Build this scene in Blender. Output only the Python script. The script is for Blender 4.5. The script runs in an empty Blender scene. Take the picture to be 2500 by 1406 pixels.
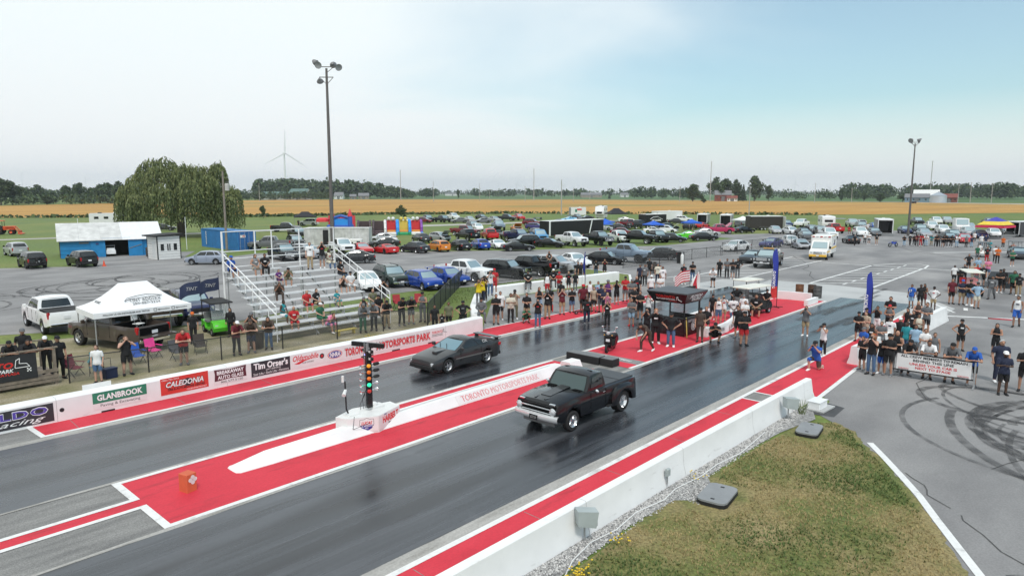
import bpy, bmesh, math, random
from mathutils import Vector, Matrix
R = math.radians
rnd = random.Random(7)
sc = bpy.context.scene
COL = sc.collection

# ---------------------------------------------------------------- camera
cam_d = bpy.data.cameras.new('camera')
cam_d.sensor_width = 36.0
cam_d.lens = 24.005
cam_d.clip_start = 0.1
cam_d.clip_end = 12000.0
cam = bpy.data.objects.new('camera', cam_d)
COL.objects.link(cam)
cam.location = (0, 0, 8.0)
cam.rotation_euler = (R(90 - 7.923), 0, R(42.458 - 90))
sc.camera = cam

# ---------------------------------------------------------------- sky, sun, exposure
SUN_EL, SUN_AZ = 54.0, 238.0          # azimuth counted from +X towards +Y
world = bpy.data.worlds.new('World')
sc.world = world
world.use_nodes = True
wn, wl = world.node_tree.nodes, world.node_tree.links
wn.clear()
def N(nodes, t, **kw):
 n = nodes.new(t)
 for k, v in kw.items():
  setattr(n, k, v)
 return n
w_out = N(wn, 'ShaderNodeOutputWorld')
w_bg = N(wn, 'ShaderNodeBackground')
w_bg.inputs['Strength'].default_value = 0.14
sky = N(wn, 'ShaderNodeTexSky', sky_type='NISHITA', sun_disc=False)
sky.sun_elevation = R(SUN_EL)
sky.sun_rotation = R(90 - SUN_AZ)
sky.air_density = 1.0
sky.dust_density = 1.6
tc = N(wn, 'ShaderNodeTexCoord')
sep = N(wn, 'ShaderNodeSeparateXYZ')
wl.new(tc.outputs['Generated'], sep.inputs[0])
def wmath(op, a, b=None):
 m = N(wn, 'ShaderNodeMath', operation=op)
 for i, v in enumerate((a, b)):
  if v is None: continue
  if isinstance(v, (int, float)): m.inputs[i].default_value = v
  else: wl.new(v, m.inputs[i])
 return m.outputs[0]
def wrange(v, a, b, c, d):
 m = N(wn, 'ShaderNodeMapRange', interpolation_type='SMOOTHSTEP')
 wl.new(v, m.inputs[0])
 for i, x in enumerate((a, b, c, d)): m.inputs[i + 1].default_value = x
 return m.outputs[0]
zc = wmath('ADD', wmath('MAXIMUM', sep.outputs[2], 0.0), 0.16)
px = wmath('DIVIDE', sep.outputs[0], zc)
py = wmath('DIVIDE', sep.outputs[1], zc)
cmb = N(wn, 'ShaderNodeCombineXYZ')
wl.new(px, cmb.inputs[0]); wl.new(py, cmb.inputs[1])
cl1 = N(wn, 'ShaderNodeTexNoise'); cl1.inputs['Scale'].default_value = 0.55; cl1.inputs['Detail'].default_value = 7; cl1.inputs['Roughness'].default_value = 0.5
cl1.inputs['Distortion'].default_value = 0.5
wl.new(cmb.outputs[0], cl1.inputs['Vector'])
# high cloud sheet thickens away from the +X / -Y side of the sky, where it breaks up and blue shows
brk = wmath('ADD', wmath('MULTIPLY', sep.outputs[0], 0.72), wmath('MULTIPLY', sep.outputs[1], -0.50))
cover = wmath('ADD', brk, wmath('MULTIPLY', wmath('SUBTRACT', cl1.outputs['Fac'], 0.5), -0.75))
cover = wrange(cover, 0.03, 0.52, 1.0, 0.18)
# towards the horizon the sheet closes up
low = wrange(sep.outputs[2], 0.0, 0.17, 0.95, 0.0)
cover = wmath('MAXIMUM', cover, low)
cl_col = N(wn, 'ShaderNodeMix', data_type='RGBA')
wl.new(wrange(sep.outputs[2], 0.0, 0.22, 0.0, 1.0), cl_col.inputs[0])
cl_col.inputs[6].default_value = (6.95, 7.1, 7.1, 1)
cl_col.inputs[7].default_value = (6.8, 7.35, 7.5, 1)
mixs = N(wn, 'ShaderNodeMix', data_type='RGBA')
wl.new(cover, mixs.inputs[0])
tint = N(wn, 'ShaderNodeMix', data_type='RGBA', blend_type='MULTIPLY')
tint.inputs[0].default_value = 1.0
wl.new(sky.outputs[0], tint.inputs[6]); tint.inputs[7].default_value = (0.95, 1.20, 1.10, 1)
wl.new(tint.outputs[2], mixs.inputs[6]); wl.new(cl_col.outputs[2], mixs.inputs[7])
wl.new(mixs.outputs[2], w_bg.inputs['Color'])
wl.new(w_bg.outputs[0], w_out.inputs[0])

sun_d = bpy.data.lights.new('sun', 'SUN')
sun_d.energy = 2.1
sun_d.angle = R(12)
sun_d.color = (1.0, 0.96, 0.9)
sun = bpy.data.objects.new('sun', sun_d)
COL.objects.link(sun)
sd = Vector((math.cos(R(SUN_EL)) * math.cos(R(SUN_AZ)), math.cos(R(SUN_EL)) * math.sin(R(SUN_AZ)), math.sin(R(SUN_EL))))
sun.rotation_euler = sd.to_track_quat('Z', 'Y').to_euler()
sun.location = (0, 0, 60)

sc.view_settings.view_transform = 'Standard'
sc.view_settings.look = 'None'
sc.view_settings.exposure = 0.0
sc.view_settings.gamma = 1.0
sc.view_settings.use_curve_mapping = False
sc.cycles.use_denoising = True
sc.cycles.max_bounces = 6
sc.cycles.transparent_max_bounces = 24
sc.cycles.volume_bounces = 0
sc.cycles.sample_clamp_indirect = 8.0

# ---------------------------------------------------------------- materials
MATS = {}
def mat(name, col, rough=0.6, metal=0.0, var=0.12, scale=3.0, bump=0.0, bscale=60.0, spec=0.5, coat=0.0, emit=None, estr=0.0, alpha=1.0, trans=0.0):
 if name in MATS: return MATS[name]
 m = bpy.data.materials.new(name); m.use_nodes = True
 n, l = m.node_tree.nodes, m.node_tree.links
 b = n['Principled BSDF']
 b.inputs['Roughness'].default_value = rough
 b.inputs['Metallic'].default_value = metal
 b.inputs['Specular IOR Level'].default_value = spec
 b.inputs['Coat Weight'].default_value = coat
 b.inputs['Coat Roughness'].default_value = 0.06
 b.inputs['Alpha'].default_value = alpha
 b.inputs['Transmission Weight'].default_value = trans
 c = (col[0], col[1], col[2], 1)
 b.inputs['Base Color'].default_value = c
 if emit:
  b.inputs['Emission Color'].default_value = (*emit, 1); b.inputs['Emission Strength'].default_value = estr
 t = N(n, 'ShaderNodeTexCoord')
 if var > 0:
  no = N(n, 'ShaderNodeTexNoise'); no.inputs['Scale'].default_value = scale; no.inputs['Detail'].default_value = 5
  l.new(t.outputs['Object'], no.inputs['Vector'])
  r = N(n, 'ShaderNodeMapRange'); r.inputs[1].default_value = 0.25; r.inputs[2].default_value = 0.75
  r.inputs[3].default_value = 1 - var; r.inputs[4].default_value = 1 + var
  l.new(no.outputs['Fac'], r.inputs[0])
  hs = N(n, 'ShaderNodeHueSaturation'); hs.inputs['Color'].default_value = c
  l.new(r.outputs[0], hs.inputs['Value']); l.new(hs.outputs[0], b.inputs['Base Color'])
 if bump > 0:
  nb = N(n, 'ShaderNodeTexNoise'); nb.inputs['Scale'].default_value = bscale; nb.inputs['Detail'].default_value = 4
  l.new(t.outputs['Object'], nb.inputs['Vector'])
  bp = N(n, 'ShaderNodeBump'); bp.inputs['Strength'].default_value = bump; bp.inputs['Distance'].default_value = 0.02
  l.new(nb.outputs['Fac'], bp.inputs['Height']); l.new(bp.outputs[0], b.inputs['Normal'])
 MATS[name] = m
 return m

def ground_mat(name, stops, scale=(1, 1, 1), detail=8, rough=(0.7, 0.9), fine=0.12, fscale=9.0, bump=0.3, bscale=30.0, patch=None, spec=0.4, second=None, bdist=0.02):
 """colour ramp over world-position noise, fine speckle, optional second patch colour"""
 if name in MATS: return MATS[name]
 m = bpy.data.materials.new(name); m.use_nodes = True
 n, l = m.node_tree.nodes, m.node_tree.links
 b = n['Principled BSDF']; b.inputs['Specular IOR Level'].default_value = spec
 g = N(n, 'ShaderNodeNewGeometry')
 mp = N(n, 'ShaderNodeMapping'); mp.inputs['Scale'].default_value = scale
 l.new(g.outputs['Position'], mp.inputs['Vector'])
 no = N(n, 'ShaderNodeTexNoise'); no.inputs['Scale'].default_value = 1.0; no.inputs['Detail'].default_value = detail; no.inputs['Roughness'].default_value = 0.6
 l.new(mp.outputs[0], no.inputs['Vector'])
 cr = N(n, 'ShaderNodeValToRGB')
 el = cr.color_ramp.elements
 while len(el) < len(stops): el.new(0.5)
 for e, (p, c) in zip(el, stops):
  e.position = p; e.color = (*c, 1)
 l.new(no.outputs['Fac'], cr.inputs[0])
 col = cr.outputs[0]
 if second:
  (c2, sc2, lo, hi, amt) = second
  n2 = N(n, 'ShaderNodeTexNoise'); n2.inputs['Scale'].default_value = sc2; n2.inputs['Detail'].default_value = 4
  l.new(g.outputs['Position'], n2.inputs['Vector'])
  r2 = N(n, 'ShaderNodeMapRange'); r2.inputs[1].default_value = lo; r2.inputs[2].default_value = hi; r2.inputs[4].default_value = amt
  l.new(n2.outputs['Fac'], r2.inputs[0])
  mx = N(n, 'ShaderNodeMix', data_type='RGBA'); l.new(r2.outputs[0], mx.inputs[0]); l.new(col, mx.inputs[6]); mx.inputs[7].default_value = (*c2, 1)
  col = mx.outputs[2]
 nf = N(n, 'ShaderNodeTexNoise'); nf.inputs['Scale'].default_value = fscale; nf.inputs['Detail'].default_value = 3
 l.new(g.outputs['Position'], nf.inputs['Vector'])
 rf = N(n, 'ShaderNodeMapRange'); rf.inputs[1].default_value = 0.3; rf.inputs[2].default_value = 0.7; rf.inputs[3].default_value = 1 - fine; rf.inputs[4].default_value = 1 + fine
 l.new(nf.outputs['Fac'], rf.inputs[0])
 hs = N(n, 'ShaderNodeHueSaturation'); l.new(col, hs.inputs['Color']); l.new(rf.outputs[0], hs.inputs['Value'])
 l.new(hs.outputs[0], b.inputs['Base Color'])
 rr = N(n, 'ShaderNodeMapRange'); rr.inputs[1].default_value = 0.3; rr.inputs[2].default_value = 0.7; rr.inputs[3].default_value = rough[0]; rr.inputs[4].default_value = rough[1]
 l.new(no.outputs['Fac'], rr.inputs[0]); l.new(rr.outputs[0], b.inputs['Roughness'])
 if bump:
  nb = N(n, 'ShaderNodeTexNoise'); nb.inputs['Scale'].default_value = bscale; nb.inputs['Detail'].default_value = 3
  l.new(g.outputs['Position'], nb.inputs['Vector'])
  bp = N(n, 'ShaderNodeBump'); bp.inputs['Strength'].default_value = bump; bp.inputs['Distance'].default_value = bdist
  l.new(nb.outputs['Fac'], bp.inputs['Height']); l.new(bp.outputs[0], b.inputs['Normal'])
 MATS[name] = m
 return m

# ---------------------------------------------------------------- mesh helpers
class MB:
 def __init__(s): s.v, s.f, s.m = [], [], []
 def face(s, idx, mi=0): s.f.append(tuple(idx)); s.m.append(mi)
 def quad(s, a, b, c, d, mi=0):
  i = len(s.v); s.v += [tuple(a), tuple(b), tuple(c), tuple(d)]; s.face((i, i + 1, i + 2, i + 3), mi); return s
 def poly(s, pts, mi=0):
  i = len(s.v); s.v += [tuple(p) for p in pts]; s.face(range(i, i + len(pts)), mi); return s
 def box(s, c, d, mi=0, rz=0.0, ch=0.0, M=None):
  """centre, dimensions; ch chamfers the upright and top edges"""
  hx, hy, hz = d[0] / 2, d[1] / 2, d[2] / 2
  i = len(s.v)
  if ch <= 0:
   P = [(-hx, -hy, -hz), (hx, -hy, -hz), (hx, hy, -hz), (-hx, hy, -hz), (-hx, -hy, hz), (hx, -hy, hz), (hx, hy, hz), (-hx, hy, hz)]
   F = [(0, 3, 2, 1), (4, 5, 6, 7), (0, 1, 5, 4), (1, 2, 6, 5), (2, 3, 7, 6), (3, 0, 4, 7)]
  else:
   def ring(x, y, z, k): return [(-x + k, -y, z), (x - k, -y, z), (x, -y + k, z), (x, y - k, z), (x - k, y, z), (-x + k, y, z), (-x, y - k, z), (-x, -y + k, z)]
   P = ring(hx, hy, -hz, ch) + ring(hx, hy, hz - ch, ch) + ring(hx - ch, hy - ch, hz, ch * .6)
   F = [tuple(range(7, -1, -1)), tuple(range(16, 24))]
   for a in (0, 8):
    for k in range(8): F.append((a + k, a + (k + 1) % 8, a + 8 + (k + 1) % 8, a + 8 + k))
  cz, sz = math.cos(rz), math.sin(rz)
  for p in P:
   q = (p[0] * cz - p[1] * sz + c[0], p[0] * sz + p[1] * cz + c[1], p[2] + c[2])
   s.v.append(tuple(M @ Vector(q)) if M else q)
  for f in F: s.face([i + k for k in f], mi)
  return s
 def tube(s, p0, p1, r0, r1=None, n=8, mi=0, caps=True, ell=None):
  r1 = r0 if r1 is None else r1
  a, b = Vector(p0), Vector(p1); d = (b - a)
  if d.length < 1e-6: return s
  d.normalize()
  u = d.cross(Vector((0, 0, 1))) if abs(d.z) < .95 else d.cross(Vector((0, 1, 0)))
  u.normalize(); w = d.cross(u)
  i = len(s.v)
  for c, r in ((a, r0), (b, r1)):
   for k in range(n):
    t = 2 * math.pi * k / n
    s.v.append(tuple(c + u * (r * math.cos(t)) + w * (r * math.sin(t) * (ell or 1))))
  for k in range(n): s.face((i + k, i + (k + 1) % n, i + n + (k + 1) % n, i + n + k), mi)
  if caps: s.face(range(i + n - 1, i - 1, -1), mi); s.face(range(i + n, i + 2 * n), mi)
  return s
 def path(s, pts, r, n=6, mi=0):
  for a, b in zip(pts, pts[1:]): s.tube(a, b, r if not callable(r) else r(a), None, n, mi)
  return s
 def lathe(s, prof, c=(0, 0, 0), n=16, mi=0, axis='z', caps=False):
  i = len(s.v); K = len(prof)
  for (r, h) in prof:
   for k in range(n):
    t = 2 * math.pi * k / n
    x, y = r * math.cos(t), r * math.sin(t)
    p = {'z': (x, y, h), 'y': (x, h, y), 'x': (h, x, y)}[axis]
    s.v.append((p[0] + c[0], p[1] + c[1], p[2] + c[2]))
  for a in range(K - 1):
   for k in range(n):
    f = (i + a * n + k, i + a * n + (k + 1) % n, i + (a + 1) * n + (k + 1) % n, i + (a + 1) * n + k)
    s.face(f if axis != 'y' else f[::-1], mi)
  if caps: s.face(range(i + n - 1, i - 1, -1), mi); s.face(range(i + (K - 1) * n, i + K * n), mi)
  return s
 def ball(s, c, r, n=10, m=6, mi=0):
  rx, ry, rz = r if isinstance(r, (tuple, list)) else (r, r, r)
  i = len(s.v)
  for a in range(m + 1):
   ph = math.pi * a / m
   for k in range(n):
    t = 2 * math.pi * k / n
    s.v.append((c[0] + rx * math.sin(ph) * math.cos(t), c[1] + ry * math.sin(ph) * math.sin(t), c[2] - rz * math.cos(ph)))
  for a in range(m):
   for k in range(n): s.face((i + a * n + k, i + a * n + (k + 1) % n, i + (a + 1) * n + (k + 1) % n, i + (a + 1) * n + k), mi)
  return s
 def extrude(s, poly, a, b, plane='xy', mi=0):
  """closed prism of a 2-D outline between two levels of the third axis"""
  i = len(s.v); n = len(poly)
  for h in (a, b):
   for (p, q) in poly:
    s.v.append({'xy': (p, q, h), 'xz': (p, h, q), 'yz': (h, p, q)}[plane])
  for k in range(n): s.face((i + k, i + (k + 1) % n, i + n + (k + 1) % n, i + n + k), mi)
  s.face(range(i + n - 1, i - 1, -1), mi); s.face(range(i + n, i + 2 * n), mi)
  return s
 def mesh(s, name, mats, smooth=None, fix=True):
  me = bpy.data.meshes.new(name)
  me.from_pydata(s.v, [], s.f)
  for m in (mats if isinstance(mats, (list, tuple)) else [mats]): me.materials.append(m)
  if any(s.m): me.polygons.foreach_set('material_index', s.m)
  if fix:
   bm = bmesh.new(); bm.from_mesh(me); bmesh.ops.recalc_face_normals(bm, faces=bm.faces); bm.to_mesh(me); bm.free()
  if smooth is not None:
   me.shade_smooth(); me.set_sharp_from_angle(angle=R(smooth))
  me.update()
  return me
 def build(s, name, mats, parent=None, smooth=None, loc=None, rz=0.0, fix=True):
  return link(name, s.mesh(name, mats, smooth, fix), parent, loc, rz)

def link(name, me, parent=None, loc=None, rz=0.0):
 o = bpy.data.objects.new(name, me)
 COL.objects.link(o)
 if parent is not None: o.parent = parent
 if loc is not None: o.location = loc
 if rz: o.rotation_euler = (0, 0, rz)
 return o
def tag(o, label=None, cat=None, group=None, kind=None):
 if label: o['label'] = label
 if cat: o['category'] = cat
 if group: o['group'] = group
 if kind: o['kind'] = kind
 return o
def thing(name, label, cat, loc=(0, 0, 0), rz=0.0, group=None):
 return tag(link(name, None, None, loc, rz), label, cat, group)
def copy_tree(o, parent=None):
 c = o.copy(); COL.objects.link(c)
 if parent is not None: c.parent = parent
 for ch in o.children: copy_tree(ch, c)
 return c

TXT = {}
def text_mesh(s, bold=0.0, shear=0.0, space=1.0):
 """flat lettering from the built-in font, normalised: x 0..w, capital height about 1"""
 k = (s, bold, shear, space)
 if k in TXT: return TXT[k]
 cu = bpy.data.curves.new('lettering', 'FONT')
 cu.body = s; cu.size = 1.4; cu.offset = bold; cu.shear = shear; cu.space_character = space
 cu.resolution_u = 2; cu.fill_mode = 'FRONT'
 cu.extrude = 0.012
 ob = bpy.data.objects.new('lettering', cu); COL.objects.link(ob)
 dg = bpy.context.evaluated_depsgraph_get()
 me = bpy.data.meshes.new_from_object(ob.evaluated_get(dg))
 bpy.data.objects.remove(ob); bpy.data.curves.remove(cu)
 me.materials.clear()
 xs = [v.co.x for v in me.vertices]; ys = [v.co.y for v in me.vertices]
 TXT[k] = (me, min(xs), max(xs), min(ys), max(ys))
 return TXT[k]
def text(s, parent, centre, width, height, m, M=None, bold=0.0, shear=0.0, space=1.0, name='lettering'):
 """lettering fitted in width x height; M is a 4x4 whose x/y axes are the sign's right/up, z out of it"""
 me, x0, x1, y0, y1 = text_mesh(s, bold, shear, space)
 me = me.copy(); me.name = name
 me.materials.append(m)
 sx, sy = width / (x1 - x0), height / (y1 - y0)
 o = bpy.data.objects.new(name, me); COL.objects.link(o)
 o.parent = parent
 L = Matrix.Translation(Vector(centre)) @ (M or Matrix.Identity(4)) @ Matrix.Diagonal((sx, sy, 0.25, 1)) @ Matrix.Translation((-(x0 + x1) / 2, -(y0 + y1) / 2, 0))
 o.matrix_local = L
 return o
def axes(right, up):
 r, u = Vector(right).normalized(), Vector(up).normalized(); n = r.cross(u)
 return Matrix(((r.x, u.x, n.x, 0), (r.y, u.y, n.y, 0), (r.z, u.z, n.z, 0), (0, 0, 0, 1)))
FACE_TRACK = axes((1, 0, 0), (0, 0, 1))        # a sign that faces -Y
FACE_MX = axes((0, -1, 0), (0, 0, 1))          # a sign that faces -X

WHITE = mat('white_wall_paint', (0.78, 0.78, 0.78), 0.6, var=0.06, scale=1.3, bump=0.05)
def scuffs(m, sx, sy, sz, col, lo, hi):
 """streaky scuffs and stains with their own shapes, mixed over the paint"""
 n, l = m.node_tree.nodes, m.node_tree.links; b = n['Principled BSDF']; src = b.inputs['Base Color'].links[0].from_socket
 t = N(n, 'ShaderNodeNewGeometry'); mp = N(n, 'ShaderNodeMapping'); mp.inputs['Scale'].default_value = (sx, sy, sz); l.new(t.outputs['Position'], mp.inputs['Vector'])
 no = N(n, 'ShaderNodeTexNoise'); no.inputs['Scale'].default_value = 1; no.inputs['Detail'].default_value = 8; no.inputs['Roughness'].default_value = .65; l.new(mp.outputs[0], no.inputs['Vector'])
 r = N(n, 'ShaderNodeMapRange'); r.inputs[1].default_value = lo; r.inputs[2].default_value = hi; r.inputs[4].default_value = .85; l.new(no.outputs['Fac'], r.inputs[0])
 mx = N(n, 'ShaderNodeMix', data_type='RGBA'); l.new(r.outputs[0], mx.inputs[0]); l.new(src, mx.inputs[6]); mx.inputs[7].default_value = (*col, 1); l.new(mx.outputs[2], b.inputs['Base Color'])
scuffs(WHITE, 1.2, 1.2, 5, (.42, .40, .38), .63, .80)
WPAINT = ground_mat('white_line_paint', [(0.30, (0.42, 0.42, 0.41)), (0.44, (0.72, 0.72, 0.71)), (1, (0.78, 0.78, 0.77))], scale=(1.5, 1.5, 1), rough=(0.5, 0.7), fine=0.05)
BLACK = mat('black_gloss', (0.012, 0.012, 0.013), 0.25, var=0.1)
MBLACK = mat('matt_black', (0.012, 0.012, 0.013), 0.7, var=0.2)
RUBBER = mat('tyre_rubber', (0.014, 0.014, 0.015), 0.8, var=0.15, scale=8)
CHROME = mat('chrome', (0.78, 0.79, 0.8), 0.12, 1.0, var=0.05)
ALU = mat('aluminium', (0.62, 0.63, 0.64), 0.5, 0.25, var=0.1, scale=2)
GALV = mat('galvanised_steel', (0.42, 0.43, 0.44), 0.5, 0.6, var=0.12)
RIM = mat('alloy_rim', (0.55, 0.56, 0.58), 0.3, 0.9, var=0.05)
DRIM = mat('dark_rim', (0.05, 0.05, 0.055), 0.35, 0.5, var=0.05)
GLASS = mat('tinted_glass', (0.008, 0.011, 0.012), 0.04, 0.0, var=0.0, spec=0.9)
LGLASS = mat('windscreen_glass', (0.36, 0.47, 0.50), 0.04, 0.42, var=0.0, spec=1.0, coat=0.3)
HLAMP = mat('headlamp_lens', (0.62, 0.64, 0.66), 0.1, 0.3, var=0.1)
TLAMP = mat('tail_lamp_lens', (0.38, 0.012, 0.015), 0.15, 0.0, var=0.05)
PLATE = mat('number_plate', (0.72, 0.73, 0.76), 0.5, var=0.05)
WSTEEL = mat('white_painted_steel', (0.78, 0.79, 0.80), 0.45, var=0.06)
WPLAS = mat('white_plastic', (0.72, 0.72, 0.71), 0.4, var=0.05)
GPLAS = mat('grey_plastic', (0.16, 0.165, 0.17), 0.6, var=0.1)
REDT = mat('red_lettering', (0.62, 0.02, 0.03), 0.5, var=0.05)
BLKT = mat('black_lettering', (0.015, 0.015, 0.018), 0.5, var=0.0)
WHT = mat('white_lettering', (0.82, 0.82, 0.82), 0.5, var=0.0)
WOOD = mat('weathered_timber', (0.20, 0.165, 0.13), 0.85, var=0.3, scale=6, bump=0.2)
# ================================================================ the setting
GRASS = ground_mat('mown_grass', [(0.30, (0.085, 0.130, 0.026)), (0.48, (0.125, 0.172, 0.036)), (0.62, (0.175, 0.200, 0.055)), (0.80, (0.24, 0.215, 0.09))], scale=(0.06, 0.06, 0.06), detail=10, fine=0.28, fscale=3.0, bump=0.5, bscale=6, second=((0.11, 0.17, 0.030), 0.011, 0.45, 0.62, 0.75))
VERGE = ground_mat('dry_verge_grass', [(0.30, (0.095, 0.135, 0.030)), (0.44, (0.165, 0.170, 0.052)), (0.55, (0.245, 0.205, 0.088)), (0.74, (0.340, 0.265, 0.135))], scale=(0.55, 0.55, 0.5), detail=10, fine=0.35, fscale=14.0, bump=0.9, bscale=26, bdist=0.05)
ASPH = ground_mat('old_asphalt', [(0.28, (0.165, 0.160, 0.162)), (0.5, (0.245, 0.240, 0.240)), (0.72, (0.325, 0.316, 0.312))], scale=(0.11, 0.22, 0.1), detail=12, fine=0.12, fscale=22, rough=(0.75, 0.92), bump=0.25, bscale=70, second=((0.15, 0.148, 0.15), 0.22, 0.52, 0.70, 0.65))
SHOULD = ground_mat('grooved_shoulder', [(0.3, (0.15, 0.148, 0.145)), (0.5, (0.215, 0.212, 0.205)), (0.75, (0.29, 0.285, 0.275))], scale=(0.35, 2.6, 1), detail=10, fine=0.25, fscale=30, bump=0.5, bscale=45)
LANE = ground_mat('rubbered_lane', [(0.30, (0.016, 0.018, 0.022)), (0.46, (0.042, 0.046, 0.054)), (0.6, (0.076, 0.082, 0.093)), (0.78, (0.120, 0.127, 0.140))], scale=(0.05, 0.85, 1), detail=10, fine=0.07, fscale=14, rough=(0.13, 0.40), bump=0.02, bscale=40, spec=0.6)
scuffs(LANE, .16, 2.6, 1, (.010, .010, .012), .54, .70)
scuffs(LANE, .5, .6, 1, (.125, .13, .14), .62, .80)
def grooves(m):
 """two dark rubber grooves laid down by the tyres in each lane"""
 n, l = m.node_tree.nodes, m.node_tree.links; b = n['Principled BSDF']; src = b.inputs['Base Color'].links[0].from_socket
 g = N(n, 'ShaderNodeNewGeometry'); sp = N(n, 'ShaderNodeSeparateXYZ'); l.new(g.outputs['Position'], sp.inputs[0])
 def mt(op, a, c=None):
  k = N(n, 'ShaderNodeMath', operation=op)
  for i, v in enumerate((a, c)):
   if v is None: continue
   if isinstance(v, (int, float)): k.inputs[i].default_value = v
   else: l.new(v, k.inputs[i])
  return k.outputs[0]
 no = N(n, 'ShaderNodeTexNoise'); no.inputs['Scale'].default_value = .22; no.inputs['Detail'].default_value = 6; l.new(g.outputs['Position'], no.inputs['Vector'])
 yc = mt('ADD', mt('MULTIPLY', mt('GREATER_THAN', sp.outputs[1], 18.5), 9.1), 13.92)
 d = mt('ABSOLUTE', mt('SUBTRACT', mt('ABSOLUTE', mt('SUBTRACT', sp.outputs[1], yc)), .82))
 d = mt('ADD', d, mt('MULTIPLY', mt('SUBTRACT', no.outputs['Fac'], .5), 1.1))
 r = N(n, 'ShaderNodeMapRange', interpolation_type='SMOOTHSTEP'); r.inputs[1].default_value = .05; r.inputs[2].default_value = .55; r.inputs[3].default_value = .62; r.inputs[4].default_value = 0; l.new(d, r.inputs[0])
 mx = N(n, 'ShaderNodeMix', data_type='RGBA'); l.new(r.outputs[0], mx.inputs[0]); l.new(src, mx.inputs[6]); mx.inputs[7].default_value = (.012, .012, .014, 1); l.new(mx.outputs[2], b.inputs['Base Color'])
grooves(LANE)
REDP = ground_mat('red_paint', [(0.22, (0.40, 0.030, 0.045)), (0.45, (0.58, 0.042, 0.064)), (0.8, (0.64, 0.060, 0.085))], scale=(0.5, 0.9, 1), detail=10, fine=0.06, fscale=18, rough=(0.6, 0.8), bump=0.1, bscale=50, spec=0.18)
scuffs(REDP, .35, 2.2, 1, (.16, .035, .04), .56, .78)
scuffs(REDP, 7, 7, 1, (.45, .20, .20), .68, .80)
CONC = ground_mat('pale_concrete', [(0.25, (0.33, 0.335, 0.335)), (0.5, (0.43, 0.435, 0.435)), (0.8, (0.50, 0.505, 0.505))], scale=(0.25, 0.25, 1), detail=10, fine=0.06, fscale=16, bump=0.1)
GUTTER = ground_mat('concrete_edging', [(0.25, (0.22, 0.21, 0.19)), (0.5, (0.36, 0.35, 0.33)), (0.8, (0.45, 0.44, 0.42))], scale=(0.7, 5, 1), detail=9, fine=0.15, fscale=20, bump=0.2)
WHEAT = ground_mat('ripe_wheat', [(0.25, (0.30, 0.165, 0.040)), (0.5, (0.43, 0.235, 0.055)), (0.7, (0.48, 0.29, 0.085)), (0.9, (0.31, 0.24, 0.07))], scale=(0.010, 0.035, 0.02), detail=9, fine=0.06, fscale=0.4, rough=(0.9, 1), bump=0, second=((.20, .20, .055), .006, .54, .66, .75))
CROP = ground_mat('green_crop', [(0.3, (0.050, 0.105, 0.030)), (0.6, (0.080, 0.150, 0.042)), (0.85, (0.16, 0.19, 0.07))], scale=(0.004, 0.012, 0.02), detail=8, fine=0.08, fscale=0.2, rough=(0.9, 1), bump=0)
DIRTY = ground_mat('trodden_ground', [(0.3, (0.15, 0.15, 0.06)), (0.5, (0.27, 0.235, 0.145)), (0.75, (0.40, 0.365, 0.29))], scale=(0.6, 0.6, 1), detail=10, fine=0.3, fscale=15, bump=0.6, bscale=25)
GRAVROAD = ground_mat('gravel_track', [(0.3, (0.30, 0.29, 0.27)), (0.6, (0.42, 0.41, 0.38))], scale=(0.2, 0.2, 1), detail=8, fine=0.12, fscale=8, bump=0.2)
GRAVB = ground_mat('crushed_stone_bed', [(0.3, (0.16, 0.155, 0.15)), (0.5, (0.33, 0.325, 0.32)), (0.75, (0.55, 0.54, 0.53))], scale=(9, 9, 9), detail=6, fine=0.3, fscale=40, bump=1.0, bscale=40, bdist=0.05)

def sheet(name, pts, z, m, kind='structure'):
 mb = MB(); mb.poly([(x, y, z) for x, y in pts])
 me = mb.mesh(name, m, fix=False)
 if me.polygons[0].normal.z < 0: me.flip_normals()
 return tag(link(name, me), kind=kind)
def rect(name, x0, x1, y0, y1, z, m): return sheet(name, [(x0, y0), (x1, y0), (x1, y1), (x0, y1)], z, m)
def jag(x0, x1, y, step, amp, seed=1):
 q = random.Random(seed); n = max(2, int(abs(x1 - x0) / step))
 return [(x0 + (x1 - x0) * k / n, y + q.uniform(-amp, amp)) for k in range(n + 1)]

sheet('ground', [(-5000, -5000), (7000, -5000), (7000, 7000), (-5000, 7000)], 0.0, GRASS)
sheet('wheat_field', [(-400, 420), (-60, 330), (51.9, 271.8), (111, 218.4), (150, 209), (200, 178), (232, 128), (260, 88), (300, 62), (342, 36), (420, -40), (760, -60), (640, 40), (640, 180), (673, 322), (640, 470), (609, 591), (520, 668), (412, 732), (250, 640), (99, 520), (-300, 560)], 0.05, WHEAT)
sheet('crop_field', [(430, 745), (540, 676), (640, 592), (672, 470), (700, 330), (690, 180), (700, 60), (1500, 40), (2600, 500), (2500, 2300), (1900, 2600), (900, 1400)], 0.05, CROP)
ASPHALT_PTS = [(-90, 64), (5, 49), (14, 44), (18.8, 41), (28, 43.5), (35, 43.5), (41, 41.7), (53, 40.5), (58.7, 43), (57, 36.5), (52.3, 33.2), (37.2, 36), (28, 28), (28, 8.9), (27.2, 8.2), (25.2, 7.9), (24.6, 7.2), (24.2, 6.4), (23.2, 6.0), (22, 5.0), (20.6, 4.2), (19.5, 3.5), (17.8, 2.7), (16.2, 1.9), (13.5, 0.3), (10, -3), (6, -8), (6, -70), (215, -70), (190, 0), (168, 36), (142, 50), (127, 58), (124, 66), (119, 66), (116, 52.5), (93, 53.5), (72, 63.5), (53.7, 78), (44, 86.5), (36, 82.5), (35.5, 88.5), (40, 96), (28.7, 98), (24.3, 84.5), (16.4, 89.5), (-90, 97)]
sheet('asphalt_lot', ASPHALT_PTS, 0.012, ASPH)
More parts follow.
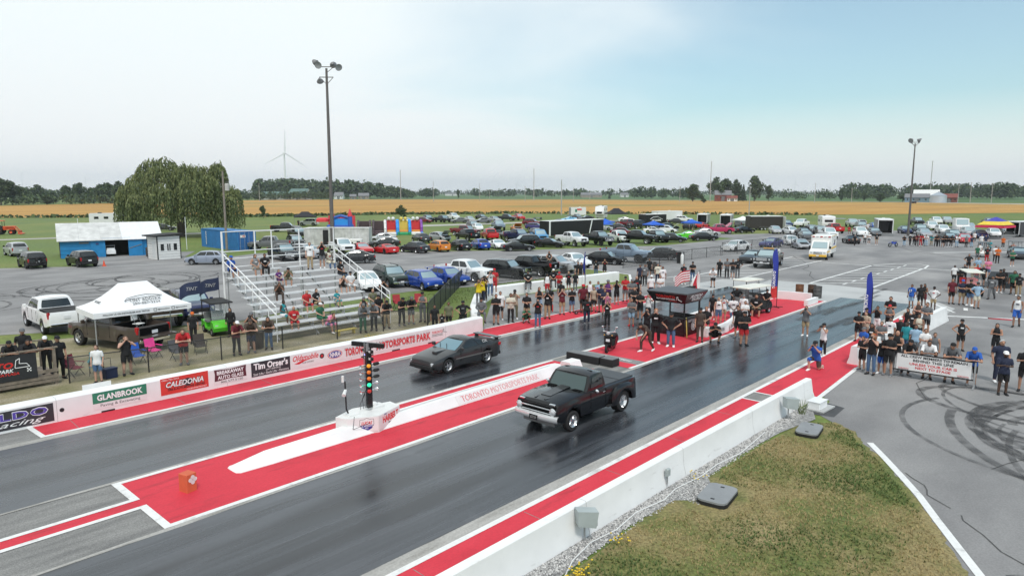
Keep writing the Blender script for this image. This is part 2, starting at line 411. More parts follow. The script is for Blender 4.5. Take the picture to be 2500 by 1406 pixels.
sheet('gravel_track_road', [(-60, 146), (27, 142), (58.6, 136), (76, 134.5), (100, 128), (114, 125), (152, 117), (170, 108), (170, 114), (152, 124), (114, 132), (100, 135), (76, 139), (58.6, 140), (27, 145.5), (-60, 150)], 0.02, GRAVROAD)
sheet('farm_road', [(560, 20), (600, 20), (700, 200), (735, 480), (640, 690), (460, 830), (452, 822), (630, 680), (722, 478), (690, 205)], 0.09, GRAVROAD)
rect('shoulder_strip', -60, 28, 9.0, 27.6, 0.010, SHOULD)
# lanes
rect('race_lane', -60, 55.5, 20.42, 25.62, 0.020, LANE)
rect('race_lane', -60, 55.5, 11.42, 16.42, 0.020, LANE)
for y0, y1 in ((25.62, 26.0), (20.30, 20.42), (16.42, 16.55), (11.0, 11.42)):
 sheet('concrete_edging', jag(-60, 52, y0, 1.2, .03, 3) + jag(52, -60, y1, 1.2, .03, 4), 0.016 if y1 - y0 > .2 else 0.0215, GUTTER)
# red zones
sheet('red_zone', [(5.62, 26.16), (52, 26.16), (52, 28.0), (28.1, 28.0), (27.7, 27.6), (5.55, 27.6)], 0.020, REDP)
for x0, x1 in ((5.95, 25.0), (26.2, 27.0), (27.75, 52.7)):
 rect('red_zone', x0, x1, 16.74, 20.14, 0.020, REDP)
rect('red_zone', -30, 5.95, 18.28, 18.72, 0.020, REDP)
rect('red_zone', -6, 25.3, 9.15, 10.86, 0.020, REDP)
sheet('red_zone', [(26.45, 9.0), (27.2, 8.75), (33.4, 9.05), (50, 9.3), (50, 10.86), (26.45, 10.86)], 0.020, REDP)
def line(pts, w, z=0.026, name='painted_line', m=None):
 mb = MB()
 P = [Vector((x, y, 0)) for x, y in pts]; L, Rr = [], []
 for i, p in enumerate(P):
  d = ((P[min(i + 1, len(P) - 1)] - P[max(i - 1, 0)])).normalized(); n = Vector((-d.y, d.x, 0)) * (w / 2)
  L.append(p + n); Rr.append(p - n)
 for i in range(len(P) - 1):
  mb.quad(Rr[i] + Vector((0, 0, z)), Rr[i + 1] + Vector((0, 0, z)), L[i + 1] + Vector((0, 0, z)), L[i] + Vector((0, 0, z)))
 return tag(mb.build(name, m or WPAINT, fix=False), kind='structure')
line([(5.45, 26.08), (52, 26.08)], .17); line([(5.53, 26.16), (5.45, 27.58)], .17, .0262)
line([(28.2, 28.05), (52.2, 28.05)], .12)
for y in (20.22, 16.65):
 line([(5.86, y), (25.0, y)], .17); line([(26.2, y), (52.8, y)], .17)
line([(5.86, 20.3), (5.86, 18.72)], .2, .0262); line([(5.86, 18.28), (5.86, 16.57)], .2, .0262)
line([(-30, 18.8), (5.9, 18.8)], .16, .0258); line([(-30, 18.2), (5.9, 18.2)], .16, .0258)
line([(52.8, 20.3), (52.8, 16.6)], .16, .0262)
line([(-6, 10.94), (50, 10.94)], .17); line([(25.3, 10.86), (25.3, 9.25)], .1, .0262); line([(26.42, 10.86), (26.42, 9.25)], .1, .0262)
line([(27.3, 8.66), (33.3, 8.96)], .18)
sheet('scuffed_start_strip', [(27.0, 16.8), (27.75, 16.8), (27.75, 20.1), (27.0, 20.1)], 0.021, ASPH)
line([(27.35, 17.3), (27.45, 18.2), (27.38, 19.4)], .22, .027, m=ground_mat('scuffed_white', [(0.42, (0.2, 0.2, 0.2)), (0.55, (0.7, 0.7, 0.7))], scale=(6, 6, 1), rough=(.6, .8)))
# staging area: pale pad, hatching and lane lines
sheet('concrete_pad', [(49.5, 28.4), (55.7, 28.6), (60.3, 28.3), (62.4, 24.7), (62.7, 19), (61.8, 13.4), (58.5, 10.8), (55.5, 8.9), (49.0, 8.9), (49.4, 11)], 0.015, CONC)
def hatch(x0, x1, y0, y1, step):
 line([(x0, y0), (x1, y0 + .3)], .22); line([(x0, y1), (x1, y1 + .2)], .22)
 x = x0
 while x + (y1 - y0) * .92 < x1 + 2:
  line([(x, y1), (x + (y1 - y0) * .92, y0)], .2, .0264); x += step
hatch(62.6, 82.6, 16.2, 21.2, 2.6)
hatch(60.5, 87, 27.2, 31.6, 3.2)
line([(82.4, 27), (82.5, 20), (83, 13), (84, 4), (86, -8)], .25)
line([(83, 21.4), (86.5, 20), (88, 18), (86.8, 16.8), (83, 16.4)], .22, .0268)
for k in range(9): line([(63.5 + k * 2.6, 18.7), (65.0 + k * 2.6, 18.75)], .18, .0266)
line([(51.7, 8.7), (53.5, 5), (56, -4)], .35); line([(53.5, 8.6), (61.5, 13)], .2)
for k in range(2): line([(55.0 + 2.4 * k, 8.2), (56.2 + 2.4 * k, 8.4)], .25)
tag(line([(52.6, 6.6), (52.9, 5.4)], .5, m=REDP, name='painted_mark'), kind='structure')
line([(60.7, 32.2), (54, 33.2)], .16); line([(58.7, 43.2), (57.2, 36.6), (52.6, 33.5)], .25)
line([(86, 41), (84, 46), (98, 43.5), (112, 41)], .2); line([(106, 20), (118, 10), (124, 6)], .5); line([(104, 4), (112, -2)], .4)
for k in range(6): line([(92 + 3.2 * k, -1 - k * 1.2), (100 + 3.2 * k, -9 - k * 1.2)], .25)
for k in range(5): line([(73 + 4.4 * k, 44.6 - .3 * k), (75.2 + 4.4 * k, 44.5 - .3 * k)], .18)
# parking-bay lines beside the verge
for k in range(8): line([(20.5 + 4.2 * k, 44.5), (20.7 + 4.2 * k, 49.5)], .12)
line([(-40, 90.5), (16.4, 87.6), (24.3, 82.6), (33.2, 80.8), (40, 83)], .35, m=CONC, name='lot_kerb_line')
# the curved white line on the access road
line([(23.4, 5.75), (22.4, 5.1), (21.2, 4.35), (20.05, 3.65), (18.8, 3.0), (17.6, 2.35), (16.5, 1.75), (14.8, .8), (12, -.9), (8, -4)], .2)
# verge beside the near wall: grass island, gravel bed, and the strips behind the far wall
for _x in (3, 6.6, 10.2, 13.8, 17.4, 21):
 line([(_x, 26.2), (_x + .05, 27.4)], .02, .0225, 'paint_joint', SHOULD); line([(_x + 2, 9.3), (_x + 2.05, 10.8)], .02, .0225, 'paint_joint', SHOULD)
_e = [(24.0, 7.95), (24.75, 7.2), (24.2, 6.4), (23.3, 5.95), (22.1, 4.98), (20.7, 4.18), (19.6, 3.48), (17.9, 2.68), (16.3, 1.88), (13.6, 0.3), (10.1, -3.0), (6.1, -8.2)]; _q = random.Random(8); _p = []
for (a, b), (c, d) in zip(_e, _e[1:]):
 _n = max(2, int(math.hypot(c - a, d - b) / .16))
 _p += [(a + (c - a) * k / _n + _q.gauss(0, .035), b + (d - b) * k / _n + _q.gauss(0, .035)) for k in range(_n)]
sheet('grass_verge', [(-6, 8.6), (9, 8.1), (13.5, 8.35), (16, 8.5), (18, 8.3), (21, 8.25)] + _p + [(6, -8), (-6, -8)], 0.016, VERGE)
sheet('gravel_bed', [(-6, 8.95)] + [(x, 8.98) for x in (5, 15, 25)] + [(25.6, 8.9), (25.4, 8.2), (24.6, 7.85), (23.6, 8.05), (22.4, 8.25), (21, 8.34), (19.3, 8.42), (17.4, 8.38), (16.7, 7.85), (15.9, 7.8), (15.4, 8.32), (13.4, 8.45), (11.5, 8.32), (9.5, 8.25), (-6, 8.3)], 0.022, GRAVB)
sheet('trodden_strip', [(3, 30.2)] + jag(3, 27.5, 30.6, 1.2, .35, 6) + [(30, 33), (29, 37), (20, 41), (8, 44), (2, 45)], 0.008, DIRTY)
sheet('dark_patch', [(25.0, 8.7), (27.0, 8.55), (26.7, 7.5), (25.3, 7.45)], 0.0135, ground_mat('fresh_tar', [(0.3, (0.05, 0.05, 0.052)), (0.7, (0.085, 0.085, 0.088))], scale=(2, 2, 1), rough=(0.6, 0.8)))
rect('red_painted_bay', 3.5, 8.2, 47.2, 51.5, 0.02, REDP)

# cracks and seams in the old asphalt
_q = random.Random(14); CRK = ground_mat('asphalt_crack', [(0.3, (.06, .06, .06)), (.7, (.12, .118, .115))], scale=(3, 3, 1), rough=(.8, .95), bump=0)
for (x, y, dx, dy, n) in ((24, -1.5, 1.2, .25, 9), (23.5, 2.5, .9, -.5, 7), (30, 5.5, 1.6, .2, 8), (19.5, 2.6, -.5, -.55, 8), (21.5, 4.3, -.45, -.4, 6), (38, 3, 2, -.4, 9), (55, 2, 3, 1.2, 9), (40, 50, 3, 1.0, 12), (20, 72, 3.5, -.8, 12), (66, 22, 3, 1.2, 10), (96, 14, 3, 2, 10), (104, 22, 4, -1, 10), (60, 58, 4, -1, 12)):
 P = []
 for k in range(n): P.append((x, y)); x += dx * _q.uniform(.5, 1.2) + _q.gauss(0, .12); y += dy * _q.uniform(.3, 1.4) + _q.gauss(0, .12)
 line(P, .035 if dx * dx < 4 else .08, .0215, 'asphalt_crack', CRK)
# tyre marks: thin rubber ribbons lying on the asphalt
TMARK = ground_mat('tyre_rubber_mark', [(0.3, (0.05, 0.05, 0.052)), (0.7, (0.12, 0.118, 0.12))], scale=(3, 3, 1), fine=.2, fscale=30, rough=(.7, .9), bump=0)
_n, _l = TMARK.node_tree.nodes, TMARK.node_tree.links
_g = N(_n, 'ShaderNodeNewGeometry'); _t = N(_n, 'ShaderNodeTexNoise'); _t.inputs['Scale'].default_value = 1.7; _t.inputs['Detail'].default_value = 6
_l.new(_g.outputs['Position'], _t.inputs['Vector'])
_r = N(_n, 'ShaderNodeMapRange'); _r.inputs[1].default_value = .3; _r.inputs[2].default_value = .66; _r.inputs[3].default_value = .05; _r.inputs[4].default_value = .62
_l.new(_t.outputs['Fac'], _r.inputs[0]); _l.new(_r.outputs[0], _n['Principled BSDF'].inputs['Alpha'])
def inpoly(x, y, P):
 c = False; j = len(P) - 1
 for i in range(len(P)):
  if (P[i][1] > y) != (P[j][1] > y) and x < (P[j][0] - P[i][0]) * (y - P[i][1]) / (P[j][1] - P[i][1]) + P[i][0]: c = not c
  j = i
 return c
mz = [0.0280]
NOGO = [(-6, 12), (28, 12), (28, 8.4), (25.3, 8), (24.9, 7.2), (24.3, 6.2), (23.4, 5.5), (22.2, 4.6), (20.8, 3.9), (19.7, 3.1), (18, 2.3), (16.4, 1.5), (13.7, -.1), (10.2, -3.3), (6, -8.5), (-6, -9)]
def arc_mark(cx, cy, rx, ry, a0, a1, w, rot=0):
 pts = []
 n = max(8, int(abs(a1 - a0) / 7))
 for k in range(n + 1):
  a = R(a0 + (a1 - a0) * k / n)
  x, y = rx * math.cos(a), ry * math.sin(a)
  pts.append((cx + x * math.cos(rot) - y * math.sin(rot), cy + x * math.sin(rot) + y * math.cos(rot)))
 mz[0] += 0.0004; run = []
 for p in pts + [None]:
  if p and not inpoly(p[0], p[1], NOGO) and not (p[0] > 32 and p[1] > 8): run.append(p)
  elif p and p[1] > 40: run.append(p)
  else:
   if len(run) > 3: line(run, w, mz[0], 'tyre_mark', TMARK)
   run = []
q = random.Random(21)
for k in range(9):
 arc_mark(30.4 + q.gauss(0, 1.0), 1.0 + q.gauss(0, 1.4), q.uniform(1.2, 4.2), q.uniform(1.2, 3.2), q.uniform(0, 360), q.uniform(420, 700), q.uniform(.12, .34), q.uniform(0, 3))
for k in range(11):
 arc_mark(27.5 + q.gauss(0, 1.6), -.4 + q.gauss(0, 1.8), q.uniform(3, 8), q.uniform(2.5, 5.5), q.uniform(50, 130), q.uniform(190, 290), q.uniform(.12, .32), q.uniform(-.4, .4))
for k in range(12):
 arc_mark(20.5 + q.gauss(0, 2.5), 66 + q.gauss(0, 2.5), q.uniform(2.5, 6), q.uniform(2.5, 5), q.uniform(0, 360), q.uniform(420, 700), q.uniform(.16, .3), q.uniform(0, 3))
for k in range(3):
 arc_mark(8 + q.gauss(0, 2), 62 + q.gauss(0, 2), q.uniform(3, 6), q.uniform(2.5, 5), q.uniform(0, 360), q.uniform(400, 600), .2)
for k in range(4):
 arc_mark(96 + q.gauss(0, 6), 8 + q.gauss(0, 4), q.uniform(6, 14), q.uniform(3, 6), q.uniform(0, 90), q.uniform(120, 220), .35)
for k in range(10):
 x = q.uniform(40, 58); y = q.choice((12.6, 13.2, 14.8, 15.3, 21.8, 22.5, 23.9, 24.6)) + q.uniform(-.2, .2)
 mz[0] += .0004
 line([(x, y), (x + 3, y + q.uniform(-.1, .1)), (x + 7, y + q.uniform(-.2, .2))], q.uniform(.25, .45), mz[0], 'tyre_mark', TMARK)

# loose stones of the gravel bed and the grass tufts of the verge (nobody could count them)
q = random.Random(5)
STONE = [mat('stone_%s' % a, c, .85, var=.2, scale=20) for a, c in (('pale', (.56, .55, .54)), ('mid', (.34, .335, .33)), ('dark', (.14, .14, .14)))]
mb = MB()
for k in range(7500):
 x = q.uniform(9, 25.4); lo = 8.38 if not 15.6 < x < 17 else 7.8
 y = q.uniform(lo + q.uniform(-.12, .15), 8.86)
 r = q.uniform(.012, .032)
 i = len(mb.v)
 for (a, b, c) in ((1, 0, 0), (-1, 0, 0), (0, 1, 0), (0, -1, 0), (0, 0, .8)):
  mb.v.append((x + r * a * q.uniform(.7, 1.3), y + r * b * q.uniform(.7, 1.3), .02 + r * c * q.uniform(.8, 1.4)))
 mi = q.choice((0, 0, 0, 1, 1, 2))
 for f in ((0, 2, 4), (2, 1, 4), (1, 3, 4), (3, 0, 4)): mb.face([i + t for t in f], mi)
tag(mb.build('gravel', STONE), 'loose grey crushed stone along the near wall', 'gravel', kind='stuff')
BLADE = [mat('blade_green', (.085, .135, .034), .8, var=.3), mat('blade_olive', (.17, .175, .055), .8, var=.3), mat('blade_straw', (.37, .29, .14), .85, var=.25)]
VP = [(2, 8.2), (9, 8.0), (13.5, 8.3), (16, 7.6), (18, 8.25), (21, 8.2), (24.0, 7.9), (24.6, 7.2), (24.1, 6.5), (23.2, 6.1), (22, 5.15), (20.6, 4.35), (19.5, 3.65), (17.8, 2.85), (16.2, 2.05), (13.5, 0.5), (10, -2.8), (2, -8)]
from mathutils import noise as mnoise
mb = MB()
def tuft(mb, x, y, h, mi, nb=3, z=.012):
 for b in range(nb):
  a = q.uniform(0, 6.28); dx, dy = math.cos(a), math.sin(a); w = h * .16
  lean = q.uniform(.3, 1.0) * h
  i = len(mb.v)
  mb.v += [(x - dy * w, y + dx * w, z), (x + dy * w, y - dx * w, z), (x + dx * lean, y + dy * lean, z + h)]
  mb.face((i, i + 1, i + 2), mi)
n = 0
while n < 26000:
 x = 8 + 17 * (q.random() ** .8); y = q.uniform(-2, 8.3)
 if not inpoly(x, y, VP) or (15.2 < x < 17.4 and 6.9 < y < 8.4) or (22.2 < x < 24 and 7 < y < 8.2): continue
 f = mnoise.noise((x * .5, y * .5, 3.3)) + q.gauss(0, .25)
 mi = 0 if f > .26 else (1 if f > -.06 else 2)
 tuft(mb, x, y, q.uniform(.03, .075) * (1.2 if mi == 0 else .9), mi)
 n += 1
for k in range(9000):
 x = q.uniform(3, 27); y = q.uniform(28.1, 30.6)
 tuft(mb, x, y, q.uniform(.05, .16), 0 if q.random() < .6 else 1, z=.0)
for k in range(5000):
 x = q.uniform(27, 52); y = 36.5 + q.random() * 5
 if y < 44 - abs(x - 42) * .02: tuft(mb, x, y, q.uniform(.04, .1), 0 if q.random() < .75 else 1, z=.0)
tag(mb.build('grass', BLADE, fix=False), 'short patchy grass blades on the verges', 'grass', kind='stuff')
mb = MB()
for (cx, cy, nn) in ((10.8, 8.0, 40), (12.6, 8.1, 14), (17.0, 8.6, 8), (20.6, 30.6, 26), (22.1, 30.9, 18)):
 for k in range(nn):
  x, y = cx + q.gauss(0, .22), cy + q.gauss(0, .14); h = q.uniform(.08, .2)
  mb.tube((x, y, 0), (x + q.uniform(-.03, .03), y, h), .004, .003, 3, 0)
  mb.ball((x, y, h), (.026, .026, .014), 6, 3, 1)
tag(mb.build('wild_flowers', [BLADE[0], mat('yellow_petals', (.72, .50, .03), .7, var=.2)]), 'small yellow wild flowers in the verge', 'flowers', kind='stuff')

# ================================================================ barrier walls
def wall(name, pts, prof, m, label, cat='barrier', seam=0, z0=0.0, capslope=0.0):
 """concrete barrier: profile (offset, z) swept along the polyline; seams are thin joints, each a part"""
 root = thing(name, label, cat, (pts[0][0], pts[0][1], z0))
 P = [Vector((x - pts[0][0], y - pts[0][1], 0)) for x, y in pts]
 mb = MB(); K = len(prof); rings = []
 for i, p in enumerate(P):
  d0 = (P[i] - P[i - 1]).normalized() if i else (P[1] - P[0]).normalized()
  d1 = (P[i + 1] - P[i]).normalized() if i < len(P) - 1 else d0
  d = (d0 + d1).normalized(); nrm = Vector((-d.y, d.x, 0)) / max(.5, d.dot(d1))
  rings.append([p + nrm * o + Vector((0, 0, z)) for o, z in prof])
 if capslope:
  for k in range(K):
   d = (P[-1] - P[-2]).normalized(); rings[-1][k] -= d * (capslope * prof[k][1])
 for r in rings: mb.v += [tuple(v) for v in r]
 for i in range(len(P) - 1):
  for k in range(K - 1): mb.face((i * K + k, i * K + k + 1, (i + 1) * K + k + 1, (i + 1) * K + k))
 mb.face(range(K)); b = (len(P) - 1) * K; mb.face(range(b + K - 1, b - 1, -1))
 mb.build('concrete_block', m, root, smooth=35)
 if seam:
  L = 0; nxt = seam
  for i in range(len(P) - 1):
   d = P[i + 1] - P[i]; ln = d.length; d.normalize(); nn = Vector((-d.y, d.x, 0))
   while nxt < L + ln:
    c = P[i] + d * (nxt - L); s2 = MB(); g = .006
    pr = [c + nn * (o * 1.006 + (.002 if o > 0 else -.002)) + Vector((0, 0, z + (.002 if z > .01 else 0))) for o, z in prof]
    for a2, b2 in zip(pr, pr[1:]): s2.quad(a2 - d * g, b2 - d * g, b2 + d * g, a2 + d * g)
    s2.build('joint', mat('wall_joint', (.38, .37, .36), .9), root, fix=False)
    nxt += seam
   L += ln
 return root
JER = [(-.24, 0), (-.24, .08), (-.17, .30), (-.12, .80), (-.09, .83), (.09, .83), (.12, .80), (.17, .30), (.24, .08), (.24, 0)]
FLAT = [(-.28, 0), (-.28, .80), (-.22, .86), (.22, .86), (.28, .80), (.28, 0)]
wall('barrier_wall', [(-6, 9.12), (8, 9.12), (17, 9.09), (27.15, 8.98)], JER, WHITE, 'long white concrete barrier between near lane and grass verge', seam=4.6, capslope=.18)
wall('barrier_wall', [(33.9, 9.3), (41, 8.9), (49.8, 8.55)], [(o * 1.15, z * 1.08) for o, z in JER], WHITE, 'white concrete barrier behind the crowd on the right of the track', seam=5.2, capslope=.12)
LW = wall('barrier_wall', [(-12, 27.72), (24.8, 27.72), (27.7, 27.95)], FLAT, WHITE, 'white concrete barrier carrying sponsor signs along the far lane', seam=6.1)
wall('barrier_wall', [(27.85, 28.35), (30.5, 31.2), (34, 34.4), (37.0, 36.3)], FLAT, WHITE, 'white concrete barrier turning away from the track beside the standing crowd', seam=4.2)
wall('barrier_wall', [(37.35, 36.3), (45, 35.6), (52.4, 34.9)], FLAT, WHITE, 'white concrete barrier in front of the grass tongue and parked cars', seam=5)
wall('barrier_wall', [(55.5, 30.6), (57.6, 30.2)], [(o, z * .55) for o, z in FLAT], WHITE, 'short low white concrete block at the edge of the staging pad')
# centre wedge wall
cw = thing('centre_wall', 'low white wedge-shaped concrete wall down the middle of the red zone', 'barrier', (8.45, 18.75, 0))
ST = [(0, .02, .26), (.10, .13, .36), (1.1, .27, .42), (4, .32, .44), (8, .36, .44), (14.6, .40, .44), (15.1, .38, .38)]
mb = MB()
for x, z, w in ST: mb.v += [(x, -w, 0), (x, -w, .04), (x, -w * .42, z), (x, w * .42, z), (x, w, .04), (x, w, 0)]
for i in range(len(ST) - 1):
 for k in range(5): mb.face((i * 6 + k, i * 6 + k + 1, i * 6 + 7 + k, i * 6 + 6 + k))
mb.face(range(6)); mb.face(range(len(mb.v) - 1, len(mb.v) - 7, -1))
mb.build('concrete_block', WHITE, cw, smooth=30)
tilt = axes((1, 0, 0), (0, .255, .345))
pn = MB(); pn.box((0, 0, 0), (5.0, .36, .006)); pnl = pn.build('sign_panel', mat('white_vinyl', (.74, .73, .73), .5, var=.05), cw)
pnl.matrix_local = Matrix.Translation((11.1, -.318, .218)) @ tilt
text('TORONTO MOTORSPORTS PARK', pnl, (0, 0, .006), 4.5, .24, REDT, bold=.0)
text('TORONTO MOTORSPORTS PARK', pnl, (0, 0, .0095), 4.46, .215, mat('pink_fill', (.72, .52, .54), .5, var=.05), bold=-.025)
mb = MB(); mb.path([(5.9, -.05, .37), (7, .0, .38), (9, .05, .40), (12, .0, .42), (14.5, -.02, .43)], .022, 6); mb.build('conduit', WPLAS, cw)
# rear end block
mb = MB(); mb.extrude([(-.42, 0), (-.24, .36), (.24, .36), (.42, 0)], 0, .8, 'yz')
tag(mb.build('end_block', WHITE, None, loc=(24.1, 18.75, 0)), 'white sloped concrete end block just behind the low black sensor boxes', 'barrier')
# ================================================================ sponsor signs on the far barrier (faces the camera, plane y = 27.44)
SY = 27.432
def sign(x0, x1, z0, z1, col, label, name='sponsor_sign'):
 c = ((x0 + x1) / 2, SY, (z0 + z1) / 2)
 root = thing(name, label, 'sign', c)
 MB().box((0, 0, 0), (x1 - x0, .008, z1 - z0)).build('panel', col, root)
 return root, x1 - x0, z1 - z0
VW = mat('white_vinyl', (.76, .75, .75), .5, var=.05)
DGREY = mat('charcoal_vinyl', (.035, .033, .04), .5, var=.1)
GREENV = mat('green_vinyl', (.03, .20, .12), .5, var=.08)
REDV = mat('red_vinyl', (.62, .045, .035), .5, var=.08)
MAROON = mat('maroon_vinyl', (.10, .018, .03), .5, var=.08)
PURP = mat('violet_lettering', (.10, .06, .36), .5, var=0)
NAVYT = mat('navy_lettering', (.03, .04, .28), .5, var=0)
def T(s, r, x, z, w, h, m, **k): return text(s, r, (x, -.006 - k.pop('lift', 0), z), w, h, m, FACE_TRACK, **k)
s_, w, h = sign(2.9, 6.2, .10, .74, DGREY, 'charcoal sign with violet outlined capitals and white script at the far end of the barrier')
T('DOLDO', s_, .25, .12, 2.5, .30, WHT, bold=.06, space=1.1); T('DOLDO', s_, .25, .12, 2.45, .25, PURP, bold=.03, space=1.1, lift=.004)
T('Racing', s_, .55, -.17, 1.7, .24, WHT, shear=.45)
MB().lathe([(.001, -.003), (.075, -.003)], (6.45 - 0, 27.436, .42), 16, 0, 'y').build('drain_hole', BLKT, None); 
dh = bpy.data.objects['drain_hole']; dh.parent = LW; dh.location = (12, -27.72, 0)
for (x, wd) in ((7.9, .45), (21.2, .5), (23.6, .5)):
 MB().box((x + 12, -.283, .045), (wd, .01, .07)).build('drain_slot', BLKT, LW)
s_, w, h = sign(7.42, 9.26, .16, .80, VW, 'white sign with a green upper band and rounded white capitals above grey lettering')
MB().box((0, -.006, .11), (w, .006, h * .62)).build('colour_band', GREENV, s_)
T('GLANBROOK', s_, 0, .11, 1.55, .23, WHT, bold=.05, lift=.005); T('Paving & Excavating', s_, 0, -.20, 1.35, .13, mat('grey_lettering', (.12, .12, .12), .5, var=0))
s_, w, h = sign(9.77, 11.62, .18, .84, REDV, 'red sign with slanted white and black lettering around a black tyre emblem')
MB().lathe([(.04, 0), (.16, 0)], (.1, -.007, .04), 16, 0, 'y').build('tyre_emblem', DGREY, s_)
T('CALEDONIA', s_, 0, .05, 1.5, .26, BLKT, bold=.08, shear=.25); T('CALEDONIA', s_, 0, .05, 1.46, .22, WHT, bold=.03, shear=.25, lift=.004)
T('TIRE & AUTOMOTIVE CENTRE', s_, .05, -.15, 1.45, .09, BLKT, bold=.03, shear=.2); T('(905) 765-3252', s_, -.55, .25, .65, .07, WHT); T('CALEDONIATIRE.NET', s_, .45, -.26, .8, .05, WHT)
s_, w, h = sign(11.84, 13.26, .16, .82, VW, 'white sign with a bow-edged maroon panel of white capitals and a phone number')
me = MB(); me.extrude([(-.68, .30), (0, .25), (.68, .30), (.66, .08), (.68, -.18), (0, -.14), (-.68, -.18), (-.66, .08)], -.011, -.005, 'xz'); me.build('bow_panel', MAROON, s_)
T('BREAKAWAY', s_, 0, .15, 1.15, .16, WHT, bold=.05, lift=.008); T('AUTO GLASS', s_, 0, -.05, 1.1, .15, WHT, bold=.04, lift=.008); T('905.577.5120', s_, .05, -.25, .95, .09, BLKT)
s_, w, h = sign(13.46, 15.28, .17, .80, DGREY, 'charcoal sign with rounded white script above small white service lines')
T("Tim Orser's", s_, 0, .12, 1.6, .30, WHT, bold=.05); T('LIFT SERVICE', s_, .1, -.09, .7, .06, WHT, shear=.2); T('Stair Lifts \u2022 Deck Lifts \u2022 Elevators', s_, 0, -.22, 1.65, .10, WHT)
s_, w, h = sign(15.33, 17.10, .16, .82, VW, 'white sign with swooping red script and a round maple leaf badge')
T('Oldsmobile', s_, -.15, .12, 1.3, .26, REDT, bold=.02, shear=.35); T('CLUB ONTARIO', s_, -.05, -.13, .6, .07, mat('grey_lettering', (.12, .12, .12), .5, var=0))
me = MB(); me.extrude([(-.75, -.12), (-.3, .0), (.2, .02), (-.2, -.05), (-.5, -.16)], -.010, -.005, 'xz'); me.build('swoosh', REDT, s_)
bd = MB(); bd.lathe([(.001, 0), (.12, 0)], (.68, -.007, .02), 18, 0, 'y'); b_ = bd.build('round_badge', DGREY, s_)
ml = MB(); LEAF = [(0, .085), (.02, .045), (.045, .055), (.04, .015), (.075, .02), (.06, -.01), (.07, -.02), (.03, -.04), (.035, -.055), (.005, -.05), (.005, -.085), (-.005, -.085), (-.005, -.05), (-.035, -.055), (-.03, -.04), (-.07, -.02), (-.06, -.01), (-.075, .02), (-.04, .015), (-.045, .055), (-.02, .045)]
ml.extrude([(x + .68, z + .02) for x, z in LEAF], -.012, -.008, 'xz'); ml.build('maple_leaf', REDT, b_)
s_, w, h = sign(17.14, 24.45, .12, .80, VW, 'longest white sign, big red outlined capitals between an oval badge and a small red logo')
ov = MB()
for rr, y_, mi in ((1, -.006, 0), (.9, -.009, 1), (.82, -.012, 2)):
 i = len(ov.v); ov.v += [(-3.2 + .40 * rr * math.cos(t * .2618), y_, .0 + .2 * rr * math.sin(t * .2618)) for t in range(24)]; ov.face(range(i, i + 24), mi)
o_ = ov.build('oval_badge', [REDT, VW, NAVYT], s_, fix=False); T('NHRA', s_, -3.2, 0, .55, .22, WHT, bold=.05, shear=.15, lift=.012)
for t_, cx, wd in (('TORONTO', -1.95, 1.38), ('MOTORSPORTS', .42, 2.45), ('PARK', 2.24, .95)):
 T(t_, s_, cx, -.02, wd * 1.02, .43, BLKT, bold=.10, space=1.08); T(t_, s_, cx, -.02, wd, .395, WHT, bold=.08, lift=.003, space=1.08); T(t_, s_, cx, -.02, wd * .985, .36, REDT, bold=.055, lift=.006, space=1.08)
T('TORONTO', s_, 3.2, .1, .75, .14, REDT, shear=.2, bold=.02); T('MOTORSPORTS PARK', s_, 3.2, -.03, .75, .05, BLKT)
me = MB(); me.box((3.2, -.006, -.1), (.8, .004, .02)); me.build('underline', BLKT, s_)
me = MB(); me.path([(3.6, -.007, .0), (3.62, -.007, .2), (3.68, -.007, .22), (3.66, -.007, .06), (3.9, -.007, .0)], .008, 4); me.build('track_outline', BLKT, s_)
tag(MB().box((7.75, 27.98, .75), (.95, .03, .55)).build('blank_board', WPLAS), 'plain white board standing behind the barrier above the green sign', 'board')

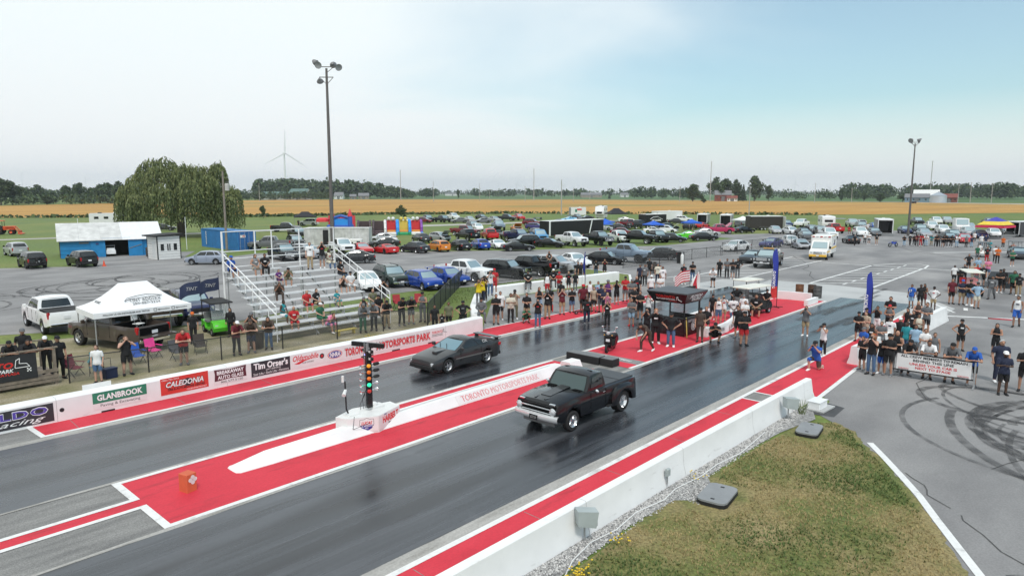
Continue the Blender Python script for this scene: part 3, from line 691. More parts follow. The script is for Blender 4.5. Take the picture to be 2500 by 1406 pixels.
# ================================================================ starting-lights column on its white base
TX, TY = 13.45, 18.95
tree = thing('starting_lights', 'black starting-lights column with amber green and red lamps on a white base', 'starting lights', (TX, TY, 0)); tree.scale = (1, 1, .9)
plan = [(-1.22, .22), (-1.08, -.22), (-.15, -.72), (1.05, -.30), (1.1, .30), (-.3, .6)]
mb = MB(); mb.extrude(plan, .02, .66); mb.build('base', WPLAS, tree)
def prj(a, b, t): return (a[0] + (b[0] - a[0]) * t, a[1] + (b[1] - a[1]) * t)
for (a, b, nm) in ((plan[1], plan[2], 'badge_panel'), (plan[2], plan[3], 'logo_panel')):
 d = Vector((b[0] - a[0], b[1] - a[1], 0)); L = d.length; c = prj(a, b, .5); A = axes(d, (0, 0, 1))
 p = MB().box((0, 0, 0), (L * .94, .54, .008)).build(nm, VW, tree); p.matrix_local = Matrix.Translation((c[0], c[1], .37)) @ A @ Matrix.Translation((0, 0, .008))
 if nm == 'badge_panel':
  sh = [(-.22, .2), (-.1, .2), (0, .25), (.1, .2), (.22, .2), (.23, .0), (.16, -.14), (0, -.23), (-.16, -.14), (-.23, .0)]
  m1 = MB(); m1.extrude([(x * 1.05 + .12, y * 1.05) for x, y in sh], .004, .007); m1.build('shield_border', DGREY, p)
  m1 = MB(); m1.extrude([(x + .12, y) for x, y in sh], .006, .010); m1.build('shield', VW, p)
  m1 = MB(); m1.extrude([(x + .12, y) for x, y in [(-.226, -.01), (.226, -.01), (.16, -.14), (0, -.23), (-.16, -.14)]], .010, .012); m1.build('shield_lower', NAVYT, p)
  text('LUCAS', p, (.12, .07, .013), .36, .12, REDT, bold=.04, shear=.3); text('OIL PRODUCTS', p, (.12, -.05, .015), .4, .06, WHT, bold=.02); text('INC.', p, (.12, -.13, .015), .12, .05, WHT, bold=.02)
 else:
  text('HARBELT', p, (.05, .06, .006), .95, .26, REDT, bold=.05); text('Since 1975', p, (.15, -.14, .006), .5, .07, BLKT, shear=.3); text('MC', p, (-.25, .24, .006), .18, .06, NAVYT, shear=.3)
mb = MB(); mb.box((-.7, .05, .69), (.45, .3, .06), ch=.02); mb.box((.35, .1, .72), (.5, .35, .12), ch=.03); mb.lathe([(.16, .66), (.16, .84), (.1, .88), (.001, .88)], (.25, .15, 0), 12); mb.build('junction_boxes', WPLAS, tree)
col = MB().box((0, 0, 1.95), (.19, .12, 2.35)).build('column', BLACK, tree)
mb = MB(); mb.box((-.17, .0, 1.9), (.02, .02, 2.2)); mb.build('cable_rod', GPLAS, tree)
bar = MB().box((0, 0, 3.22), (.09, 1.25, .17)).build('top_board', BLACK, tree); bar.rotation_euler = (0, 0, R(22))
mb = MB(); mb.box((-.05, .06, 3.14), (.14, .02, .3)); mb.box((-.05, -.06, 3.14), (.14, .02, .3)); mb.build('bracket', GALV, tree)
for z, tx in ((2.98, 'PRE-STAGE'), (2.70, 'STAGE')):
 pl = MB().box((0, 0, z), (.07, .52, .12)).build('stage_board', BLACK, tree)
 text(tx, pl, (-.037, 0, z), .36, .085, WHT, FACE_MX, bold=.03)
 MB().box((.18, .3, z), (.5, .03, .04)).build('hood_bar', BLACK, tree)
stl = MB(); stl.ball((-.05, .06, 2.84), .055, 8, 5); stl.build('stage_bulb', mat('blue_stage_bulb', (.25, .25, .9), .3, emit=(.35, .35, 1.0), estr=2.2, var=0), tree)
LM = [('amber_lens', (.85, .34, .02), .25), ('amber_lens', (.75, .18, .02), .05), ('amber_lens', (.75, .18, .02), .05), ('green_lens', (.02, .62, .30), 1.4), ('red_lens', (.55, .03, .02), .05)]
for k, (nm, c, e) in enumerate(LM):
 z = 2.42 - k * .245
 mm = mat('%s_%d' % (nm, k), c, .25, emit=c, estr=e, var=0)
 mb = MB(); mb.lathe([(.072, 0), (.072, -.045), (.05, -.065), (.001, -.072)], (-.05, -.065, z), 14, 0, 'y'); mb.build(nm, mm, tree, smooth=40)
 for sx in (-1, 1):
  lp = MB(); lp.tube((.1 * sx, 0, z), (.22 * sx, 0, z), .018, None, 6)
  if sx > 0 and k < 3: lp.lathe([(.03, .2), (.065, .24), (.065, .38), (.05, .42), (.001, .42)], (0, 0, z), 10, 0, 'x'); lp.build('side_lamp', MBLACK, tree, smooth=40)
  else: lp.lathe([(.025, .2 * sx), (.03, .25 * sx), (.07, .33 * sx), (.001, .30 * sx)], (0, 0, z), 10, 0, 'x'); lp.build('side_lamp', CHROME, tree, smooth=40)
mb = MB(); mb.path([(-.9, -.05, .8), (-1.0, -.1, 1.0), (-1.02, -.1, 2.05)], .028, 6); mb.build('sensor_pole', MBLACK, tree)
mb = MB(); mb.lathe([(.001, 2.02), (.045, 2.04), (.045, 2.26), (.001, 2.28)], (-1.1, -.1, 0), 10); mb.build('antenna_box', WPLAS, tree, smooth=40)
mb = MB(); mb.tube((-1.02, -.12, 1.72), (-1.2, -.28, 1.60), .05, .07, 10); mb.build('camera_housing', WPLAS, tree, smooth=40)
for pts in ([(-.15, -.03, 1.5), (-.32, -.05, 1.2), (-.28, -.06, .8)], [(-.17, 0, 1.35), (-.42, -.05, 1.0), (-.4, -.05, .79)], [(-.9, -.4, .75), (-1.0, -.45, .3), (-.5, -.72, .5)]):
 MB().path(pts, .009, 5).build('cable', MBLACK, tree)
tag(MB().box((0, 0, .25), (.3, .34, .5), ch=.01).build('timing_block', mat('orange_foam', (.60, .12, .05), .7, var=.1), None, loc=(7.05, 18.35, .02), rz=R(14)), 'small orange foam block with four white discs on the red paint', 'timing block')
tb = bpy.data.objects['timing_block']
for dx, dz in ((0, .07), (0, -.07), (.07, 0), (-.07, 0)):
 MB().lathe([(.001, 0), (.058, 0), (.058, .01)], (.03 + dx, -.182, .33 + dz), 14, 0, 'y').build('white_disc', WPLAS, tb)
# low black sensor boxes across the start strip
for (x, y0, y1, lab) in ((26.0, 18.05, 19.95, 'long low black rubber sensor box across the start strip'), (26.05, 17.3, 18.0, 'shorter black rubber sensor box with an open side at the lane edge')):
 mb = MB(); mb.box((0, 0, .18), (.6, y1 - y0, .34), ch=.02); r_ = thing('sensor_box', lab, 'sensor box', (x, (y0 + y1) / 2, .015)); mb.build('shell', MBLACK, r_)
 MB().box((.02, 0, .355), (.55, y1 - y0 - .06, .008)).build('lid', GPLAS, r_)

# ================================================================ bleachers
BX0, BX1, BY0 = 18.1, 25.6, 33.8
bl = thing('bleachers', 'aluminium bleachers with bench planks and white handrails behind the chain-link fence', 'bleachers', (BX0, BY0, 0))
BL, ROWS, RUN, RISE = BX1 - BX0, 10, .61, .325
for r in range(ROWS):
 y, z = r * RUN, .44 + r * RISE
 segs = [(-.4, BL)] if r in (0, 1, 2) else [(-.1, BL * .46), (BL * .54, BL)]
 if r == ROWS - 1: segs = [(-.1, BL * .47), (BL * .53, BL)]
 for a, b in segs:
  MB().box(((a + b) / 2, y + .12, z), (b - a, .29, .055), ch=.008).build('seat_plank', ALU, bl)
  if r > 0: MB().box(((a + b) / 2, y - .19, z - .30), (b - a, .32, .04), ch=.008).build('foot_plank', ALU, bl)
 if r > 2: MB().box((BL * .5, y - .1, z - .31), (BL * .1, .4, .03)).build('aisle_step', ALU, bl)
 for x in (0.1, 2.5, 5.0, BL - .1):
  if r in (0, 4, 9): MB().box((x, y + .12, z / 2 - .02), (.05, .05, z - .04)).build('upright', GALV, bl)
  if r > 0: MB().box((x, y - .18, z - .13), (.045, .06, .26)).build('bench_bracket', GALV, bl)
for x in (0.1, 2.5, 5.0, BL - .1):
 MB().tube((x + .035, -.1, .12), (x + .035, ROWS * RUN - .4, ROWS * RISE + .0), .045, .045, 6).build('stringer', GALV, bl)
 MB().tube((x - .03, ROWS * RUN - .4, .1), (x - .03, 1.2, .8), .03, .03, 6).build('cross_brace', GALV, bl)
for x in (-.02, BL + .05):
 mb = MB(); top = (x, ROWS * RUN - .35, ROWS * RISE + 1.15); bot = (x, -.12, 1.95)
 for dz in (0, -.42): mb.tube((bot[0], bot[1], bot[2] + dz), (top[0], top[1], top[2] + dz), .032, None, 6)
 for k in range(8):
  t = k / 7; yy, zz = bot[1] + (top[1] - bot[1]) * t, bot[2] + (top[2] - bot[2]) * t
  mb.tube((x, yy, zz - (bot[2] if k == 0 else 1.0)), (x, yy, zz), .028, None, 6)
 mb.build('handrail', WSTEEL, bl, smooth=40)
yb = ROWS * RUN - .25
for x in (-.02, 2.0, 3.1, 5.0, BL + .05):
 MB().tube((x, yb, 0), (x, yb, 5.75), .04 if x not in (-.02,) else .06, None, 8).build('guard_post', WSTEEL, bl, smooth=40)
for z in (5.72, 4.55, 4.12, 3.62): MB().tube((-.02, yb, z), (BL + .05, yb, z), .03, None, 6).build('guard_rail', WSTEEL, bl, smooth=40)
tag(MB().box((0, 0, .3), (1.3, .3, .05), ch=.01).box((-.5, 0, .15), (.05, .25, .27)).box((.5, 0, .15), (.05, .25, .27)).build('low_bench', mat('yellow_paint', (.55, .44, .10), .6, var=.15), None, loc=(21.8, 32.75, 0)), 'small low yellow bench in front of the bleachers', 'bench')

# ================================================================ fences
def chain_mat(name, wire, dens):
 if name in MATS: return MATS[name]
 m = mat(name, wire, .7, var=.1)
 n, l = m.node_tree.nodes, m.node_tree.links
 t = N(n, 'ShaderNodeTexCoord'); mp = N(n, 'ShaderNodeMapping'); l.new(t.outputs['Object'], mp.inputs['Vector'])
 outs = []
 for s in (1, -1):
  mp2 = N(n, 'ShaderNodeMapping'); mp2.inputs['Rotation'].default_value = (0, R(45 * s), 0); l.new(t.outputs['Object'], mp2.inputs['Vector'])
  w = N(n, 'ShaderNodeTexWave', wave_type='BANDS', bands_direction='X'); w.inputs['Scale'].default_value = 6.0; l.new(mp2.outputs[0], w.inputs['Vector'])
  g = N(n, 'ShaderNodeMath', operation='GREATER_THAN'); g.inputs[1].default_value = dens; l.new(w.outputs['Fac'], g.inputs[0]); outs.append(g.outputs[0])
 mx = N(n, 'ShaderNodeMath', operation='MAXIMUM'); l.new(outs[0], mx.inputs[0]); l.new(outs[1], mx.inputs[1])
 l.new(mx.outputs[0], n['Principled BSDF'].inputs['Alpha'])
 return m
CHAIN = chain_mat('chain_link', (.10, .10, .10), .93)
CHAIN2 = chain_mat('privacy_mesh', (.018, .022, .022), .34)
FPOST = mat('black_fence_post', (.02, .02, .021), .5, var=.1)
def fence(pts, h, step, label, m=CHAIN, post=.032, group=None):
 root = thing('chain_link_fence', label, 'fence', (pts[0][0], pts[0][1], 0), 0, group)
 for a, b in zip(pts, pts[1:]):
  A, B = Vector((a[0] - pts[0][0], a[1] - pts[0][1], 0)), Vector((b[0] - pts[0][0], b[1] - pts[0][1], 0))
  L = (B - A).length; n = max(1, round(L / step)); ang = math.atan2(B.y - A.y, B.x - A.x)
  for k in range(n + 1):
   if k == 0 and a != pts[0]: continue
   p = A + (B - A) * (k / n)
   MB().tube((0, 0, 0), (0, 0, h + .06), post, None, 8).build('post', FPOST, root, smooth=40, loc=p)
  MB().tube(tuple(A + Vector((0, 0, h))), tuple(B + Vector((0, 0, h))), .024, None, 6).build('top_rail', FPOST, root, smooth=40)
  for k in range(n):
   p = A + (B - A) * (k / n)
   MB().quad((0, 0, .03), (L / n, 0, .03), (L / n, 0, h), (0, 0, h)).build('mesh_panel', m, root, fix=False, loc=p, rz=ang)
 return root
fence([(8.1, 32.85), (11.05, 32.25), (14.3, 32.1), (17.5, 32.08), (20.75, 32.05), (23.8, 31.95), (26.7, 31.4)], 1.12, 3.2, 'low black chain-link fence with spectators leaning on it behind the sign barrier')
fence([(26.9, 31.6), (33.5, 37.3), (40.9, 43.4)], 1.35, 2.6, 'dark mesh-covered fence running back from the track beside parked cars', CHAIN2)
fence([(41.2, 43.2), (47, 42), (54.5, 41.3), (59, 44)], 1.05, 3.2, 'thin chain-link fence between grass tongue and parked cars')
fence([(61.5, 40.2), (82.4, 39.2)], 1.25, 3.4, 'black chain-link fence beside the engine hoist and standing group')
fence([(82.6, 39.1), (108, 36.3)], 1.7, 3.6, 'taller black chain-link fence in front of the white and purple parked cars')
# timber viewing deck with banner
dk = thing('viewing_deck', 'weathered timber viewing deck with rails at the left end of the fence', 'deck', (3.4, 33.2, 0))
for k in range(6): MB().box((2.1, .25 + .33 * k, .38), (4.6, .31, .05)).build('floor_board', WOOD, dk)
for x in (-.1, 2.1, 4.3):
 MB().box((x, .0, .78), (.11, .11, 1.56)).build('post', WOOD, dk); MB().box((x, 2.1, .78), (.11, .11, 1.56)).build('post', WOOD, dk)
MB().box((2.1, -.0, 1.58), (4.7, .16, .05)).build('top_rail', WOOD, dk)
MB().box((2.1, 2.1, 1.58), (4.7, .12, .05)).build('top_rail', WOOD, dk)
for z in (.2, .36, .62): MB().box((2.1, -.075, z), (4.6, .035, .13)).build('side_board', WOOD, dk)
rr = MB(); rr.tube((0, 2.1, 1.6), (-4, 6.5, 1.7), .05, None, 6); rr.tube((-2, 4.3, 0), (-2, 4.3, 1.66), .05, None, 6); rr.build('ramp_rail', WOOD, dk)
bn = thing('deck_banner', 'black banner with red and white lettering and a track outline hung on the deck rail', 'banner', (5.1, 33.08, .98))
MB().box((0, 0, 0), (3.9, .012, 1.05)).build('cloth', mat('black_banner', (.02, .021, .024), .6, var=.1), bn)
RT = mat('bright_red_lettering', (.60, .025, .02), .5, var=0)
text('TORONTO', bn, (.1, -.01, .12), 2.1, .26, RT, FACE_TRACK, bold=.05, shear=.2); text('MOTORSPORTS PARK', bn, (.1, -.01, -.10), 2.1, .15, WHT, FACE_TRACK, bold=.03, shear=.2); text('CAYUGA', bn, (.95, -.01, -.24), .75, .11, RT, FACE_TRACK, bold=.03, shear=.2)
MB().box((-.3, -.009, -.22), (1.6, .004, .03)).build('underline', WHT, bn)
mb = MB(); mb.path([(1.2, -.012, .0), (1.25, -.012, .3), (1.38, -.012, .36), (1.35, -.012, .15), (1.6, -.012, .12), (1.7, -.012, -.02), (1.2, -.012, -.02)], .014, 4); mb.build('track_outline', WHT, bn)
for i, j in ((0, 0), (1, 1), (2, 0), (0, 2), (2, 2)): MB().box((1.62 + .05 * i, -.009, -.1 - .05 * j), (.05, .004, .05)).build('chequer', WHT, bn)
# ================================================================ pop-up tents
def canopy(name, label, loc, rz, lx, ly, eave, peak, cols, group=None, ridge=0.3, val=.28, legs=True, lm=GALV, detail=True):
 """pop-up canopy: four sloping roof panels (sagging), valance strips, legs"""
 r = thing(name, label, 'canopy tent', loc, rz, group)
 hx, hy = lx / 2, ly / 2; rx = lx * ridge / 2
 c = [(-hx, -hy, eave), (hx, -hy, eave), (hx, hy, eave), (-hx, hy, eave)]; a, b = (-rx, 0, peak), (rx, 0, peak)
 def patch(p0, p1, q1, q0, m):
  mb = MB(); n = 5
  P = [Vector(x) for x in (p0, p1, q1, q0)]
  for j in range(n + 1):
   for i in range(n + 1):
    u, v = i / n, j / n
    p = (P[0] * (1 - u) + P[1] * u) * (1 - v) + (P[3] * (1 - u) + P[2] * u) * v
    p.z -= .16 * (peak - eave) * math.sin(math.pi * v)
    mb.v.append(tuple(p))
  for j in range(n):
   for i in range(n):
    k = j * (n + 1) + i; mb.face((k, k + 1, k + n + 2, k + n + 1))
  return mb.build('roof_panel', m, r, smooth=40, fix=False)
 cols = cols if isinstance(cols, list) else [cols] * 4
 pans = [patch(c[0], c[1], b, a, cols[0]), patch(c[1], c[2], b, b, cols[1]), patch(c[2], c[3], a, b, cols[2]), patch(c[3], c[0], a, a, cols[3])]
 for (p, q_, m) in ((c[0], c[1], cols[0]), (c[1], c[2], cols[1]), (c[2], c[3], cols[2]), (c[3], c[0], cols[3])):
  mb = MB(); d = Vector(q_) - Vector(p)
  n = 6
  for k in range(n):
   u, w_ = Vector(p) + d * (k / n), Vector(p) + d * ((k + 1) / n)
   mb.quad(u - Vector((0, 0, val)), w_ - Vector((0, 0, val)), w_, u)
  mb.build('valance', m, r, fix=False)
 if legs:
  for x, y, _ in c:
   MB().tube((x * .97, y * .97, 0), (x * .97, y * .97, eave), .028, None, 6).build('leg', lm, r)
 return r
CW = mat('white_canvas', (.80, .81, .83), .7, var=.04, scale=1)
wt = canopy('canopy_tent', 'white printed pop-up tent over the brown pickup beside the fence', (13.0, 39.35, 0), R(-1), 4.75, 3.0, 2.05, 3.3, CW, ridge=.30)
sl = axes((1, 0, 0), (0, 1.5, 1.25))
GRT = mat('dark_grey_lettering', (.07, .075, .08), .5, var=0)
text('TINT ADDIXX', wt, (.25, -.93, 2.45), 1.55, .22, GRT, sl, space=1.05); text('289\u2022887\u20223234', wt, (.25, -1.12, 2.29), 1.35, .15, GRT, sl)
mb = MB(); mb.path([(-.75, -.95, 2.44), (-.6, -.80, 2.55), (-.1, -.72, 2.63), (.35, -.68, 2.67), (.8, -.73, 2.62), (1.15, -.79, 2.57)], .017, 4); mb.path([(-.75, -.95, 2.44), (-.45, -.86, 2.50), (.2, -.83, 2.53), (1.15, -.79, 2.57)], .014, 4); mb.build('car_outline', GRT, wt)
text('FOLLOW US ON INSTAGRAM AND TIKTOK', wt, (-.85, -1.515, 1.91), 2.2, .09, GRT, FACE_TRACK, bold=.01); text('@tintaddixx', wt, (.95, -1.515, 1.91), .6, .09, GRT, FACE_TRACK); text('@tintaddixx', wt, (1.85, -1.515, 1.91), .6, .09, GRT, FACE_TRACK)
for x in (.52, 1.42):
 mb = MB(); mb.path([(x - .07, -1.515, 1.84), (x + .07, -1.515, 1.84), (x + .07, -1.515, 1.98), (x - .07, -1.515, 1.98), (x - .07, -1.515, 1.84)], .009, 4); mb.build('icon_outline', GRT, wt)
text('TINT ADDIXX', wt, (-1.75, -.05, 2.42), .85, .14, GRT, axes((0, -1, 0), (1.6, 0, 1.25)))
# ================================================================ floodlight masts and utility poles
POLE = mat('weathered_mast', (.13, .12, .115), .7, .2, var=.15)
def flood(root, p, d):
 d = Vector(d).normalized(); A = Vector(p)
 M = Matrix.Translation(A) @ d.to_track_quat('Z', 'Y').to_matrix().to_4x4()
 mb = MB(); mb.lathe([(.001, -.5), (.16, -.5), (.2, -.34), (.34, -.22), (.46, 0), (.47, .04), (.44, .02)], n=18)
 o = mb.build('lamp_bowl', mat('lamp_bowl_metal', (.20, .20, .21), .5, .4), root, smooth=40); o.matrix_local = M
 mb = MB(); mb.lathe([(.44, .02), (.3, -.04), (.001, -.07)], n=18)
 g = mb.build('lens', mat('lamp_lens_grey', (.30, .31, .32), .2, .1), root, smooth=40); g.matrix_local = M
def mast(label, loc, h, r0, r1, heads, arms):
 m = thing('floodlight_mast', label, 'floodlight', loc)
 MB().tube((0, 0, 0), (0, 0, h), r0, r1, 12).build('pole', POLE, m, smooth=40)
 for a, b, t in arms: MB().tube(a, b, t, None, 6).build('arm', POLE, m)
 for p, d in heads: flood(m, p, d)
 return m
H1 = 24.6
rx, ry = .675, -.738          # camera-right in plan
mast('tall dark floodlight mast with five lamps behind the bleachers', (53.4, 82.8, 0), H1, .30, .15,
     [((-.95 * rx - .6, -.95 * ry - .7, H1 + .25), (-.75, -.68, -.35)), ((1.75 * rx - .3, 1.75 * ry - .3, H1 + .05), (-.25, -.9, -.45)), ((-1.5 * rx, -1.5 * ry, H1 + .75), (-.2, .9, -.3)), ((.85 * rx + .5, .85 * ry + .6, H1 + .6), (.7, .7, -.3)), ((-.9 * rx, -.9 * ry, H1 - 1.7), (.5, .55, -.6))],
     [((-1.3 * rx, -1.3 * ry, H1 + .2), (1.4 * rx, 1.4 * ry, H1 + .2), .06), ((0, 0, H1 - .6), (1.0 * rx, 1.0 * ry, H1 + .2), .04), ((-1.0 * rx, -1.0 * ry, H1 - 1.15), (.9 * rx, .9 * ry, H1 - 1.15), .06), ((0, 0, H1 - 2.1), (.9 * rx, .9 * ry, H1 - 1.15), .04), ((0, 0, H1 - 2.1), (-1.0 * rx, -1.0 * ry, H1 - 1.15), .04)])
mast('slim floodlight mast with two lamps among the parked cars at the far end', (144.9, 31.8, 0), 17.0, .22, .10,
     [((-.85 * rx, -.85 * ry, 17.5), (-.9, .3, -.5)), ((.85 * rx, .85 * ry, 17.5), (.4, -.9, -.5))], [((-.8 * rx, -.8 * ry, 17.2), (0, 0, 16.5), .05), ((.8 * rx, .8 * ry, 17.2), (0, 0, 16.5), .05), ((-.85 * rx, -.85 * ry, 17.2), (.85 * rx, .85 * ry, 17.2), .05)])
UP = mat('weathered_pole_wood', (.22, .19, .165), .85, var=.2)
def upole(label, loc, h, r=.16, xarm=0, transf=False, group=None, m=None):
 p = thing('utility_pole', label, 'utility pole', loc, R(10), group)
 MB().tube((0, 0, 0), (0, 0, h), r, r * .7, 8).build('pole', m or UP, p, smooth=40)
 if xarm: MB().box((0, 0, h - .7), (.12, xarm, .12)).build('crossarm', m or UP, p)
 if transf:
  mb = MB(); mb.lathe([(.001, h - 2.6), (.3, h - 2.6), (.3, h - 1.75), (.2, h - 1.65), (.001, h - 1.65)], (.35, -.3, 0), 12); mb.build('transformer', mat('transformer_grey', (.45, .44, .42), .5), p, smooth=40)
  for dx in (-.1, .1): MB().tube((.35 + dx, -.3, h - 1.65), (.35 + dx, -.3, h - 1.35), .03, None, 5).build('bushing', GPLAS, p)
 return p
upole('wooden utility pole with a grey transformer between willow and blue container', (42.5, 91.8, 0), 10.9, .17, 0, True)
upole('slim white post with a wire behind the white booth', (40.5, 100, 0), 4.6, .05, m=WSTEEL)
upole('short pale post behind the blue shed roof', (32, 118, 0), 4.2, .05, m=WSTEEL)
GP = mat('pale_pole', (.38, .37, .36), .8, var=.1)
upole('leaning grey pole beside the box trailer at the back of the lot', (193.4, 153, 0), 12.6, .22, 0, m=GP)
upole('thin grey pole standing before the wheat left of the black trailer', (218.9, 94.8, 0), 10.2, .16, 0, m=GP)
for k, (x, y, h, lab) in enumerate(((483, 610, 33, 'tall thin power-line pole beyond the wheat left of centre'), (572, 491, 34, 'tall thin power-line pole at the centre of the skyline'), (602, 299, 37, 'tall thin power-line pole left of the farmhouse trees'), (741, 147, 37.5, 'tall thin power-line pole beside the grain bin'))):
 upole(lab, (x, y, 0), h, .42, 3.0, m=GP)
# ================================================================ shed, booth, containers
BLUEW = mat('blue_board', (.012, .20, .46), .6, var=.12, scale=1.5)
ROOFW = mat('white_tin_roof', (.74, .75, .76), .45, .1, var=.06)
ROOFG = mat('weathered_white_roof', (.56, .56, .55), .7, var=.22, scale=1.2)
sh = thing('shed', 'long blue shed with white roof and open double door beside the lot', 'shed', (24.2, 97.0, 0), R(-14))
W_, D_, E_, P_ = 10.9, 8.0, 2.3, 4.1
def panel(nm, x0, x1, y, z0, z1, m, par=sh, t=.1): return MB().box(((x0 + x1) / 2, y, (z0 + z1) / 2), (x1 - x0, t, z1 - z0)).build(nm, m, par)
for k in range(5): panel('wall_board', 0, 4.4, 0, .02 + .47 * k, .46 + .47 * k, BLUEW)
for k in range(5): panel('wall_board', 7.6, W_, 0, .02 + .47 * k, .46 + .47 * k, BLUEW)
for k in range(5): panel('wall_board', 0, W_, D_, .02 + .47 * k, .46 + .47 * k, BLUEW)
mb = MB(); mb.extrude([(0.05, 0), (D_, 0), (D_, E_), (D_ / 2, P_), (0.05, E_)], -.05, .05, 'yz'); mb.build('gable_wall', mat('dark_weathered_board', (.10, .10, .11), .85, var=.3), sh)
mb = MB(); mb.extrude([(0.05, 0), (D_, 0), (D_, E_), (D_ / 2, P_), (0.05, E_)], W_ - .05, W_ + .05, 'yz'); mb.build('gable_wall', BLUEW, sh)
for k in range(5):
 x0 = -.3 + k * 2.32
 for sgn in (0, 1):
  mb = MB(); y0 = -.45 if sgn == 0 else D_ + .45; z0 = E_ - .2
  a = (x0, y0, z0); b = (x0 + 2.31, y0, z0); c = (x0 + 2.31, D_ / 2, P_ + .02); d = (x0, D_ / 2, P_ + .02)
  mb.quad(a, b, c, d); mb.quad(*[(p[0], p[1], p[2] + .06) for p in (a, b, c, d)]); mb.quad(a, b, (b[0], b[1], b[2] + .06), (a[0], a[1], a[2] + .06))
  mb.build('roof_sheet', ROOFG if k < 3 else ROOFW, sh, fix=False)
panel('door_leaf', 3.2, 4.75, -.13, .02, 2.15, BLUEW); dl = panel('door_leaf', 7.3, 8.9, -.18, .02, 2.15, BLUEW)
dl2 = MB(); dl2.tube((7.4, -.25, 1.0), (8.8, -.25, 1.45), .05, None, 4); dl2.build('door_brace', GPLAS, sh)
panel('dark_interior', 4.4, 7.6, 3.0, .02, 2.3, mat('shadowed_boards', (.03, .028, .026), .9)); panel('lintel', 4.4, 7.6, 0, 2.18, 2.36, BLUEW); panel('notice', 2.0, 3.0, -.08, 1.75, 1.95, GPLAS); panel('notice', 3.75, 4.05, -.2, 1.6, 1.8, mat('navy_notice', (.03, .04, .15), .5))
MB().box((-.06, 2.2, 1.0), (.06, 1.0, 2.0)).build('side_door', MBLACK, sh)
tag(MB().box((0, 0, .55), (1.1, 1.6, .5), ch=.05).box((0, .3, 1.3), (1.1, .05, .06)).box((-.5, .3, 1.0), (.05, .05, .7)).box((.5, .3, 1.0), (.05, .05, .7)).box((0, -.5, .9), (.9, .5, .3), ch=.04).build('utility_cart', WSTEEL, None, loc=(29.6, 96.6, .02), rz=R(-14)), 'white utility cart parked in the open shed doorway', 'cart')
tag(MB().lathe([(.2, 0), (.55, 0), (.6, .1), (.6, .18), (.55, .26), (.6, .3), (.6, .45), (.55, .52), (.6, .58), (.6, .75), (.55, .82), (.6, .88), (.6, 1.05), (.5, 1.15), (.2, 1.15)], (0, 0, 0), 14).build('tyre_stack', mat('old_tyre', (.06, .05, .045), .9), None, smooth=35, loc=(33.0, 92.6, .01)), 'stack of brown worn tyres beside the blue shed wall', 'tyre stack')
tag(MB().lathe([(.24, 0), (.28, .75), (.3, .8), (.001, .8)], (0, 0, 0), 12).build('waste_bin', MBLACK, None, smooth=35, loc=(25.6, 95.6, .01)), 'black waste bin at the corner of the blue shed', 'bin')
bo = thing('booth', 'small white wooden booth with flat dark roof and three front windows', 'booth', (31.6, 86.5, 0), R(3))
for k in range(9):
 z = .03 + .31 * k
 MB().box((1.35, 0, z + .14), (2.7, .06, .28)).build('siding_board', WPLAS, bo); MB().box((0, 1.35, z + .14), (.06, 2.7, .28)).build('siding_board', WPLAS, bo)
MB().box((2.7, 1.35, 1.4), (.06, 2.7, 2.75)).build('side_wall', WPLAS, bo); MB().box((1.35, 2.7, 1.4), (2.7, .06, 2.75)).build('back_wall', WPLAS, bo)
for x, y in ((-.01, -.01), (2.71, -.01), (-.01, 2.71)): MB().box((x, y, 1.4), (.1, .1, 2.76)).build('corner_trim', MBLACK, bo)
mb = MB(); mb.extrude([(-.45, 2.78), (3.0, 2.95), (3.0, 3.1), (-.45, 2.93)], -.35, 3.05, 'xz'); mb.build('roof', MBLACK, bo)
for x in (.55, 1.32, 2.1): MB().box((x, -.04, 1.5), (.38, .04, .8)).build('window', GLASS, bo)
MB().box((1.32, -.065, 1.5), (.07, .02, .8)).build('window_bar', WPLAS, bo); MB().box((-.04, .9, 1.25), (.03, .9, 1.9)).build('side_door', mat('pale_door', (.6, .61, .62), .5), bo)
for k in range(3): MB().box((1.3, -.05, 2.35 + .12 * k), (.55, .04, .05)).build('vent_slat', WPLAS, bo)
def container(label, loc, rz, L, W, H, m, rib=.27, door_m=None, tx=None):
 c = thing('shipping_container', label, 'container', loc, rz)
 for s in (-1, 1):
  mb = MB(); n = int(L / rib)
  pts = []
  for k in range(n):
   x = -L / 2 + .1 + k * (L - .2) / n; st = (L - .2) / n
   pts += [(x, 0), (x + st * .3, 0), (x + st * .42, -.04), (x + st * .8, -.04), (x + st * .95, 0)]
  i = 0
  for a, b in zip(pts, pts[1:]):
   mb.quad((a[0], s * (W / 2 + a[1]), .15), (b[0], s * (W / 2 + b[1]), .15), (b[0], s * (W / 2 + b[1]), H - .1), (a[0], s * (W / 2 + a[1]), H - .1))
  mb.build('side_panel', m, c, fix=False)
  for z, hh in ((.08, .16), (H - .05, .12)): MB().box((0, s * (W / 2 - .02), z), (L, .12, hh)).build('side_rail', m, c)
 MB().box((0, 0, H - .02), (L - .1, W - .1, .05)).build('roof_panel', m, c)
 MB().box((L / 2 - .03, 0, H / 2), (.05, W - .05, H - .1)).build('end_wall', m, c)
 for s in (-1, 1):
  d = MB().box((-L / 2 + .03, s * W * .245, H / 2), (.06, W * .47, H - .22)).build('door', door_m or m, c)
  for k in range(4): MB().box((-L / 2 - .015, s * W * .245, .5 + k * .62), (.03, W * .38, .12)).build('door_rib', door_m or m, d)
  for k in (-.12, .12): MB().tube((-L / 2 - .05, s * W * .245 + k * W, .15), (-L / 2 - .05, s * W * .245 + k * W, H - .15), .022, None, 6).build('lock_rod', GALV, d)
  for y in (-1, 1): MB().box((s * (L / 2 - .05), y * (W / 2 - .04), H / 2), (.14, .14, H)).build('corner_post', m, c)
 return c
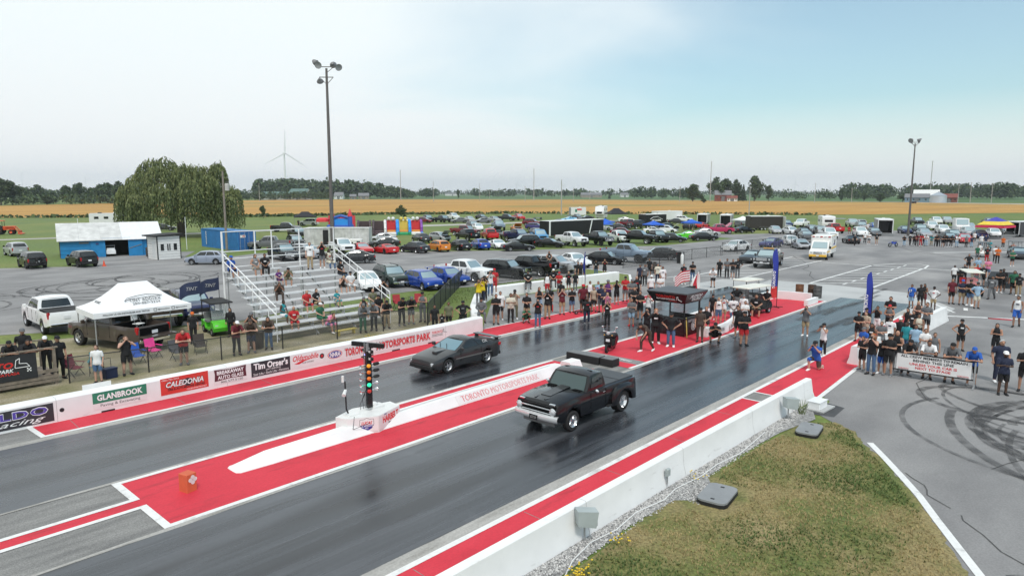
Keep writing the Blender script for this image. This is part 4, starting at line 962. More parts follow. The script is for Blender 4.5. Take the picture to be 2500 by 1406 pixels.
BLUEC = mat('container_blue', (.025, .17, .42), .55, .1, var=.15, scale=1.2)
ct = container('long blue corrugated shipping container beside the willow', (45.6, 98.0, 0), R(89), 12.0, 2.6, 2.72, BLUEC, door_m=mat('container_door_blue', (.03, .13, .36), .5, .1, var=.12))
MB().box((-6.03, .55, 2.0), (.02, .75, .35)).build('door_placard', WPLAS, ct); text('PB', ct, (-6.045, .42, 2.0), .35, .22, REDT, FACE_MX, bold=.05)
text('MAERSK', ct, (4.3, 1.34, 1.35), 2.0, .3, WHT, axes((0, 0, -1), (-1, 0, 0)), bold=.03)
wc = container('old rust-stained white container behind the bleachers', (58.2, 88.6, 0), R(-47), 9.6, 2.5, 2.85, mat('stained_white_steel', (.56, .56, .55), .6, .1, var=.28, scale=1.1), rib=.5)
MB().box((-1.6, -1.29, 1.35), (.8, .03, 2.4)).build('dark_doorway', MBLACK, wc)
for (x, y, lab) in ((58.6, 84.8, 'white generator box on the left of the old container'), (63.4, 82.6, 'white generator box near the right end of the old container')):
 g = thing('generator', lab, 'generator', (x, y, .01), R(-47))
 MB().box((0, 0, .75), (1.9, 1.1, 1.1), ch=.12).build('housing', WPLAS, g); MB().box((.5, -.56, .8), (.5, .03, .4)).build('vent', MBLACK, g); MB().box((0, 0, .12), (2.0, 1.0, .1)).build('skid', GPLAS, g)
c_ = thing('traffic_cone', 'orange traffic cone beside the black parked car near the shed', 'cone', (24.9, 83.7, .012))
MB().lathe([(.16, .04), (.03, .62), (.001, .63)], n=12).build('cone_body', mat('cone_orange', (.75, .09, .03), .5), c_, smooth=40); MB().box((0, 0, .02), (.38, .38, .04)).build('base', mat('cone_orange', (.75, .09, .03), .5), c_)
# ================================================================ vehicles
PAINT = {}
def paint(name):
 C = dict(black=(.004, .004, .005), white=(.78, .79, .80), silver=(.42, .43, .45), grey=(.14, .145, .155), charcoal=(.032, .034, .038), red=(.50, .012, .015), maroon=(.16, .015, .022), blue=(.012, .06, .36), navy=(.012, .02, .08), orange=(.62, .20, .02), purple=(.045, .04, .17), green=(.10, .62, .03), pink=(.42, .02, .09), greyblue=(.20, .26, .34), steelblue=(.28, .32, .40), darkgreen=(.03, .05, .042), skyblue=(.22, .50, .75), brown=(.065, .05, .042), gunmetal=(.040, .041, .043), cream=(.75, .74, .68), skywrap=(.05, .25, .50))
 if name not in PAINT:
  c = C[name]; met = .5 if name in ('silver', 'grey', 'greyblue', 'steelblue', 'blue', 'gunmetal', 'charcoal') else 0.0
  PAINT[name] = mat('car_paint_' + name, c, .42 if name != 'gunmetal' else .34, met * .6, var=.04, spec=.15, coat=.9 if name != 'gunmetal' else .6)
 return PAINT[name]
UNDER = mat('underbody', (.006, .006, .006), .9, spec=.1)

# each kind: length width height, wheel radius, front/rear axle x, sill z, outline of the shoulder line, glasshouse
KIND = {
 'sedan':  dict(L=4.75, W=1.84, H=1.46, r=.33, af=1.42, ar=-1.38, sill=.24, top=[(2.375, .50), (2.33, .66), (2.2, .74), (1.2, .92), (.6, .97), (-1.0, 1.0), (-1.75, 1.04), (-2.25, 1.0), (-2.34, .86), (-2.375, .55)], gh=(1.0, .35, -1.05, -1.85), roof=(1.40, 1.46, 1.40), belt=(.95, 1.03)),
 'coupe':  dict(L=4.6, W=1.86, H=1.34, r=.34, af=1.40, ar=-1.32, sill=.20, top=[(2.3, .46), (2.25, .62), (2.1, .70), (1.0, .88), (.5, .92), (-1.0, .97), (-1.7, 1.0), (-2.18, .97), (-2.27, .82), (-2.3, .5)], gh=(.75, .05, -.85, -1.8), roof=(1.28, 1.34, 1.29), belt=(.91, .99)),
 'sports': dict(L=4.5, W=1.90, H=1.22, r=.33, af=1.35, ar=-1.30, sill=.16, top=[(2.25, .36), (2.2, .5), (2.0, .60), (1.2, .80), (.4, .86), (-1.0, .90), (-1.7, .94), (-2.1, .93), (-2.22, .80), (-2.25, .45)], gh=(.8, .0, -.55, -1.75), roof=(1.17, 1.22, 1.16), belt=(.84, .93)),
 'hatch':  dict(L=4.25, W=1.76, H=1.52, r=.32, af=1.32, ar=-1.25, sill=.25, top=[(2.125, .52), (2.08, .70), (1.95, .80), (1.2, .98), (.7, 1.02), (-1.2, 1.06), (-1.9, 1.06), (-2.08, 1.0), (-2.125, .6)], gh=(1.15, .45, -1.45, -2.02), roof=(1.47, 1.52, 1.44), belt=(1.0, 1.07)),
 'suv':    dict(L=4.75, W=1.90, H=1.72, r=.37, af=1.45, ar=-1.38, sill=.32, top=[(2.375, .62), (2.33, .86), (2.2, .98), (1.3, 1.10), (.8, 1.13), (-1.4, 1.16), (-2.15, 1.16), (-2.33, 1.05), (-2.375, .65)], gh=(1.0, .40, -1.75, -2.25), roof=(1.66, 1.72, 1.66), belt=(1.11, 1.17)),
 'pickup': dict(L=5.85, W=2.02, H=1.93, r=.42, af=1.85, ar=-1.80, sill=.46, top=[(2.925, .78), (2.88, 1.06), (2.7, 1.16), (1.5, 1.26), (1.0, 1.28), (-.95, 1.32), (-1.0, 1.34), (-2.86, 1.34), (-2.91, 1.2), (-2.925, .75)], gh=(1.35, .75, -.75, -.98), roof=(1.87, 1.93, 1.88), belt=(1.27, 1.33), bed=(-1.05, -2.80, .82)),
}
KIND['lifted'] = dict(KIND['pickup'], H=2.12, r=.48, sill=.66, lift=.2)
KIND['stepside'] = dict(L=4.75, W=1.86, H=1.72, r=.37, af=1.52, ar=-1.42, sill=.38, top=[(2.375, .62), (2.36, .95), (2.28, 1.06), (1.6, 1.14), (.75, 1.17), (-.35, 1.14), (-.40, 1.13), (-2.3, 1.13), (-2.36, 1.08), (-2.375, .7)], gh=(.75, .42, -.30, -.42), roof=(1.66, 1.71, 1.68), belt=(1.15, 1.14), bed=None)

def interp(P, x):
 P = sorted(P)
 if x <= P[0][0]: return P[0][1]
 for (a, b), (c, d) in zip(P, P[1:]):
  if x <= c: return b + (d - b) * (x - a) / (c - a)
 return P[-1][1]

def car_meshes(kind):
 """meshes of every part of a kind, in car coordinates (x forward, y left, origin on the ground)"""
 k = KIND[kind]; L, W, r = k['L'], k['W'], k['r']; hw = W / 2; lift = k.get('lift', 0); tall = kind in ('pickup', 'lifted', 'suv', 'stepside'); bl_ = .95 if kind == 'stepside' else .86 if tall else .80; fl_ = .90 if kind == 'stepside' else .72
 top = [(x, z + lift) for x, z in k['top']]
 Ra = r * 1.17
 xs = {round(x, 3) for x, _ in top}
 for a in (k['af'], k['ar']):
  for t in range(0, 181, 18): xs.add(round(a + Ra * math.cos(R(t)), 3))
  xs.add(round(a + Ra + .012, 3)); xs.add(round(a - Ra - .012, 3))
 for i in range(17): xs.add(round(-L / 2 + .06 + (L - .12) * i / 16, 3))
 bed = k.get('bed')
 if bed: xs |= {bed[0], bed[0] - .02, bed[1], bed[1] - .02}
 xs = sorted(xs)
 out = {}
 mb = MB(); rings = []
 for x in xs:
  zt = interp(top, x)
  zl = k['sill'] + (.10 if abs(x) > L / 2 - .25 else 0)
  arch = False
  for a in (k['af'], k['ar']):
   d = abs(x - a)
   if d <= Ra + 1e-4: zl = max(zl, r + math.sqrt(max(0, Ra * Ra - d * d))); arch = True
  zl = min(zl, zt - .08)
  e = min(1, (L / 2 - abs(x)) / .55); w = hw * (bl_ + (1 - bl_) * (1 - (1 - max(0, e)) ** 2.2))
  cr = .05 if x > k['gh'][0] else .03
  flare = .018 if arch else 0
  half = [(0, zl), (w * .86, zl), (w * .965 + flare, zl + .03), (w + flare, zl + (zt - zl) * .38), (w * 1.0, zl + (zt - zl) * .66), (w * .985, zt - .10), (w * (.97 if tall else .945), zt - .015), (w * fl_, zt + cr * .55), (0, zt + cr)]
  if bed and bed[1] - .001 <= x <= bed[0] - .019:
   half[7] = (w * .86, zt); half[8] = (0, bed[2] + lift)
   half = half[:7] + [(w * .84, bed[2] + lift), (0, bed[2] + lift)]
  elif bed and x < bed[0] + .001:
   half[7] = (w * .86, zt); half[8] = (0, zt)
  rings.append([(x, y, z) for y, z in half] + [(x, -y, z) for y, z in reversed(half[1:-1])])
 K = len(rings[0])
 for rg in rings: mb.v += rg
 for i in range(len(rings) - 1):
  for j in range(K):
   j2 = (j + 1) % K
   dark = j in (0, K - 1) or (bed and j in (7, 8) and rings[i][8][2] < rings[i][5][2] - .2)
   mb.face((i * K + j, i * K + j2, (i + 1) * K + j2, (i + 1) * K + j), 1 if dark else 0)
 mb.face(range(K), 0); mb.face(range((len(rings) - 1) * K, len(rings) * K), 0)
 # glasshouse
 g0, g1, g2, g3 = k['gh']; b0, b1 = k['belt'][0] + lift, k['belt'][1] + lift; rf, rm, rb = [z + (0 if kind == 'lifted' else 0) for z in k['roof']]
 if kind == 'lifted': rf, rm, rb = rf + .2, rm + .2, rb + .2
 wb, wr = hw * .93, hw * (.82 if kind == 'stepside' else .77 if tall else .70)
 def side(u, v, s):
  xb = g0 + (g3 - g0) * u; zb = b0 + (b1 - b0) * u - .03; xt = g1 + (g2 - g1) * u
  zt = rf + (rm - rf) * math.sin(min(1, u * 2) * math.pi / 2) if u < .5 else rm + (rb - rm) * (1 - math.cos((u - .5) * math.pi))
  taper = 1 - .06 * max(0, u - .6)
  y = (wb + (wr - wb) * v + .035 * math.sin(v * math.pi)) * taper
  return Vector((xb + (xt - xb) * v, s * y, zb + (zt - zb) * v))
 def front(u, v, end):
  a, b = side(end, v, -1), side(end, v, 1); p = a + (b - a) * u
  p.x += (.10 if end == 0 else -.07) * math.sin(u * math.pi) * (1 - .4 * v); return p
 def grid(fn, nu, nv, mbx, mi=0, flip=False):
  i = len(mbx.v)
  for a in range(nu + 1):
   for b in range(nv + 1): mbx.v.append(tuple(fn(a / nu, b / nv)))
  for a in range(nu):
   for b in range(nv):
    q_ = (i + a * (nv + 1) + b, i + (a + 1) * (nv + 1) + b, i + (a + 1) * (nv + 1) + b + 1, i + a * (nv + 1) + b + 1)
    mbx.face(q_[::-1] if flip else q_, mi)
 for s in (-1, 1): grid(lambda u, v: side(u, v, s), 10, 4, mb, 0, s > 0)
 grid(lambda u, v: front(u, v, 0), 6, 4, mb); grid(lambda u, v: front(u, v, 1), 6, 4, mb)
 def roof(u, v):
  a, b = side(u, 1, -1), side(u, 1, 1); p = a + (b - a) * v; p.z += .06 * math.sin(v * math.pi) * (1 if 0 < u < 1 else .5)
  if u in (0, 1): p.x = front(v, 1, int(u)).x
  return p
 grid(roof, 10, 6, mb)
 me = mb.mesh('body', [UNDER, UNDER], None, fix=False)
 bm = bmesh.new(); bm.from_mesh(me); bmesh.ops.remove_doubles(bm, verts=bm.verts, dist=.0008); bmesh.ops.recalc_face_normals(bm, faces=bm.faces); bm.to_mesh(me); bm.free()
 me.shade_smooth(); me.set_sharp_from_angle(angle=R(38)); out['body'] = me
 def pane(fn, u0, u1, v0, v1, nm, off, m):
  p = MB(); f2 = lambda a, b: Vector(fn(u0 + (u1 - u0) * a, v0 + (v1 - v0) * b)) + off
  grid(f2, 5, 3, p); me = p.mesh(nm, m, fix=False); me.shade_smooth(); return me
 out['windshield'] = pane(lambda u, v: front(u, v, 0), .07, .93, .08, .93, 'windshield', Vector((.012, 0, .012)), LGLASS)
 out['rear_window'] = pane(lambda u, v: front(u, v, 1), .09, .91, .16, .90, 'rear_window', Vector((-.012, 0, .01)), GLASS)
 splits = {'sedan': [(.08, .44), (.47, .86)], 'coupe': [(.10, .56), (.60, .88)], 'sports': [(.10, .62)], 'hatch': [(.07, .40), (.43, .74), (.77, .93)], 'suv': [(.07, .38), (.41, .68), (.71, .94)], 'pickup': [(.08, .47), (.51, .93)], 'lifted': [(.08, .47), (.51, .93)], 'stepside': [(.14, .84)]}[kind]
 out['side_window'] = [pane(lambda u, v, s=s: side(u, v, s), a, b, .14, .88, 'side_window', Vector((0, s * .012, 0)), GLASS) for s in (-1, 1) for a, b in splits]
 # lamps, grille, bumper, mirrors, plate
 zt0 = interp(top, L / 2 - .12); zs = k['sill'] + lift * .2
 tall = kind in ('pickup', 'lifted', 'suv', 'stepside')
 def bx(c, d, m, nm, ch=.02, rz=0): return MB().box(c, d, ch=ch, rz=rz).mesh(nm, m)
 hl = .20 if tall else .13
 out['headlight'] = [bx((L / 2 - .17, s * hw * .70, zt0 - .12), (.26, hw * .34, hl), HLAMP, 'headlight', .03, -s * .28) for s in (-1, 1)]
 zr = interp(top, -L / 2 + .1)
 out['taillight'] = [bx((-L / 2 + .12, s * hw * (.80 if not tall else .86), zr - .18), (.20, hw * (.26 if not tall else .12), .14 if not tall else .36), TLAMP, 'taillight', .02, s * .15) for s in (-1, 1)]
 gz = (zt0 + zs) / 2 + (.08 if tall else -.10)
 out['grille'] = bx((L / 2 - .02, 0, gz), (.07, W * (.52 if tall else .5), (.30 if tall else .18)), MBLACK, 'grille')
 out['front_bumper'] = bx((L / 2 - .03, 0, zs + .16), (.14, W * .84, .16), CHROME if tall else MBLACK, 'front_bumper', .04)
 out['rear_bumper'] = bx((-L / 2 + .02, 0, zs + .16), (.14, W * .84, .16), CHROME if tall and kind != 'suv' else MBLACK, 'rear_bumper', .04)
 out['plate'] = bx((-L / 2 - .015, 0, zr - .32), (.03, .32, .16), PLATE, 'number_plate', 0)
 out['front_plate'] = bx((L / 2 + .05, 0, zs + .22), (.03, .30, .14), PLATE, 'number_plate', 0)
 out['mirror'] = [bx((g0 - .30 * (g0 - g1), s * (hw + .10), b0 + .08), (.12, .20, .15 if not tall else .20), UNDER, 'mirror', .03) for s in (-1, 1)]
 wmb = MB(); tw = .21 if not tall else .27
 wmb.lathe([(r * .62, -tw / 2), (r * .93, -tw / 2), (r, -tw / 2 + .03), (r, tw / 2 - .03), (r * .93, tw / 2), (r * .62, tw / 2)], n=20, axis='y')
 out['tyre'] = wmb.mesh('wheel', RUBBER, 40)
 rmb = MB(); y = tw / 2 - .02
 for sgn in (1, -1):
  rmb.lathe([(r * .64, sgn * tw / 2 * .98), (r * .60, sgn * y), (r * .55, sgn * (y - .03)), (r * .50, sgn * (y - .05))], n=20, axis='y')
  rmb.lathe([(r * .51, sgn * (y - .06)), (.01, sgn * (y - .06))], n=20, axis='y', mi=1)
  for t in range(5):
   a = t * 2 * math.pi / 5; c_, s_ = math.cos(a), math.sin(a)
   M = Matrix.Rotation(-a, 4, 'Y') @ Matrix.Translation((r * .30, sgn * (y - .035), 0))
   rmb.box((0, 0, 0), (r * .56, .03, r * .17), M=M)
  rmb.lathe([(r * .15, sgn * (y - .05)), (r * .13, sgn * (y - .005)), (.005, sgn * (y - .005))], n=10, axis='y')
 out['rim'] = rmb.mesh('rim', [RIM, UNDER], 40)
 x2, zz = k['af'] - Ra - .05, b0
 out['seam'] = []
 if kind in ('sedan', 'coupe', 'hatch', 'suv', 'pickup', 'lifted', 'stepside'):
  cuts = {'sedan': (.62, -.42), 'coupe': (.55, -.75), 'hatch': (.75, -.25), 'suv': (.75, -.30), 'pickup': (1.02, .1, -.82), 'lifted': (1.02, .1, -.82), 'stepside': (.55, -.33)}[kind]
  for s in (-1, 1):
   for c in cuts: out['seam'].append(MB().box((c, s * (hw + .0), (k['sill'] + .12 + b0) / 2 + .02), (.014, .012, b0 - k['sill'] - .22)).mesh('door_seam', UNDER))
 return out
CARM = {}
def set_slots(o, mats):
 for i, m in enumerate(mats):
  o.material_slots[i].link = 'OBJECT'; o.material_slots[i].material = m
def car(name, kind, col, label, cat, loc, heading, lod=2, group=None, dark_rims=False, roofcol=None, scale=1.0):
 if kind not in CARM: CARM[kind] = car_meshes(kind)
 M = CARM[kind]; k = KIND[kind]
 root = thing(name, label, cat, (loc[0], loc[1], .014 if len(loc) < 3 else loc[2]), R(heading), group)
 if scale != 1: root.scale = (scale,) * 3
 P = paint(col)
 set_slots(link('body', M['body'], root), [P, UNDER])
 link('windshield', M['windshield'], root); link('rear_window', M['rear_window'], root)
 for m in M['side_window']: link('side_window', m, root)
 tw = .21 if kind not in ('pickup', 'lifted', 'suv', 'stepside') else .27
 for ax in (k['af'], k['ar']):
  for s in (-1, 1):
   w = link('wheel', M['tyre'], root, (ax, s * (k['W'] / 2 - tw / 2 - .005), k['r']))
   if lod >= 1: 
    rm = link('rim', M['rim'], w)
    if dark_rims: set_slots(rm, [DRIM, UNDER])
 for m in M['headlight']: link('headlight', m, root)
 for m in M['taillight']: link('taillight', m, root)
 if lod >= 1:
  link('grille', M['grille'], root)
  link('number_plate', M['plate'], root)
  for m in M['mirror']: set_slots(link('mirror', m, root), [P if lod > 1 else UNDER])
 if lod >= 2:
  fb = link('front_bumper', M['front_bumper'], root); link('rear_bumper', M['rear_bumper'], root); link('number_plate', M['front_plate'], root)
  for m in M['seam']: link('door_seam', m, root)
 return root
def extra(root, nm, mb, m, smooth=None): return mb.build(nm, m, root, smooth)

def car_extras(o, kd, lab):
 """what a label names beyond the plain kind"""
 k = KIND[kd]; L, W = k['L'], k['W']; lf = k.get('lift', 0); g0 = k['gh'][0]; zc = interp(k['top'], g0) + lf; zr = interp(k['top'], -L / 2 + .1) + lf
 P = o.children[0].material_slots[0].material
 def bx(nm, c, d, m, ch=.0, ry=0):
  b = MB().box((0, 0, 0), d, ch=ch).build(nm, m, o, loc=c)
  if ry: b.rotation_euler = (0, R(ry), 0)
  return b
 if 'raised' in lab: bx('raised_bonnet', (g0 + .55, 0, zc + .50), (1.25, W * .8, .04), P, .01, -38); bx('engine_bay', (g0 + .75, 0, zc - .02), (1.1, W * .7, .10), UNDER)
 if 'spare wheel' in lab: MB().lathe([(.2, -.1), (.34, -.1), (.36, 0), (.34, .1), (.001, .12)], n=18, axis='x').build('spare_wheel', RUBBER, o, 40, loc=(-L / 2 - .08, -.15, .95))
 if 'roof rails' in lab:
  for s in (-1, 1): MB().tube((.2, s * .6, 1.74), (-1.7, s * .6, 1.74), .03, None, 6).build('roof_rail', MBLACK, o)
 if 'rear wing' in lab: bx('rear_wing', (-L / 2 + .2, 0, 1.32), (.3, 1.4, .04), P, .01); bx('wing_support', (-L / 2 + .2, .5, 1.17), (.12, .04, .28), P); bx('wing_support', (-L / 2 + .2, -.5, 1.17), (.12, .04, .28), P)
 if 'bed cover' in lab: bx('bed_cover', (-1.92, 0, 1.35), (1.8, 1.76, .04), MBLACK, .01)
 if 'tailgate' in lab and ('open' in lab or 'dropped' in lab): bx('tailgate', (-L / 2 - .32, 0, .86 + lf), (.62, W * .84, .07), P, .01); bx('bed_opening', (-L / 2 - .003, 0, 1.06 + lf), (.02, W * .80, .42), UNDER)
 if 'board' in lab: bx('white_board', (L / 2 + .06, .1, .55), (.04, 1.1, .6), WPLAS)
 if 'dark bonnet' in lab: bx('bonnet_panel', (g0 + .75, 0, zc - .02), (1.1, W * .55, .05), MBLACK, .02, 8)
 if 'chrome grille' in lab: bx('chrome_grille', (L / 2 + .02, 0, .88 + lf), (.05, W * .6, .36), CHROME, .015)
 if 'steel bumper' in lab: bx('steel_bumper', (L / 2 + .08, 0, .66 + lf), (.24, W * .95, .3), MBLACK, .05)
 if 'stickers' in lab:
  for j in (0, 1): bx('sticker', (-1.45 + .3 * j, -.80, 1.42), (.2, .05, .14), WPLAS)
CARS = [
('parked_suv','suv','silver',21.6,106.4,91,1,'silver SUV on the grass beside the blue shed'),
('parked_suv','suv','black',19.2,87.9,90,2,'black SUV with a spare wheel at the lot edge left of the shed'),
('parked_suv','suv','black',23.3,85.6,93,2,'black SUV beside the traffic cone in front of the shed'),
('parked_hatchback','hatch','steelblue',33.4,77.4,140,2,'silver-blue hatchback between white booth and bleachers'),
('parked_sedan','sedan','charcoal',57.8,153.8,325,1,'dark grey sedan under the willow behind the shed'),
('pickup_truck','pickup','charcoal',73.0,130.4,320,1,'dark grey pickup in the grass left of the black tent'),
('pickup_truck','pickup','black',64.2,110.7,258,1,'black pickup on the grass left of the old container'),
('pickup_truck','pickup','grey',48.2,90.5,140,1,'grey pickup behind the bleacher rail in the back row'),
('parked_suv','suv','charcoal',53.5,92.8,254,1,'dark grey SUV half hidden behind the bleacher rail beside silver van'),
('pickup_truck','pickup','black',42.0,75.9,262,2,'black pickup with big chrome grille behind the bleachers'),
('parked_suv','suv','silver',45.1,75.8,279,2,'silver SUV facing the lane behind the bleacher guard rail'),
('pickup_truck','pickup','white',52.3,79.0,255,1,'white pickup beside the floodlight mast'),
('parked_coupe','coupe','red',53.8,76.5,257,1,'red coupe beside the white pickup near the mast'),
('parked_sedan','sedan','charcoal',45.4,66.1,148,2,'dark grey sedan driving past behind the bleacher handrail'),
('parked_sedan','sedan','silver',68.2,91.3,150,2,'silver sedan in the back row near the inflatables'),
('parked_sedan','sedan','charcoal',61.8,82.3,150,2,'dark grey sedan behind the red sports car'),
('sports_car','sports','red',55.8,74.1,85,1,'red sports car with its rear towards the lane'),
('parked_sedan','sedan','charcoal',59.2,72.1,92,2,'dark grey sedan second left of the orange hatchback'),
('parked_hatchback','hatch','orange',62.7,71.1,76,1,'orange hatchback in the middle row'),
('parked_sedan','sedan','black',66.1,70.6,74,1,'black sedan right of the orange hatchback'),
('parked_sedan','sedan','blue',69.1,69.5,66,1,'blue sedan in the middle row beside the white supercar'),
('parked_sedan','sedan','charcoal',72.5,86.6,70,1,'dark grey sedan behind the middle row on the grass'),
('parked_hatchback','hatch','silver',76.2,86.1,266,1,'silver hatchback with its bonnet raised on the grass'),
('pickup_truck','pickup','maroon',89.5,93.9,285,2,'maroon pickup longest in the grass row'),
('pickup_truck','pickup','black',80.6,84.0,76,1,'black pickup with tailgate to the lane on the grass'),
('pickup_truck','pickup','red',83.9,81.9,57,0,'red pickup small with tailgate to the lane'),
('parked_hatchback','hatch','white',103.7,104.9,239,0,'white hatchback facing the lane on the far grass'),
('parked_suv','suv','grey',90.9,87.5,243,0,'grey SUV with raised bonnet beside the red pickup'),
('pickup_truck','lifted','greyblue',107.3,102.2,237,0,'grey-blue pickup on the far grass'),
('parked_sedan','sedan','white',115.8,144.0,260,0,'white sedan at the left end of the farthest row'),
('parked_hatchback','hatch','maroon',119.7,141.6,300,0,'maroon hatchback in the farthest row'),
('pickup_truck','pickup','black',124.8,146.1,254,0,'black pickup behind the maroon hatchback'),
('pickup_truck','pickup','charcoal',125.8,140.9,266,1,'dark grey pickup in the farthest row'),
('pickup_truck','pickup','white',141.3,153.5,252,0,'white pickup in the farthest row'),
('parked_sedan','sedan','grey',126.3,134.8,150,1,'grey sedan in the farthest row beside the gravel road'),
('parked_sedan','sedan','silver',134.3,139.0,246,0,'silver sedan in the farthest row'),
('parked_sedan','sedan','grey',128.8,128.5,150,0,'grey sedan second in the farthest row'),
('parked_sedan','sedan','charcoal',148.9,149.0,260,0,'dark grey sedan half hidden in the farthest row'),
('parked_sedan','sedan','silver',138.9,133.8,258,0,'silver sedan near the right end of the farthest row'),
('pickup_truck','pickup','charcoal',144.9,134.9,290,0,'dark grey pickup at the right of the farthest row'),
('pickup_truck','pickup','red',150.2,134.9,248,0,'red pickup at the right end of the farthest row'),
('parked_suv','suv','maroon',127.7,110.1,290,1,'maroon SUV driving on the gravel road'),
('parked_coupe','coupe','orange',106.1,95.8,235,0,'orange coupe with bonnet raised on the far grass'),
('pickup_truck','lifted','navy',83.6,75.2,257,1,'navy pickup with big tyres beside the black race trailer'),
('pickup_truck','lifted','skywrap',84.6,71.5,234,1,'blue wrapped pickup with blue wrap beside the black race trailer'),
('parked_suv','suv','black',77.6,68.5,150,1,'black SUV behind the low black coupe'),
('sports_car','sports','white',72.2,68.9,243,1,'white sports car beside the blue sedan'),
('parked_coupe','coupe','black',70.5,63.4,328,2,'black coupe crossing the lane'),
('parked_coupe','coupe','black',78.6,64.2,290,1,'black coupe left of the tall white pickup'),
('pickup_truck','lifted','white',82.9,63.6,258,2,'white pickup tall in the front of the trailer row'),
('pickup_truck','lifted','black',87.0,61.5,252,2,'black pickup with chrome grille right of the white pickup'),
('pickup_truck','pickup','white',94.1,62.5,239,1,'white pickup between two black pickups'),
('pickup_truck','lifted','black',93.9,58.9,285,2,'black pickup with heavy steel bumper'),
('pickup_truck','pickup','black',99.1,58.4,239,1,'black pickup left of the black sedan'),
('parked_sedan','sedan','black',100.3,56.2,295,1,'black sedan left of the lime green car'),
('parked_hatchback','hatch','white',122.9,70.1,285,0,'white hatchback with raised bonnet behind the black sedan'),
('parked_coupe','coupe','green',109.4,58.5,130,1,'green coupe bright lime'),
('parked_sedan','sedan','black',106.9,54.0,320,1,'black sedan at the grass island'),
('parked_sedan','sedan','silver',118.1,59.0,310,1,'silver sedan behind the black sedan at the grass island'),
('pickup_truck','pickup','pink',126.8,60.9,315,2,'pink pickup with raised bonnet near the grey trailers'),
('parked_coupe','coupe','skyblue',154.5,119.5,150,0,'pale blue coupe near the box trailer'),
('parked_sedan','sedan','charcoal',168.9,127.3,244,0,'dark grey sedan beside the box trailer'),
('parked_coupe','coupe','charcoal',164.8,121.1,150,0,'dark grey coupe left of the tall camper'),
('parked_coupe','coupe','purple',137.2,108.9,330,1,'purple coupe behind the long race trailer'),
('parked_coupe','coupe','white',162.7,105.7,310,1,'white coupe under the black canopy'),
('pickup_truck','pickup','maroon',135.7,87.6,340,1,'maroon pickup behind the blue tents'),
('parked_coupe','coupe','charcoal',126.4,83.6,300,1,'dark grey coupe with raised bonnet near the blue tents'),
('parked_sedan','sedan','black',133.6,76.0,330,1,'black sedan behind the blue tent'),
('parked_suv','suv','white',171.9,92.9,290,0,'white SUV between trailers'),
('parked_coupe','coupe','black',133.3,58.6,335,1,'black coupe beside the black open trailer'),
('parked_suv','suv','silver',150.4,57.9,290,0,'silver SUV right of the black open trailer'),
('parked_sedan','sedan','white',135.0,49.9,229,1,'white sedan in front of the camper trailer'),
('parked_sedan','sedan','black',131.5,46.3,221,1,'black sedan beside the white sedan'),
('parked_suv','suv','grey',139.1,47.3,219,1,'grey SUV next to the camper trailer'),
('pickup_truck','pickup','white',165.4,58.7,181,0,'white pickup behind the white sedan row'),
('pickup_truck','pickup','red',145.4,45.2,40,1,'red pickup beside the camper awning'),
('parked_suv','suv','grey',136.4,44.8,212,0,'grey SUV behind the white pickup and ambulance'),
('pickup_truck','pickup','white',127.2,40.5,215,1,'white pickup behind the ambulance'),
('sports_car','sports','black',117.1,33.7,30,0,'black sports car beside the ambulance'),
('parked_suv','suv','white',137.6,38.1,209,0,'white SUV in front of the camper row'),
('parked_suv','suv','grey',163.2,45.1,209,0,'grey SUV behind the white one in the camper row'),
('parked_suv','suv','silver',176.3,49.1,34,0,'silver SUV on the far grass behind the camper'),
('parked_hatchback','hatch','blue',164.9,42.8,209,0,'blue hatchback beside the open trailer'),
('parked_coupe','coupe','charcoal',77.5,32.9,182,1,'dark grey coupe left of the grey pickup at the staging lines'),
('parked_sedan','sedan','white',91.0,41.0,170,2,'white sedan behind the tall chain-link fence with a board on its nose'),
('parked_coupe','coupe','purple',101.2,40.2,174,1,'purple coupe behind the tall chain-link fence'),
('parked_sedan','sedan','white',107.3,39.6,215,1,'white sedan right of the purple car'),
('parked_coupe','coupe','silver',101.4,35.9,215,1,'silver coupe with dark bonnet left of the ambulance'),
('parked_sedan','sedan','grey',122.9,42.8,212,0,'grey sedan behind the ambulance'),
('pickup_truck','pickup','black',195.4,41.1,209,0,'black pickup beside the slim floodlight mast'),
('pickup_truck','pickup','white',203.6,38.6,204,0,'white pickup in the far right row'),
('parked_suv','suv','charcoal',202.3,32.8,204,0,'dark grey SUV on the far right grass'),
('pickup_truck','pickup','charcoal',202.6,27.1,204,0,'dark grey pickup behind the striped tent'),
('pickup_truck','pickup','white',170.5,33.1,204,0,'white pickup behind the rail of spectators'),
('parked_sedan','sedan','silver',179.3,27.5,201,0,'silver sedan in the far right row'),
('parked_suv','suv','silver',151.3,23.2,201,0,'silver SUV behind the spectators near the striped tent'),
('pickup_truck','pickup','black',152.7,31.5,204,0,'black pickup behind the rail beside the mast'),
('parked_sedan','sedan','silver',143.1,28.8,205,0,'silver sedan behind the rail of spectators'),
('parked_suv','suv','white',158.2,28.7,204,0,'white SUV between two dark cars behind the rail'),
('parked_sedan','sedan','black',132.9,23.2,215,1,'black sedan behind the rail of spectators'),
('parked_sedan','sedan','navy',146.0,20.7,202,0,'navy sedan left of the striped tent'),
('parked_coupe','coupe','charcoal',103.9,10.5,198,1,'dark grey coupe at the right edge beside the golf carts'),
('parked_sedan','sedan','charcoal',97.9,83.3,243,0,'dark grey sedan beside the navy pickup near the race trailer'),
('parked_coupe','coupe','silver',121.1,84.6,300,0,'silver coupe behind the race trailer roof'),
('parked_sedan','sedan','black',139.2,73.7,366,0,'black sedan at the grey trailer ramp'),
('parked_coupe','coupe','red',144.1,73.2,361,0,'red coupe at the trailer ramp left of the pink pickup'),
('parked_suv','suv','grey',155.4,69.1,366,0,'grey SUV beneath the white tent'),
